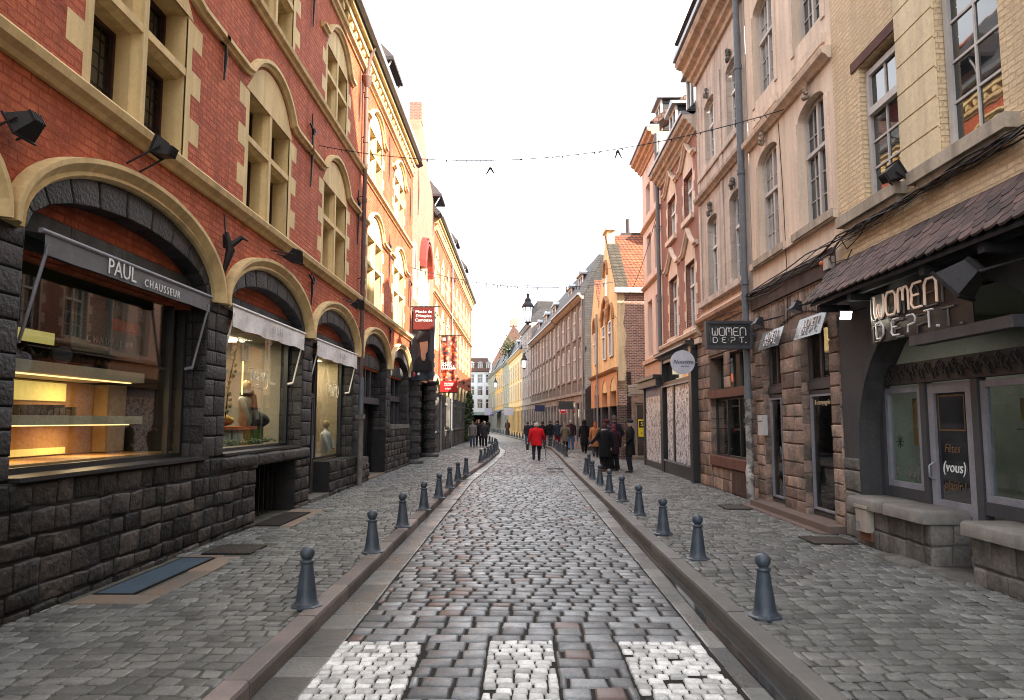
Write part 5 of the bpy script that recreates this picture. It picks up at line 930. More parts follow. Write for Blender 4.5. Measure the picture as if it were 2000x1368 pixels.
for k, (a, c) in enumerate(((11.52, 12.7), (13.68, 14.72))):
    b = MB(); b.fbox(G, a, c, 2.38, 2.52, -.2, -.1); frame(b, G, a + .02, c - .02, 2.52, 3.5, -.2, .05, .06); b.fbox(G, (a + c) / 2 + .05, (a + c) / 2 + .1, 2.57, 3.45, -.19, -.15); b.build('transom_frame', GREYP, Bd); glass(G, a + .05, c - .05, 2.55, 3.46, -.18, Bd, SGD, 'transom_pane')
    dr = frame(MB(), G, a + .03, c - .03, .26, 2.36, -.17, .06, .05)
    if k: dr.fbox(G, a + .09, a + .3, .3, 2.3, -.165, -.14)
    dr = dr.build('door_frame', GREYP, Bd); dl = frame(MB(), G, a + (.1 if k == 0 else .31), c - .1, .34, 2.29, -.155, .035, .06).build('glazed_door', LGREY, Bd); glass(G, a + .1, c - .1, .36, 2.28, -.14, dl, SGD, 'door_pane')
    room(G, a, c, .2, 3.5, -.21, -2.2, mat('brown_shop_wall', (.30, .23, .16), (.2, .15, .11), .8, 1), Bd); shoplight('shop_fill_light', G.P((a + c) / 2, 3.3, -1.1), 11, .4, (1, .8, .58))  # added fill light lifts the dark room behind each door
    MB().fbox(G, a + .1, a + .3, .3, 3.0, -1.9, -1.7).build('dark_partition', INT, Bd)
    if k == 0: text('& compagnie', G.P(12.15, 2.15, -.125), (0, -1, 0), .12, mat('pale_gilt', (.6, .45, .3)), dl)
    else: b = MB(); b.tube([G.P(14.03, 1.2, -.09), G.P(14.03, 1.34, -.07)], .014, 6); b.build('handle', ZINC, dl)
b = MB(); b.fbox(G, 12.0, 12.5, 2.6, 3.4, -1.1, -1.08); b.build('orange_board', flat('orange_board', (.6, .2, .08), emit=.25), Bd)
b = MB(); b.fbox(G, 11.15, 15.1, 0, .24, -.5, .28); b.fbox(G, 11.15, 15.1, .0, .14, .28, .42); b.build('door_step', mat('brown_stone_step', (.17, .12, .1), (.12, .09, .08), .65, 3, .3, 25), Bd)
t = thing('letter_box', 'white metal letter box beside the grey framed door near the downpipe', 'letter box', G.P(14.6, 1.75, 0)); b = MB(); b.fbox(G, 14.45, 14.74, 1.55, 1.95, .02, .12); b.build('box_body', flat('off_white_metal', (.5, .48, .47)), t); b = MB(); b.fbox(G, 14.5, 14.7, 1.82, 1.84, .12, .124); b.build('box_slot', BLACK, t)
b = MB(); b.tube([G.P(15.3, .9, .12), G.P(15.3, 12.2, .12)], .072, 12)
for z in (2.3, 4.75, 7.2, 9.6): b.tube([G.P(15.3, z, .12), G.P(15.3, z + .1, .12)], .09, 12)
b.build('tall_downpipe', PIPE, Bd); b = MB(); b.tube([G.P(15.3, .9, .12), G.P(15.25, .75, .16), G.P(15.0, .68, .22), G.P(14.95, .55, .24), G.P(14.95, .1, .24)], .085, 12); b.tube([G.P(15.3, .9, .12), G.P(15.3, 2.35, .12)], .079, 12); b.build('downpipe_shoe', mat('peeling_pale_pipe', (.3, .28, .26), (.1, .09, .09), .6, 5, .4, 30, ramp=(.45, .55)), Bd)
# twin with carved keystones
C = thing('stone_building', 'pinkish stone building with carved keystones and a heavy cornice beyond the downpipe', 'building', (RX, 17, 0))
wc = [(15.72, 16.62), (17.72, 18.64)]
H2 = [(a, c, 5.08, 7.0, .12) for a, c in wc] + [(a, c, 8.6, 10.15, .12) for a, c in wc]
b = MB().wall(G, 15.12, 19.45, 3.95, 12.5, H2, rv=.24, d=.004); b.build('stone_wall', PINK2, C)
for a, c, z0, z1, r in H2: casement(G, a + .03, c - .03, z0 + .02, z1 - .04, -.2, C, WFR, PG, rise=r, rows=(2, 3), fw=.055)
for a, c in wc: carving(G, (a + c) / 2, 7.3, .15, C, mat('dark_carving', (.2, .18, .15), (.12, .11, .1), .85, 12, .5, 40)); carving(G, (a + c) / 2, 10.4, .15, C, MATS['dark_carving'])
b = MB(); course(b, G, 15.4, 19.44, 7.72, 1.0); b.fbox(G, 15.4, 19.44, 4.86, 5.0, -.02, .12); b.fbox(G, 15.4, 19.4, 8.36, 8.46, -.02, .05)
for u in (15.4, 17.05, 19.2): b.fbox(G, u, u + .2, 5.0, 7.7, -.02, .03); b.fbox(G, u, u + .2, 8.0, 10.5, -.02, .03)
b.build('trim', PINK2, C); cornice(G, 15.12, 19.45, 11.2, .9, mat('weathered_cornice', (.68, .52, .40), (.46, .37, .30), .8, 2, .2, 14, streak=.4), C)
b = MB(); b.sweep(G, [(15.4, 4.25), (19.45, 4.25)], [(0, 0), (.0, .06), (.12, .1), (.2, .2), (.28, .22), (.4, .06), (.5, 0)]); b.build('shop_cornice', mat('orange_stone_moulding', (.62, .40, .28), (.46, .30, .22), .8, 2, .2, 14, streak=.3), C)
b = MB(); b.fbox(G, 15.2, 20.05, 3.45, 4.25, -.3, -.02)
pr2 = [(15.2, 15.75), (18.82, 20.05)]; ctr = [(17.05, 17.45)]
for a, c in pr2: b.fbox(G, a, c, 0, 3.5, -.5, -.02)
b.fbox(G, 15.75, 18.82, 0, .92, -.4, -.05); b.build('pier_core', PINKB, C)
b = MB()
for a, c in pr2: b.stones([(p, q, z + .006, e - .006) for p, q, z, e in courses(a, c, .12, 4.2, (.24, .34), (.35, .62))], lambda p, z, h: G.P(p, z, h), .012, .006, .012, .005, .004)
b.stones([(p, q, z + .006, e - .006) for p, q, z, e in courses(-.45, 0, .12, 2.45, (.24, .34), (.22, .42))], lambda d, z, h: G.P(18.82 - h, z, d), .012, .006, .012, .005, .004)
b.stones([(p, q, z, e - .006) for p, q, z, e in courses(17.0, 17.5, 2.62, 3.5, (.24, .3), (.5, .6)) + courses(15.75, 18.82, 3.5, 4.2, (.3, .36), (.35, .6))], lambda p, z, h: G.P(p, z, h), .012, .006, .012, .005, .004)
b.stones([(p, q, z + .006, e - .006) for p, q, z, e in courses(17.1, 18.8, .12, .68, (.27, .3), (.4, .6))], lambda p, z, h: G.P(p, z, -.03 + h), .012, .006, .012, .005, .004); b.build('pier_stonework', PINKST, C)
b = MB(); b.fbox(G, 15.7, 18.9, 2.4, 2.6, -.3, .05); b.build('timber_lintel', RUST, C); b = MB(); b.fbox(G, 15.72, 18.84, .72, .95, -.3, .04); b.build('window_rail', RUST, C)
b = MB(); b.fbox(G, 15.8, 17.08, .14, .7, -.1, .0)
for k in range(5): b.fbox(G, 15.82 + k * .25, 16.05 + k * .25, .16, .69, 0, .015)
b.build('cellar_door', mat('brown_cellar_door', (.09, .05, .045), (.06, .035, .03), .7, 4, .3, 15), C)
sf = frame(MB(), G, 15.78, 18.8, .95, 2.4, -.2, .05, .06); sf.fbox(G, 17.75, 17.82, 1.0, 2.35, -.2, -.14); sf.fbox(G, 16.75, 16.81, 1.0, 2.35, -.2, -.14); sf = sf.build('shop_window_frame', BLK, C); glass(G, 15.83, 18.75, 1.0, 2.35, -.17, sf)
room(G, 15.76, 18.82, .9, 2.4, -.32, -2.2, INT, C)
for a, c in ((15.78, 17.0), (17.5, 18.8)): q = frame(MB(), G, a, c, 2.6, 3.5, -.3, .05, .06).build('transom_frame', mat('green_grey_frame', (.13, .15, .12)), C); MB().fbox(G, a + .04, c - .04, 2.64, 3.46, -.29, -.28).build('transom_pane', PG, q)
torso('mannequin', 'white shirt mannequin in the black shop window beside the peeling downpipe', (RX + .75, 16.3, 1.0), mat('white_drape', (.6, .58, .58)), rot=1)
t = thing('hanging_beads', 'strings of silver discs hanging in the black shop window', 'window decoration', G.P(16.8, 2.3, -.4)); b = MB()
for i in range(60): b.sph(G.P(16.2 + (i % 6) * .3 + rnd.uniform(-.05, .05), rnd.uniform(1.15, 2.3), -.45), rnd.uniform(.012, .035), 8, 5)
b.build('disc', mat('silver_disc', (.5, .5, .52), rough=.3, metal=.6), t)
t = thing('traffic_sign_card', 'two white oblong stickers on the black shop window', 'stickers', G.P(17.9, 1.5, -.26)); b = MB()
for z in (1.25, 1.7): b.fbox(G, 18.0, 18.12, z, z + .25, -.262, -.258)
b.build('sticker', WHITE, t)
# red brick house with ogee windows
D = thing('red_brick_house', 'red brick house with pale ogee window heads above the black shopfront', 'building', (RX, 22, 0))
wd = [(20.1, 21.2), (22.4, 23.6)]
H3 = [(a, c, 4.5, 6.45) for a, c in wd] + [(a, c, 7.75, 9.1) for a, c in wd]
b = MB().wall(G, 19.45, 24.75, 3.9, 10.6, H3, rv=.25, d=0); b.build('brick_wall', REDB, D); tr = MB(); og = MB()
for a, c, z0, z1 in H3:
    casement(G, a + .03, c - .03, z0 + .02, z1 - .02, -.2, D, WFR, PC if z0 > 6 else PG, rows=(1, 3)); quoins(tr, G, a, c, z0, z1, .3, .1, .26); m_ = (a + c) / 2
    og = MB(); tr.prism(G, [(a - .1, z1), (a - .05, z1 + .25), (m_ - .25, z1 + .55), (m_, z1 + .72), (m_ + .25, z1 + .55), (c + .05, z1 + .25), (c + .1, z1)], -.02, .006)
    og.sweep(G, [(a - .5, z1 + .28), (a - .15, z1 + .28), (a + .05, z1 + .42), (m_ - .22, z1 + .62), (m_, z1 + .84), (m_ + .22, z1 + .62), (c - .05, z1 + .42), (c + .15, z1 + .28), (c + .5, z1 + .28)], DRIP); og.fbox(G, a - .1, c + .1, z0 - .15, z0, -.02, .1); og.build('ogee_moulding', mat('pale_pink_trim', (.76, .60, .47)), D)
tr.fbox(G, 19.46, 24.74, 3.95, 4.1, -.02, .1); course(tr, G, 19.46, 24.74, 4.15, 1.1); tr.build('pale_dressings', mat('pale_pink_trim', (.76, .60, .47)), D); cornice(G, 19.46, 24.75, 9.95, .62, PINK2, D)
b = MB(); b.hexa([G.P(19.46, 10.5, .3), G.P(24.74, 10.5, .3), G.P(24.74, 10.4, .1), G.P(19.46, 10.4, .1), G.P(19.46, 14.2, -3.5), G.P(24.74, 14.2, -3.5), G.P(24.74, 14, -3.6), G.P(19.46, 14, -3.6)]); b.build('roof', SLATE, D)
def dormer(F, c, z, d, w, h, parent, m=WFR, hood=ZINC, nm='dormer'):
    b = MB(); b.fbox(F, c - w / 2, c + w / 2, z, z + h, d - 1.4, d); o = b.build(nm, SLATE, parent); q = frame(MB(), F, c - w / 2 - .02, c + w / 2 + .02, z, z + h, d + .001, .1, .06); q.fbox(F, c - .04, c + .04, z + .1, z + h - .1, d, d + .05); q.build('dormer_frame', m, o); MB().fbox(F, c - w / 2 + .08, c + w / 2 - .08, z + .08, z + h - .08, d + .002, d + .01).build('pane', PG, o)
    b = MB(); b.fbox(F, c - w / 2 - .15, c + w / 2 + .15, z + h, z + h + .1, d - 1.45, d + .2); b.prism(F, [(c - w / 2 - .12, z + h + .1), (c, z + h + .4), (c + w / 2 + .12, z + h + .1)], d - 1.4, d + .12); b.build('dormer_roof', hood, o)
dormer(G, 20.7, 10.75, -.2, 1.0, 1.5, D); dormer(G, 23.2, 10.75, -.2, 1.0, 1.4, D)
# plain pink house
E_ = thing('plain_pink_house', 'tall plain pink rendered house above the narrow white poster window', 'building', (RX, 26.5, 0))
we = [(25.15, 26.05), (26.75, 27.65)]
H4 = [(a, c, 4.3, 6.4) for a, c in we] + [(a, c, 7.4, 9.0) for a, c in we] + [(a, c, 9.85, 11.0) for a, c in we]
b = MB().wall(G, 24.75, 28.45, 3.9, 12.1, H4, rv=.28); b.quad(G.P(28.45, 0, 0), G.P(28.45, 12.1, 0), G.P(28.45, 12.1, -9), G.P(28.45, 0, -9)); b.quad(G.P(24.75, 9, 0), G.P(24.75, 12.1, 0), G.P(24.75, 12.1, -9), G.P(24.75, 9, -9)); b.build('rendered_wall', PLAINP, E_)
for a, c, z0, z1 in H4: casement(G, a, c, z0, z1, -.26, E_, mat('beige_window_paint', (.5, .4, .34)), PC, rows=(1, 1), cols=1)
b = MB(); course(b, G, 24.75, 28.5, 9.3, .7); course(b, G, 24.75, 28.5, 6.95, .7); b.fbox(G, 24.75, 28.5, 4.0, 4.16, -.02, .1); b.build('string_course', mat('orange_stone_moulding', (.62, .40, .28)), E_); cornice(G, 24.7, 28.6, 11.75, .68, mat('orange_stone_moulding', (.62, .40, .28)), E_)
b = MB(); b.hexa([G.P(24.75, 12.5, .3), G.P(28.5, 12.5, .3), G.P(28.5, 12.4, .1), G.P(24.75, 12.4, .1), G.P(24.75, 15.0, -3), G.P(28.5, 15, -3), G.P(28.5, 14.9, -3.1), G.P(24.75, 14.9, -3.1)]); b.build('roof', BRTILE, E_); dormer(G, 26.6, 12.7, -.4, 1.1, 1.2, E_)
downpipe(G, 24.7, 3.9, 12, .12, .07, PIPE, E_, (6, 8.5, 11))
b = MB(); b.fbox(G, 10.98, 28.4, 0, 11.9, -9, -4.4); b.hexa([G.P(10.98, 12.4, .6), G.P(19.4, 12.4, .6), G.P(19.4, 12.3, .3), G.P(10.98, 12.3, .3), G.P(10.98, 15.4, -3.2), G.P(19.4, 15.4, -3.2), G.P(19.4, 15.2, -3.3), G.P(10.98, 15.2, -3.3)]); b.build('rear_range', SLATE, C)
dormer(G, 18.0, 12.5, -.4, 1.2, 1.5, C)
# black shopfront, white poster windows, round sign
NS = thing('black_shopfront', 'black painted shopfront with windows pasted over in grey lettered paper', 'shopfront', G.P(22.5, 0, .1)); q = .1
b = MB(); b.fbox(G, 20.08, 20.4, .12, 3.9, -.3, .13); b.fbox(G, 24.5, 24.72, .12, 3.9, -.3, .13); b.fbox(G, 20.4, 24.5, 3.0, 3.12, -.3, .1); b.fbox(G, 22.9, 23.1, .5, 3.0, -.3, .08); b.fbox(G, 20.4, 24.5, .12, .5, -.3, .1); b.fbox(G, 20.4, 24.5, 3.75, 3.9, -.3, .1); b.fbox(G, 24.1, 24.5, .5, 3.0, -.3, -.1)
b.sweep(G, [(20.0, 3.86), (24.8, 3.86)], [(0, 0), (0, .15), (.08, .2), (.12, .34), (.22, .36), (.24, 0)]); b.fbox(G, 20.02, 20.34, .12, 4.15, .131, .2); b.build('shopfront_frame', BLK, NS)
b = MB(); b.fbox(G, 20.3, 24.8, 3.98, 4.02, .345, .37); b.fbox(G, 20.4, 24.5, .5, .55, .1, .13); b.fbox(G, 20.45, 24.45, 2.95, 3.0, .1, .13); b.build('grey_fillet', ZINC, NS)
b = MB(); b.fbox(G, 20.45, 24.45, 3.12, 3.75, -.1, -.05); b.build('upper_pane', PG, NS)
wp = bpy.data.materials.new('pasted_lettered_paper'); wp.use_nodes = True; q_ = wp.node_tree; n_ = q_.nodes; pb = n_['Principled BSDF']; tcn = n_.new('ShaderNodeTexCoord'); mpn = n_.new('ShaderNodeMapping'); mpn.inputs['Scale'].default_value = (1, 1, .62); v1 = n_.new('ShaderNodeTexNoise'); v1.inputs['Scale'].default_value = 9; v1.inputs['Detail'].default_value = 2; v1.inputs['Distortion'].default_value = 1.5; rr = n_.new('ShaderNodeValToRGB'); e = rr.color_ramp.elements; e[0].position = .44; e[0].color = (.05, .05, .06, 1); e[1].position = .48; e[1].color = (.78, .78, .82, 1); e2 = e.new(.57); e2.color = (.8, .78, .8, 1); e3 = e.new(.6); e3.color = (.05, .05, .06, 1); e4 = e.new(.635); e4.color = (.8, .8, .84, 1)
q_.links.new(tcn.outputs['Object'], mpn.inputs[0]); q_.links.new(mpn.outputs[0], v1.inputs[0]); q_.links.new(v1.outputs[0], rr.inputs[0]); q_.links.new(rr.outputs[0], pb.inputs['Base Color']); pb.inputs['Roughness'].default_value = .35
b = MB(); b.fbox(G, 20.42, 22.88, .55, 2.95, .02, .05); b.fbox(G, 23.12, 24.1, .55, 2.95, .02, .05); b.build('papered_pane', wp, NS)
NW = thing('poster_window', 'narrow black framed window pasted with grey lettered paper under a black canopy', 'shop window', G.P(26.5, 0, .1)); b = MB(); b.fbox(G, 24.82, 24.95, .12, 3.1, -.2, .12); b.fbox(G, 28.2, 28.42, .12, 3.1, -.2, .12); b.fbox(G, 24.95, 28.2, .12, .35, -.2, .1); b.fbox(G, 24.76, 28.6, 3.05, 3.3, -.1, .3); b.fbox(G, 24.7, 28.5, 3.3, 3.42, -.1, .4); b.build('shopfront_frame', BLK, NW); MB().fbox(G, 24.95, 28.2, .35, 3.05, .02, .05).build('papered_pane', wp, NW); MB().fbox(G, 24.97, 28.18, 2.72, 3.04, .051, .056).build('blue_strip', mat('blue_poster', (.08, .2, .55), (.4, .45, .6), .5, 8), NW)
b = MB(); b.fbox(G, 24.72, 28.44, 0, 3.98, -.5, -.21); b.fbox(G, 24.75, 28.4, 3.42, 3.98, -.2, .02); b.fbox(G, 20.08, 24.72, 0, 3.98, -.5, -.31); b.build('shop_back', mat('orange_stone_moulding', (.62, .40, .28)), E_)
t = thing('round_sign', 'round white sign reading Noisette hanging in front of the black shopfront', 'round sign', (4.5, 19.9, 3.45)); b = MB(); b.tube([(4.5, 19.88, 3.45), (4.5, 19.93, 3.45)], .335, 40, smooth=False); b.build('sign_disc', mat('lilac_white', (.62, .61, .68), rough=.5), t); b = MB(); b.tube([(4.5, 19.96, 3.45), (5.0, 19.96, 3.45)], .015, 6); b.build('sign_arm', ZINC, t)
text('Noisette', (4.5, 19.865, 3.46), (1, 0, 0), .155, flat('ink_blue', (.03, .03, .06)), t, shear=.35); text('BOUTIQUE', (4.56, 19.865, 3.34), (1, 0, 0), .045, MATS['ink_blue'], t)
# black cable bundle
t = thing('cable_bundle', 'thick bundle of black cables sagging along the right facades under the sills', 'cables', G.P(10, 4.6, .1)); b = MB()
for k in range(7):
    pts = []; 
    for i in range(46): u = 5 + i * .32; pts.append(G.P(u, 4.66 - .012 * (u - 7) - .012 * k + .03 * math.sin(i * .9 + k * 2) + (.03 * math.sin(i * .35 + k)) - (.08 * k * .3 if u > 11 else 0), .1 + .035 * math.sin(i + k * 1.5)))
    b.tube(pts, rnd.uniform(.007, .016), 5)
for pts in ([(10.9, 4.7, .05), (10.6, 4.4, .06), (10.2, 4.5, .05), (9.9, 4.6, .1)], [(11.2, 4.6, .1), (11.1, 4.3, .08), (10.6, 4.25, .06), (10.4, 4.35, .08)], [(13.2, 7.5, .05), (13.15, 6.2, .03), (13.1, 4.6, .03), (13.1, 3.6, .05)]): b.tube([G.P(*p) for p in pts], .008, 5)
b.build('cables', IRON, t)
# ------------------------------------------------------------------ yellow gabled house with its brick side wall facing the viewer
l5 = math.hypot(.34, 8.5); dx, dy = -.34 / l5, 8.5 / l5; K = Fr(4.34, 32, dx, dy, -dy, dx)   # facade
SW = Fr(4.34, 32, dy, -dx, dx * -1 * -1, -dy)                                               # side wall, u to the right
YH = thing('gabled_house', 'yellow gabled house with pointed arches and an orange tiled roof at the side street', 'building', (4.34, 34, 0))
b = MB(); gw = [(0, 3.2), (0, 7.7), (1.3, 8.9), (2.35, 10.4), (2.45, 11.1), (3.35, 11.1), (3.4, 10.4), (4.4, 8.8), (5.5, 7.5), (5.5, 3.2)]; b.prism(K, gw, -.35, 0)
b.prism(K, [(5.5, 3.2), (5.5, 7.6), (6.3, 8.6), (6.9, 9.5), (7.5, 8.6), (8.5, 7.3), (8.5, 3.2)], -.35, -.01); b.fbox(K, 2.3, 3.5, 11.1, 11.22, -.4, .08); b.build('gable_wall', YEL, YH)
b = MB(); b.prism(SW, [(0.001, 3.6), (.001, 7.7), (.32, 7.7), (.38, 6.9), (.27, 6.2), (.42, 5.6), (.3, 4.9), (.4, 4.2), (.3, 3.6)], .0, .015); b.build('cream_corner', mat('flaking_yellow_paint', (.74, .60, .36), (.58, .46, .3), .8, 3, .3, 14, streak=.3), YH)
b = MB().wall(SW, 0, 9, 0, 7.7, [(.72, 1.9, .12, 2.62)], rv=.3, d=0); b.build('side_wall', BROWNB, YH)
b = MB(); b.stones([(a, c, z, e) for a, c, z, e in courses(.42, 1.6, 2.9, 3.4, (.14, .2), (.3, .6))], lambda a, z, h: SW.P(a, z, .004 + h), .02, .008, .01); b.fbox(SW, .5, 3.4, 3.0, 3.1, 0, .05); b.build('stone_patch', mat('pale_stone_patch', (.4, .34, .28), (.3, .25, .2), .8, 4, .4, 20), YH)
b = MB(); b.fbox(SW, .58, .74, .12, 2.62, -.05, .05); b.fbox(SW, .58, 2.1, 2.62, 2.85, -.05, .05); b.build('door_surround', mat('sandstone_pier', (.36, .225, .16)), YH)
b = MB(); frame(b, SW, .74, 1.9, .2, 2.6, -.08, .09, .06).build('side_door', mat('tan_door_frame', (.3, .25, .2)), YH); MB().fbox(SW, .82, 1.82, .28, 2.5, -.07, -.06).build('door_pane', PG, YH)
b = MB(); b.fbox(SW, .5, 2.3, .02, .17, 0, .25); b.build('door_step', GREYST, YH)
b = MB(); b.box(5.0, 6.4, 35.5, 36.7, 10.4, 11.15); b.box(5.1, 6.3, 35.6, 36.6, 11.15, 11.3); b.tube([(5.5, 36, 11.3), (5.5, 36, 12.1)], .1, 8); b.build('dark_chimney', mat('sooty_chimney', (.05, .05, .055), (.09, .06, .05)), YH)
t = thing('yellow_poster', 'yellow poster with a black S square in the side street doorway', 'poster', SW.P(1.3, 1.5, -.04)); b = MB(); b.fbox(SW, .88, 1.5, 1.12, 1.88, -.055, -.045); b.build('poster_sheet', flat('bright_yellow', (.78, .6, .03)), t); b = MB(); b.fbox(SW, .91, 1.2, 1.52, 1.82, -.044, -.042); b.build('black_square', BLACK, t); text('S', SW.P(1.05, 1.67, -.038), (dy, -dx, 0), .26, flat('yellow_letter', (.8, .65, .05)), t, sx=1.2); text('c 6', SW.P(1.1, 1.3, -.038), (dy, -dx, 0), .2, BLACK, t)
b = MB(); b.hexa([K.P(-.12, 7.62, .02), K.P(2.95, 10.85, .02), K.P(2.95, 10.85, -9), K.P(-.12, 7.62, -9), K.P(-.2, 7.74, .02), K.P(2.95, 11.0, .02), K.P(2.95, 11.0, -9), K.P(-.2, 7.74, -9)]); b.hexa([K.P(2.95, 10.85, -.3), K.P(5.6, 7.5, -.3), K.P(5.6, 7.5, -9), K.P(2.95, 10.85, -9), K.P(2.95, 11.0, -.3), K.P(5.7, 7.6, -.3), K.P(5.7, 7.6, -9), K.P(2.95, 11.0, -9)]); b.build('tiled_roof', TILE, YH)
b = MB(); b.hexa([K.P(-.16, 7.72, .06), K.P(2.3, 10.3, .06), K.P(2.3, 10.3, -.5), K.P(-.16, 7.72, -.5), K.P(-.2, 7.8, .06), K.P(2.3, 10.42, .06), K.P(2.3, 10.42, -.5), K.P(-.2, 7.8, -.5)]); b.build('mossy_verge', MOSS, YH)
b = MB(); b.hexa([K.P(6.9, 9.35, -.02), K.P(5.45, 7.6, -.02), K.P(5.45, 7.6, -4), K.P(6.9, 9.35, -4), K.P(6.9, 9.5, -.02), K.P(5.4, 7.7, -.02), K.P(5.4, 7.7, -4), K.P(6.9, 9.5, -4)]); b.build('small_roof', TILE, YH)
b = MB(); b.fbox(SW, -.1, 9, 7.55, 7.78, 0, .28); b.build('side_gutter', WFR, YH); b = MB(); b.fbox(K, 2.0, 3.9, 10.85, 11.6, -3, -2); b.tube([K.P(3, 11.5, -2.5), K.P(3, 12.2, -2.5)], .12, 8); b.build('chimney', SLATE, YH)
wy = [(1.0, 2.0), (2.9, 3.9), (6.2, 7.0)]
for a, c in wy:
    q_ = MB().fbox(K, a, c, 4.75, 6.6, .004, .02).build('window_recess', mat('tan_recess', (.4, .28, .15)), YH); casement(K, a + .12, c - .12, 4.8, 6.5, .03, YH, WFR, PG, mull=False, rows=(2, 1)); 
    b = MB(); b.sweep(K, [(a - .15, 6.5)] + arcpts((a + c) / 2, 6.5, (c - a) / 2 + .12, .75, 10)[1:-1] + [(c + .15, 6.5)], [(0, 0), (0, .1), (.08, .14), (.14, 0)]); b.build('brown_arch_moulding', mat('brown_moulding', (.35, .19, .09), (.24, .13, .07)), YH)
b = MB(); b.sweep(K, [(2.2, 7.1), (2.4, 7.5), (2.95, 7.75), (3.5, 7.5), (3.9, 7.0), (4.2, 6.8)], [(0, 0), (0, .12), (.12, .16), (.2, 0)]); b.sweep(K, [(2.4, 8.9)] + arcpts(2.9, 9.0, .45, .6, 8)[1:-1] + [(3.4, 8.9)], [(0, 0), (0, .1), (.1, .12), (.14, 0)]); b.sweep(K, [(-.05, 4.05), (8.5, 4.05)], [(0, 0), (0, .08), (.1, .16), (.16, .18), (.18, 0)]); b.build('brown_arch_moulding', MATS['brown_moulding'], YH); b = MB(); b.fbox(K, 2.7, 3.15, 7.9, 8.9, .0, .02); b.build('attic_pane', PC, YH)
b = MB(); cy = [(.3, 2.1), (2.9, 4.6), (5.6, 7.2)]
b.wall(K, 0, 8.5, 2.5, 4.04, [(a, c, 2.5, 2.9, .9) for a, c in cy], rv=.4, d=.03); b.build('arcade_wall', mat('orange_arcade', (.6, .33, .17), (.5, .27, .15), .8, 1.5, .15, 12), YH)
b = MB()
for u in (0, 2.15, 4.7, 7.3): b.fbox(K, u, u + .5 if u else .3, 0, 2.5, -.4, .02)
b.build('arcade_pier', GREYP, YH); MB().fbox(K, 0, 8.5, 0, 4, -.6, -.38).build('shop_pane', PG, YH); b = MB(); b.fbox(K, 0, 8.5, .1, .6, -.4, -.1); b.build('shop_base', GREYP, YH)
b = MB(); b.tube([K.P(5.5, .12, .12), K.P(5.5, 7.4, .12)], .055, 8); b.build('downpipe', ZINC, YH)
# unseen house added across the side street to keep sun out of the gap
SB = thing('sun_blocking_house', 'unseen brown brick house added to block sun through the side street gap', 'building', (12, 33, 0)); b = MB(); b.box(11, 18, 22, 44, 0, 9.5); b.build('brick_wall', BROWNB, SB)

# ------------------------------------------------------------------ the row that bends left
l6 = math.hypot(.098, 1); Q = Fr(3.73, 41.5, -.098 / l6, 1 / l6, -1 / l6, -.098 / l6)
def row_house(label, u0, u1, zt, wm, floors, nwin, ww=.9, ground=3.4, pane_m=None, fm=None, roof=None, dorm=(), piers=True, stm=None, sill=True, corn=True, rise=0, zr=2.4, n_pil=0):
    t = thing('row_house', label, 'building', Q.P((u0 + u1) / 2, 0, 0), 'terraced houses along the far right bend'); st = stm or mat('pale_worn_trim', (.40, .395, .38), (.27, .265, .255), .85, 3, .3, 18, streak=.3); cs_ = [u0 + (u1 - u0) * (k + .5) / nwin for k in range(nwin)]
    hs = [(c - ww / 2, c + ww / 2, z0, z1, rise) for c in cs_ for z0, z1 in floors]
    b = MB().wall(Q, u0, u1, ground, zt, hs, rv=.07); b.quad(Q.P(u0, ground, 0), Q.P(u0, zt, 0), Q.P(u0, zt, -7), Q.P(u0, ground, -7)); b.build('front_wall', wm, t)
    for a, c, z0, z1, r in hs: casement(Q, a + .02, c - .02, z0, z1, -.06, t, fm or WFR, pane_m or (PC if rnd.random() < .3 else PG), rows=(1, 1), cols=1, rise=r, bar=.03, fw=.045)
    b = MB(); b.fbox(Q, u0 + .01, u1 - .01, ground - .05, ground + .15, -.05, .1)
    if n_pil:
        for k in range(n_pil + 1): u = u0 + (u1 - u0) * k / n_pil; b.fbox(Q, max(u0 + .02, u - .13), min(u1 - .02, u + .13), ground + .15, zt - .3, -.02, .05)
    for a, c, z0, z1, r in hs: b.fbox(Q, a - .08, c + .08, z0 - .12, z0, -.02, .08); b.fbox(Q, a - .1, a, z0, z1, -.02, .03); b.fbox(Q, c, c + .1, z0, z1, -.02, .03)
    if corn: b.sweep(Q, [(u0, zt - .3), (u1, zt - .3)], [(0, 0), (0, .12), (.12, .25), (.25, .32), (.3, 0)])
    b.build('stone_trim', st, t)
    b = MB(); g_ = MB(); n = max(2, round((u1 - u0) / 1.6))
    for k in range(n + 1): u = u0 + (u1 - u0) * k / n; b.fbox(Q, max(u0, u - .2), min(u1, u + .2), 0, ground - .05, -.4, .03)
    b.fbox(Q, u0, u1, 2.9, ground - .05, -.4, .0); b.fbox(Q, u0, u1, 0, .5, -.4, .0); b.build('shop_pier', st, t); g_.fbox(Q, u0, u1, .5, 2.9, -.07, -.04); g_.build('shop_pane', PG, t)
    if roof: b = MB(); b.hexa([Q.P(u0, zt, .25), Q.P(u1, zt, .25), Q.P(u1, zt - .1, .1), Q.P(u0, zt - .1, .1), Q.P(u0, zt + zr, -.9), Q.P(u1, zt + zr, -.9), Q.P(u1, zt + zr - .2, -6), Q.P(u0, zt + zr - .2, -6)]); b.build('roof', roof, t); b = MB(); b.fbox(Q, u0, u1, zt - .04, zt + .08, .2, .42); b.build('gutter', ZINC, t)
    for c, w, h in dorm: dormer(Q, c, zt + .25, -.3, w, h, t)
    return t
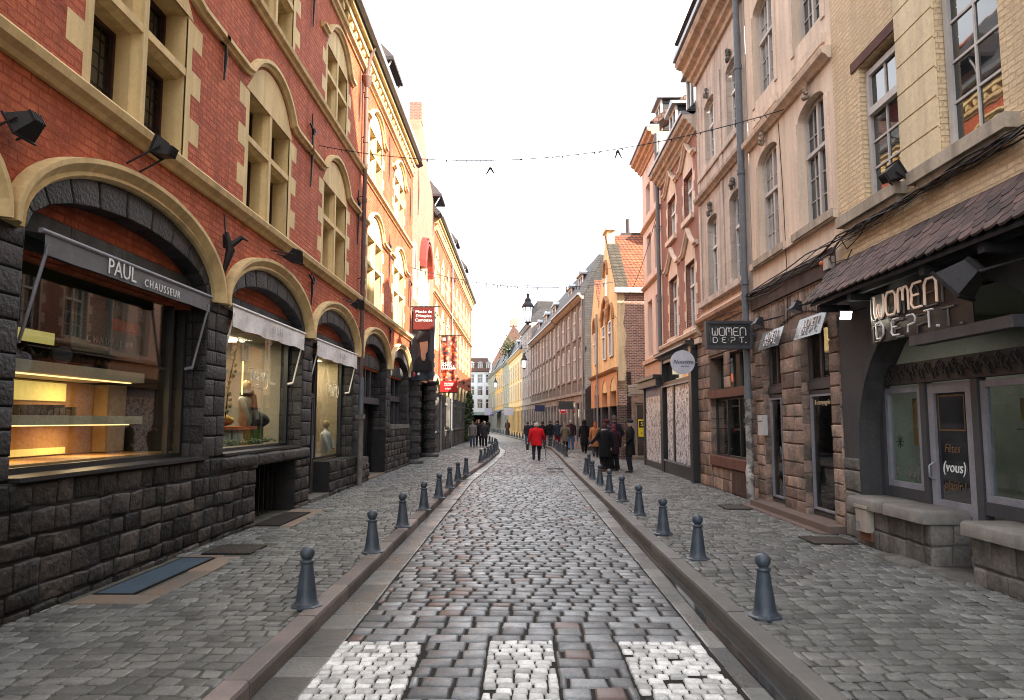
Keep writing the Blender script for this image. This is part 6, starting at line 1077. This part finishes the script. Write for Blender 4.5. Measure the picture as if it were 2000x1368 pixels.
h1 = row_house('weathered grey stone house with a slate mansard nearest in the bending row', 0, 11.2, 9.2, mat('weathered_grey_brown_front', (.27, .262, .255), (.14, .135, .13), .85, 2.2, .4, 18, (.4, .2, .01), (.12, .11, .1), streak=.35), [(4.4, 6.2), (6.9, 8.4)], 5, 1.0, roof=SLATE, dorm=[(2.5, 1.3, 1.3), (6.5, 1.3, 1.2)], rise=.25, n_pil=5, stm=mat('pinkish_grey_stone', (.40, .36, .34), (.24, .22, .21), .85, 2, .4, 16, streak=.4))
b = MB(); b.prism(Fr(Q.P(0, 0)[0], Q.P(0, 0)[1], 1, .098, .098, -1), [(0, 0), (0, 9.2), (.5, 10.2), (1.2, 11.5), (4.5, 12.0), (4.5, 0)], 0, .02); b.build('side_wall', SLATEB, h1)
b = MB(); b.fbox(Q, -.1, 11.2, 11.6, 11.8, -1.9, -1.5); b.build('ridge', ZINC, h1); downpipe(Q, .15, .2, 8.9, .12, .06, ZINC, h1)
row_house('brown grey stone house with narrow tall windows second in the bending row', 11.2, 27.5, 9.1, mat('brown_grey_brick', (.25, .24, .235), (.13, .127, .125), .85, 2.6, .4, 20, (.22, .075, .012), streak=.3), [(4.3, 6.2), (6.7, 8.5)], 8, .85, roof=SLATE, dorm=[(14, 1.4, 1.3), (19, 1.4, 1.3), (24, 1.4, 1.3)], rise=.2, n_pil=4)
t = thing('tall_side_block', 'dark slate sided block rising behind the bending row next to the hanging lantern', 'building', Q.P(28, 0, -3)); b = MB(); b.fbox(Q, 27.6, 36, 9, 13.4, -10, -.6); b.fbox(Q, 26.9, 27.6, 9, 13.8, -6.5, -5); b.build('slate_wall', SLATEB, t); b = MB(); b.fbox(Q, 30, 31, 13.4, 14.2, -5, -4); b.build('chimney', SLATEB, t)
row_house('tall pale grey house with an attic floor in the middle of the bending row', 27.5, 36.4, 11.3, mat('pale_grey_render', (.34, .32, .30), (.27, .255, .24), .8, 1.5, .15, 14, streak=.3), [(4.2, 5.8), (6.4, 8.0), (8.9, 10.6)], 4, 1.0, roof=SLATE, zr=1.6)
row_house('bright yellow house with a tiled roof in the bending row', 36.4, 54.5, 9.6, YEL, [(4.2, 6.0), (6.6, 8.4)], 6, 1.2, roof=SLATE, dorm=[(40, 1.6, 1.3), (45, 1.6, 1.3)], rise=.15, stm=mat('yellow_trim', (.7, .48, .22)))
row_house('grey rendered house between the yellow and orange houses', 54.5, 66, 9.9, GGR, [(4.2, 6.0), (6.8, 8.6)], 3, 1.3, roof=SLATE, dorm=[(60, 1.8, 1.4)])
row_house('orange ochre house far along the bending row', 66, 84, 10.1, ORA, [(4.2, 6.2), (7, 8.8)], 4, 1.5, roof=SLATE)
row_house('pale green grey house at the far end of the bending row', 84, 104, 10.4, GGR, [(4.2, 6.2), (7, 8.8)], 4, 1.5, roof=SLATE)
t = thing('steep_roofed_building', 'building with a huge steep brown tiled roof rising behind the bending row', 'building', (-1, 150, 0)); b = MB(); b.prism(Fr(-6.0, 146, 1, .0, 0, 1), [(0, 0), (0, 13.2), (4.5, 21.3), (11.5, 13.2), (11.5, 0)], 0, 14); b.build('gable_roof', BRTILE, t); b = MB(); b.box(-2.3, -.7, 146, 147.6, 21, 22.6); b.build('chimney', BROWNB, t)
for k in range(3):
    x, y = [(-.6, 103), (1.2, 98), (.2, 100)][k]; 
t = thing('roof_shrub', 'green shrub growing among the far roofs', 'shrub', (-.9, 96, 10.6)); b = MB()
for i in range(500):
    v = Vector([rnd.gauss(0, .55), rnd.gauss(0, .5), rnd.gauss(0, .7)]); p = Vector((-1.6, 97, 11.6)) + v; a = Vector([rnd.uniform(-1, 1) for _ in range(3)]) * .13; c = a.cross(Vector([rnd.uniform(-1, 1) for _ in range(3)])).normalized() * .09; b.add([p - a, p + c, p + a, p - c], [(0, 1, 2, 3)], tone=rnd.random())
b.build('leaves', MATS['ivy_leaves'], t); b = MB(); b.tube([(-1.6, 97, 10), (-1.6, 97, 11.6)], .06, 6); b.build('stem', DBR, t)
WB = thing('white_house', 'white rendered corner house closing the street under a brown roof', 'building', (-9, 150, 0)); V = Fr(-20, 150, 1, 0, 0, -1)
wv = [(9.6 + 1.0 * 0 + k * 1.75, 10.7 + k * 1.75) for k in range(-3, 3)]
wv = [(9.2 + k * 1.75, 10.3 + k * 1.75) for k in range(-3, 3)]
hs = [(a, c, z0, z1) for a, c in wv for z0, z1 in ((4.3, 6.2), (7.0, 8.9), (9.6, 11.4))]
MB().wall(V, 0, 13.3, 3.4, 12, hs, rv=.2).build('front_wall', WHI, WB)
for a, c, z0, z1 in hs: casement(V, a, c, z0, z1, -.18, WB, WFR, PG, rows=(1, 1), cols=1, bar=.05)
b = MB(); b.fbox(V, 0, 14, 0, 3.4, -3, -.3); b.build('shop_pane', PG, WB); b = MB(); b.fbox(V, 0, 14, 2.9, 3.5, -.3, .15); b.build('shop_fascia', mat('green_grey_fascia', (.3, .38, .35)), WB); b = MB(); b.box(-20, -6.7, 150.3, 165, 0, 12); b.build('rear_wall', WHI, WB)
b = MB(); b.hexa([V.P(-.2, 12, .3), V.P(13.5, 12, .3), V.P(13.5, 11.9, .1), V.P(-.2, 11.9, .1), V.P(-.2, 15, -1.6), V.P(13.0, 15, -1.6), V.P(13.0, 14.9, -8), V.P(-.2, 14.9, -8)]); b.build('roof', BRTILE, WB)
for k in range(-1, 3): dormer(V, 9.75 + k * 1.75, 12.3, -.2, .9, 1.5, WB)
t = thing('far_left_house', 'pale house beyond the end of the brick building', 'building', (-16, 100, 0)); b = MB(); b.box(-24, -12.5, 74, 146, 0, 10.5); b.build('rendered_wall', GGR, t)
# ------------------------------------------------------------------ lanterns, wires, signs
def lantern(label, p, y_span):
    t = thing('street_lantern', label, 'lantern', p, 'lanterns hung across the street'); s = 1.0
    MB().lathe([(.13, -.62), (.18, -.1), (.2, 0)], p, 6, False).build('glass_body', flat('frosted_lantern_glass', (.6, .62, .66), .3, 0, .35), t)
    b = MB(); b.lathe([(.25, -.02), (.27, .03), (.17, .2), (.13, .24), (.15, .3), (.06, .42), (.05, .5), (.08, .54), (.001, .62)], p, 12); b.lathe([(.15, -.66), (.15, -.62), (.05, -.7), (.001, -.78)], p, 8)
    for k in range(6): a = k * math.pi / 3; b.tube([(p[0] + .135 * math.cos(a), p[1] + .135 * math.sin(a), p[2] - .62), (p[0] + .205 * math.cos(a), p[1] + .205 * math.sin(a), p[2])], .012, 5)
    b.build('lantern_cap', mat('lantern_blue_black', (.03, .035, .045), (.05, .055, .065), .5), t)
    b = MB(); b.tube([(p[0], p[1], p[2] + .6), (p[0], p[1], p[2] + .95)], .02, 6); b.tube([(p[0] - .4, p[1], p[2] + .93), (p[0] + .5, p[1], p[2] + .93)], .015, 6); b.build('hanger', IRON, t); return t
lantern('nearest blue black street lantern hanging over the roadway', (.31, 30, 6.6), 0); lantern('middle street lantern hanging in front of the pale grey house', (.28, 57, 6.6), 0); lantern('farthest street lantern hanging in front of the orange house', (-3.2, 91, 6.6), 0)
def wire(name, label, a, c, sag, deco=0, r=.006, seed=1, n=60, drop=(.05, .16)):
    rr_ = random.Random(seed); t = thing(name, label, 'wire', a); b = MB(); a, c = Vector(a), Vector(c); pts = []
    for i in range(n + 1): x = i / n; p = a.lerp(c, x); p.z -= sag * 4 * x * (1 - x); pts.append(p)
    b.tube(pts, r, 5); b.build('wire_line', IRON, t)
    if deco:
        b = MB(); 
        for i in range(deco):
            p = pts[rr_.randrange(2, n - 1)]; k = rr_.uniform(*drop); b.tube([p, p + Vector((rr_.uniform(-.03, .03), rr_.uniform(-.05, .05), -k))], [r * 1.3, r * .8], 4)
        b.build('garland_strand', IRON, t)
    return t
g_ = wire('garland_wire', 'sagging garland wire crossing high between the red wall and the pink facades', (LX, 15.3, 7.9), (4.9, 12.9, 7.6), .62, 60, .009, 4, 90, (.02, .07))
b = MB()
for px in ((-.62, 14.3, 7.02), (1.9, 13.6, 7.1)):
    for k in range(3): b.tube([px, (px[0] + rnd.uniform(-.1, .1), px[1], px[2] - rnd.uniform(.12, .22))], [.025, .008], 5)
b.build('garland_cluster', IRON, g_)
b = MB(); b.tube([(-.5, 14.3, 7.0), (-.5, 14.3, 6.0)], .002, 4); b.tube([(2.0, 13.6, 7.1), (2.0, 13.6, 5.9)], .002, 4); b.build('loose_thread', ZINC, g_)
wire('garland_wire', 'light garland crossing the street at the first hanging lantern', (LX, 28.5, 8.0), (4.2, 32.2, 8.1), .5, 34, .017, 5, 60, (.12, .26))
wire('lantern_cable', 'thin cable carrying the first hanging lantern', (LX, 30, 8.0), (4.9, 28.4, 8.2), .45, 0, .006)
wire('lantern_cable', 'thin cable carrying the middle hanging lantern', (LX, 57, 8.2), (2.2, 57, 8.2), .5, 0, .008); wire('lantern_cable', 'thin cable carrying the farthest hanging lantern', (-9, 91, 8.2), (-1.2, 91, 8.2), .5, 0, .01)
wire('overhead_wire', 'thin wire running from the yellow gabled house to the plain pink house', (4.5, 31.9, 7.0), (4.9, 24.8, 9.4), .6, 0, .012)
wire('overhead_wire', 'thin wire looping over the yellow gable corner', (4.1, 36, 6.9), (4.3, 31.9, 6.4), -.25, 0, .012)
t = thing('no_entry_sign', 'round red and white no entry sign on a grey post', 'road sign', (2.82, 48, 0)); b = MB(); b.tube([(2.82, 48.02, .12), (2.82, 48.02, 2.8)], .03, 8); b.build('sign_post', ZINC, t); b = MB(); b.tube([(2.82, 47.96, 2.5), (2.82, 48, 2.5)], .25, 28, smooth=False); b.build('sign_rim', WHITE, t); b = MB(); b.tube([(2.82, 47.93, 2.5), (2.82, 47.95, 2.5)], .225, 28, smooth=False); b.build('red_disc', flat('sign_red', (.65, .02, .02), .4), t); b = MB(); b.box(2.67, 2.97, 47.91, 47.93, 2.46, 2.54); b.build('white_bar', WHITE, t)
for k, (u, z, w, h, c, lab) in enumerate([(3.5, 2.75, .9, .45, (.04, .05, .05), 'dark projecting shop sign on the grey stone house'), (17, 2.8, .8, .5, (.03, .04, .12), 'navy projecting shop sign on the brown grey house'), (46, 2.9, 1.1, .9, (.5, .5, .62), 'pale lilac projecting sign on the yellow house'), (92, 3.4, 1.3, 1.3, (.5, .48, .65), 'pale violet square sign at the far bend')]):
    t = thing('projecting_sign', lab, 'shop sign', Q.P(u, z, .5)); b = MB(); b.fbox(Q, u, u + .08, z - h / 2, z + h / 2, .12, .12 + w); b.build('sign_panel', flat('sign_paint%s' % 'abcd'[k], c), t); b = MB(); b.tube([Q.P(u + .04, z + h / 2 + .03, 0), Q.P(u + .04, z + h / 2 + .03, .14 + w)], .02, 6); b.build('sign_arm', IRON, t)
t = thing('blue_awning', 'dark blue awning over a far shop in front of the orange house', 'awning', Q.P(72, 3, .5)); b = MB(); b.hexa([Q.P(68, 3.3, 0), Q.P(78, 3.3, 0), Q.P(78, 2.7, 1.2), Q.P(68, 2.7, 1.2), Q.P(68, 3.36, 0), Q.P(78, 3.36, 0), Q.P(78, 2.76, 1.2), Q.P(68, 2.76, 1.2)]); b.fbox(Q, 68, 78, 2.45, 2.72, 1.18, 1.2); b.build('canopy', mat('navy_cloth', (.05, .05, .12)), t)

# ------------------------------------------------------------------ people
SKIN = mat('skin', (.50, .30, .22), (.44, .26, .19), .55, 5, .05, 20); SHOE = mat('black_shoes', (.015, .014, .014), rough=.45)
def person(label, x, y, z, face=0, h=1.72, coat=(.01, .01, .012), clen=.62, legs=(.012, .012, .015), hair=(.05, .03, .02), hat=None, stride=.0, arms=('down', 'down'), hood=False, skirt=False, wide=1.0, bag=None, cane=False, long_hair=False, scarf=None, shoes=None, group=None, lean=0):
    """face: heading in degrees, 0 looks away along the street"""
    t = thing('person', label, 'person', (x, y, z), group); k = h / 1.75; M = Matrix.Rotation(R(face), 4, 'Z')
    def T(p): return tuple(Vector((x, y, z)) + M @ (Vector((p[0] * wide if abs(p[0]) < .5 else p[0], p[1] + lean * max(0, p[2] - .9), p[2])) * k))
    V_ = []; E2 = []; Rr = []
    def av(p, r, par=None): V_.append(T(p)); Rr.append(r * k); (E2.append((par, len(V_) - 1)) if par is not None else None); return len(V_) - 1
    pel = av((0, 0, .93), .13); sp1 = av((0, 0, 1.1), .12, pel); ch = av((0, 0, 1.3), .14, sp1); nk = av((0, 0, 1.48), .058, ch); hb = av((0, .01, 1.57), .06, nk); hm = av((0, .015, 1.65), .088, hb); tp = av((0, .0, 1.70), .07, hm); nose = av((0, .1, 1.635), .018, hm)
    J = {}
    for s in (-1, 1):
        f_ = stride * s; hp = av((s * .09, 0, .86), .095, pel); kn = av((s * .1, .06 + f_ * .5 + abs(stride) * .1, .48), .062, hp); an = av((s * .1, f_ - (.06 if f_ < 0 else 0), .09 + (.05 if f_ < -.1 else 0)), .04, kn); to = av((s * .115, f_ + .13 - (.06 if f_ < 0 else 0), .035), .032, an); J[s] = ((s * .1, .06 + f_ * .5 + abs(stride) * .1, .48), (s * .1, f_ - (.06 if f_ < 0 else 0), .09 + (.05 if f_ < -.1 else 0)))
        pose = arms[0 if s < 0 else 1]; sh = (s * .19, 0, 1.42)
        el, wr = {'down': ((s * .25, -.03, 1.13), (s * .26, .05, .88)), 'swingf': ((s * .25, .06, 1.15), (s * .24, .22, .96)), 'swingb': ((s * .26, -.12, 1.15), (s * .27, -.14, .9)), 'chest': ((s * .24, .05, 1.15), (s * .08, .25, 1.2)), 'pocket': ((s * .29, -.06, 1.14), (s * .2, .1, .95)), 'back': ((s * .28, -.1, 1.15), (s * .08, -.2, .98)), 'out': ((s * .32, .0, 1.2), (s * .5, .05, 1.0)), 'cane': ((s * .27, .04, 1.14), (s * .3, .2, .95))}[pose]
        a = av(sh, .07, ch); b_ = av(el, .043, a); c_ = av(wr, .027, b_); d = (Vector(wr) - Vector(el)).normalized(); side = Vector((0, 1, 0)) if abs(d.y) < .8 else Vector((1, 0, 0)); pm = Vector(wr) + d * .06; pl = av(tuple(pm), .026, c_)
        for q, (o, ln) in enumerate(((-.024, .07), (-.008, .082), (.008, .078), (.024, .062))): kk = av(tuple(pm + side * o + d * .04), .0095, pl); av(tuple(pm + side * o + d * (.04 + ln * .55) + Vector((-s * .018, 0, 0))), .008, kk)
        th = av(tuple(pm + side * .032 - d * .015), .01, pl); av(tuple(pm + side * .05 + d * .025), .009, th)
        J[('a', s)] = (sh, el, wr)
    me = bpy.data.meshes.new('body'); me.from_pydata(V_, E2, []); me.materials.append(SKIN); o = bpy.data.objects.new('body', me); link(o, t)
    md = o.modifiers.new('skin', 'SKIN'); md.use_smooth_shade = True
    for i, r in enumerate(Rr): me.skin_vertices[0].data[i].radius = (r, r)
    me.skin_vertices[0].data[0].use_root = True; o.modifiers.new('sub', 'SUBSURF').levels = 1; o.modifiers['sub'].render_levels = 1
    nm_c = 'cloth_%02d%02d%02d' % tuple(int(c * 99) for c in coat); cm_ = mat(nm_c, coat, tuple(c * .7 for c in coat), .85, 8, .3, 30); nm_l = 'cloth_%02d%02d%02d' % tuple(int(c * 99) for c in legs); lm = mat(nm_l, legs, tuple(c * .7 for c in legs), .85, 8, .3, 30)
    def ring(cx, cy, cz, rx, ry, n=18, ph=0): return [T((cx + rx * math.cos(2 * math.pi * i / n), cy + ry * math.sin(2 * math.pi * i / n) * (1 + .05 * math.sin(3 * 2 * math.pi * i / n + ph)), cz)) for i in range(n)]
    b = MB(); n = 18; hem = 1.5 - clen * 1.0 - .18; fl = .215 if not skirt else .25
    prof = [(hem, fl * 1.02, .165), (hem + .01, fl, .17), (.93, .205, .15), (1.05, .19, .14), (1.2, .205, .145), (1.33, .225, .15), (1.42, .21, .13), (1.475, .14, .1), (1.51, .075, .075), (1.53, .07, .07)]
    prof = [p for p in prof if p[0] <= hem + .011 or p[0] > hem + .06]
    vs = [];
    for i, (zz, rx, ry) in enumerate(prof): vs += ring(0, 0, zz, rx, ry, n, i)
    b.add(vs, [(i * n + j, i * n + (j + 1) % n, (i + 1) * n + (j + 1) % n, (i + 1) * n + j) for i in range(len(prof) - 1) for j in range(n)], True)
    for s in (-1, 1):
        sh, el, wr = J[('a', s)]; sh2 = (sh[0] * .88, sh[1], sh[2] - .005); m1 = tuple((a + c) / 2 for a, c in zip(sh, el)); m2 = tuple((a + c) / 2 for a, c in zip(el, wr)); b.tube([T(p) for p in (sh2, sh, m1, el, m2, wr)], [q * k for q in (.07, .082, .072, .062, .055, .048)], 10)
    b.build('coat', cm_, t)
    b = MB()
    for s in (-1, 1):
        kn, an = J[s]; b.tube([T(p) for p in ((s * .085, 0, .98), (s * .092, .01, .8), (kn[0], kn[1], kn[2]), (an[0], (an[1] + kn[1]) / 2, .28), (an[0], an[1], an[2] + .0))], [q * k for q in (.12, .112, .085, .072, .07)], 10)
    b.build('trousers', lm, t)
    b = MB()
    for s in (-1, 1):
        kn, an = J[s]; zz = an[2] - .045; b.hexa([T((an[0] - .045, an[1] - .07, zz - .04)), T((an[0] + .045, an[1] - .07, zz - .04)), T((an[0] + .05, an[1] + .19, max(.003, zz - .045))), T((an[0] - .05, an[1] + .19, max(.003, zz - .045))), T((an[0] - .04, an[1] - .065, zz + .07)), T((an[0] + .04, an[1] - .065, zz + .07)), T((an[0] + .035, an[1] + .16, zz + .0)), T((an[0] - .035, an[1] + .16, zz + .0))])
    b.build('shoes', mat('shoe_%s' % ('x' if not shoes else 'brown'), shoes, rough=.5) if shoes else SHOE, t)
    hc = T((0, -.005, 1.665)); b = MB(); n = 14; vs = []; ms = 6; hr = .108 * k
    for i in range(ms + 1):
        th = math.pi * .5 * i / ms
        for j in range(n):
            a = 2 * math.pi * j / n; fr_ = math.sin(a) > .35; dz = -.0 if fr_ else -(.075 + (.14 if long_hair else 0)) * (1 - i / ms); p = Vector((math.cos(a) * .098 * math.cos(th), math.sin(a) * .112 * math.cos(th) - .012, .03 + dz + .105 * math.sin(th))); vs.append(T((p.x, p.y, 1.63 + p.z)))
    b.add(vs, [(i * n + j, i * n + (j + 1) % n, (i + 1) * n + (j + 1) % n, (i + 1) * n + j) for i in range(ms) for j in range(n)], True)
    b.build('hair', mat('hair_%02d%02d' % (int(hair[0] * 99), int(hair[2] * 99)), hair, tuple(c * .6 for c in hair), .7, 30, .4, 80), t)
    b = MB()
    for s in (-1, 1): b.sph(T((s * .034, .088, 1.665)), .011 * k, 8, 6); 
    b.build('eyes', mat('eye_dark', (.03, .02, .02), rough=.3), t); b = MB(); b.tube([T((-.025, .088, 1.585)), T((0, .096, 1.583)), T((.025, .088, 1.585))], .006 * k, 6); b.build('mouth', mat('lips', (.3, .1, .09)), t)
    if hat: b = MB(); b.sph(T((0, -.012, 1.70)), .116 * k, 14, 8, 1.0, 1.08, .72); b.build('cap', mat('hat_%02d%02d' % (int(hat[0] * 99), int(hat[2] * 99)), hat, rough=.9), t)
    if hood: b = MB(); b.sph(T((0, -.03, 1.66)), .135 * k, 14, 10, 1, 1, 1.15); b.tube([T((0, -.04, 1.45)), T((0, -.04, 1.6))], [.15 * k, .1 * k], 12); b.build('hood', cm_, t)
    if scarf: b = MB(); b.tube([T((-.09, .02, 1.5)), T((0, .1, 1.49)), T((.09, .02, 1.5)), T((0, -.09, 1.52)), T((-.09, .02, 1.5))], .04 * k, 8); b.build('scarf', mat('scarf_%02d%02d' % (int(scarf[0] * 99), int(scarf[2] * 99)), scarf, rough=.9), t)
    if bag:
        tb = thing('handbag', bag[1], 'bag', T((bag[2] * .32, 0, .6))); b = MB(); c0 = T((bag[2] * .33, .03, .62)); w_ = .06; b.box(c0[0] - w_, c0[0] + w_, c0[1] - .15, c0[1] + .15, c0[2] - .13, c0[2] + .12); b.build('bag_body', mat('bag_%02d' % int(bag[0][0] * 99), bag[0]), tb); b = MB(); b.tube([(c0[0], c0[1] - .1, c0[2] + .12), T((bag[2] * .27, .05, .86)), (c0[0], c0[1] + .1, c0[2] + .12)], .01, 5); b.build('bag_strap', SHOE, tb)
    if cane:
        tc_ = thing('walking_stick', cane, 'walking stick', T((.32, .3, 0))); b = MB(); b.tube([T((.36, .3, .01)), T((.3, .24, .9)), T((.28, .16, .93))], .016, 6); b.build('stick', mat('grey_stick', (.12, .11, .1)), tc_)
    return t
BK = (.011, .011, .013)
person('person in a bright red padded jacket walking down the road with a stick', .72, 33.2, .0, 0, 1.74, (.62, .012, .022), .62, (.02, .02, .028), (.4, .36, .33), stride=.12, arms=('down', 'cane'), wide=1.25, cane='thin walking stick in the right hand of the red jacket person', bag=((.02, .02, .02), 'black bag hanging from the left hand of the red jacket person', -1))
person('leftmost person of the standing group by the bollards, in a long black coat', 2.84, 24.5, .12, 12, 1.62, BK, .78, (.012, .013, .02), (.04, .02, .015), stride=.03, arms=('out', 'down'), wide=1.05, scarf=(.4, .38, .36), shoes=(.12, .05, .03))
person('person in a dark coat and grey scarf half hidden behind the black coated one', 3.02, 25.3, .12, -20, 1.74, (.02, .024, .035), .7, (.03, .03, .04), (.09, .02, .02), hat=(.08, .015, .02), wide=1.05, scarf=(.2, .22, .25), shoes=(.12, .05, .03))
person('person with dark red hair in a dark plum jacket in the standing group', 3.22, 25.0, .12, 15, 1.6, (.03, .014, .02), .7, BK, (.12, .02, .03), arms=('chest', 'down'), scarf=(.25, .03, .05))
person('tall person in a dark padded jacket turning left at the back of the standing group', 3.36, 25.9, .12, 35, 1.9, (.022, .016, .028), .66, (.012, .013, .022), (.07, .05, .04), wide=1.1, arms=('down', 'pocket'))
person('person in black coat and black cap with a white beard facing left beside the group', 3.66, 24.2, .12, 75, 1.74, BK, .74, (.02, .02, .022), (.3, .28, .26), hat=(.02, .025, .022), wide=1.1, arms=('pocket', 'down'), scarf=None)
person('person in a long tan orange coat walking away near the yellow house', 3.5, 33.9, .12, 0, 1.64, (.42, .17, .07), .78, (.04, .04, .05), (.32, .09, .03), stride=.16, long_hair=True, hood=False, bag=None)
person('person in dark clothes walking just right of the tan orange coat', 3.78, 33.3, .12, 0, 1.5, (.015, .015, .02), .6, (.015, .015, .02), (.03, .02, .02), stride=.18)
person('person all in black with a hood walking away close to the grey stone house', 3.35, 38.2, .12, 5, 1.7, BK, .85, BK, (.02, .02, .02), stride=.12, hood=True)
person('person in a grey green hooded coat walking away behind the right bollards', 2.5, 40.5, .12, 0, 1.6, (.14, .12, .095), .72, (.02, .02, .03), (.2, .13, .08), stride=.1, long_hair=True, arms=('pocket', 'pocket'))
person('person in blue jeans and dark brown jacket walking beside the grey green coat', 2.95, 42.5, .12, 0, 1.74, (.03, .02, .02), .5, (.08, .16, .33), (.3, .28, .26), stride=.1, wide=1.1)
person('person in dark blue jacket and wine red trousers walking away', 2.22, 43.5, .12, 0, 1.72, (.02, .03, .045), .5, (.16, .02, .04), (.04, .03, .02), stride=.1)
person('person in black jacket with one arm held out beside the far right bollards', 1.95, 48.0, .12, 0, 1.7, BK, .55, (.12, .12, .14), (.06, .04, .03), stride=.1, arms=('down', 'out'))
person('person in black walking ahead of the red jacket, right of its shoulder', 1.42, 46.5, .02, 0, 1.75, BK, .6, (.06, .06, .08), (.03, .025, .02), stride=.1)
person('person in dark clothes walking ahead of the red jacket, hidden behind it', .95, 50, .02, 0, 1.78, (.03, .03, .035), .6, BK, (.05, .04, .03), stride=.1)
person('person in dark blue jacket and jeans left of the red jacket at the far kerb', .50, 52, .02, 0, 1.72, (.03, .022, .035), .55, (.06, .1, .16), (.05, .03, .02), stride=.12)
person('lone distant person in brown walking along the far right pavement', -1.5, 82, .12, 0, 1.75, (.09, .05, .045), .6, (.05, .04, .04), (.05, .03, .02), stride=.1)
person('person in grey jacket standing against the left wall, leftmost of the left group', -3.1, 46.4, .12, 170, 1.68, (.16, .16, .155), .55, (.05, .06, .1), (.08, .06, .05))
person('reddish haired person in black coming towards the viewer in the left group', -2.72, 46.6, .12, 178, 1.76, BK, .62, BK, (.3, .13, .08), stride=.12, wide=1.1)
person('fair haired person in dark coat, rightmost of the left group', -2.3, 46.0, .12, 182, 1.66, (.03, .03, .035), .7, BK, (.5, .4, .28), stride=.1, bag=((.03, .03, .03), 'dark shoulder bag of the fair haired person on the left', -1))
for i in range(9):
    x = [-6.9, -6.5, -6.1, -5.7, -5.4, -7.4, -5.0, -6.7, -4.6][i]; y = [88, 92, 87, 93, 89, 94, 97, 99, 103][i]
    person('tiny distant person in dark clothes among the far crowd below the white house', x, y, .12, 180 if i % 2 else 0, 1.68 + .03 * (i % 4), [BK, (.03, .03, .05), (.06, .04, .03), (.02, .03, .03)][i % 4], .6, BK, (.04, .03, .02), stride=.08, group='far crowd under the white house')
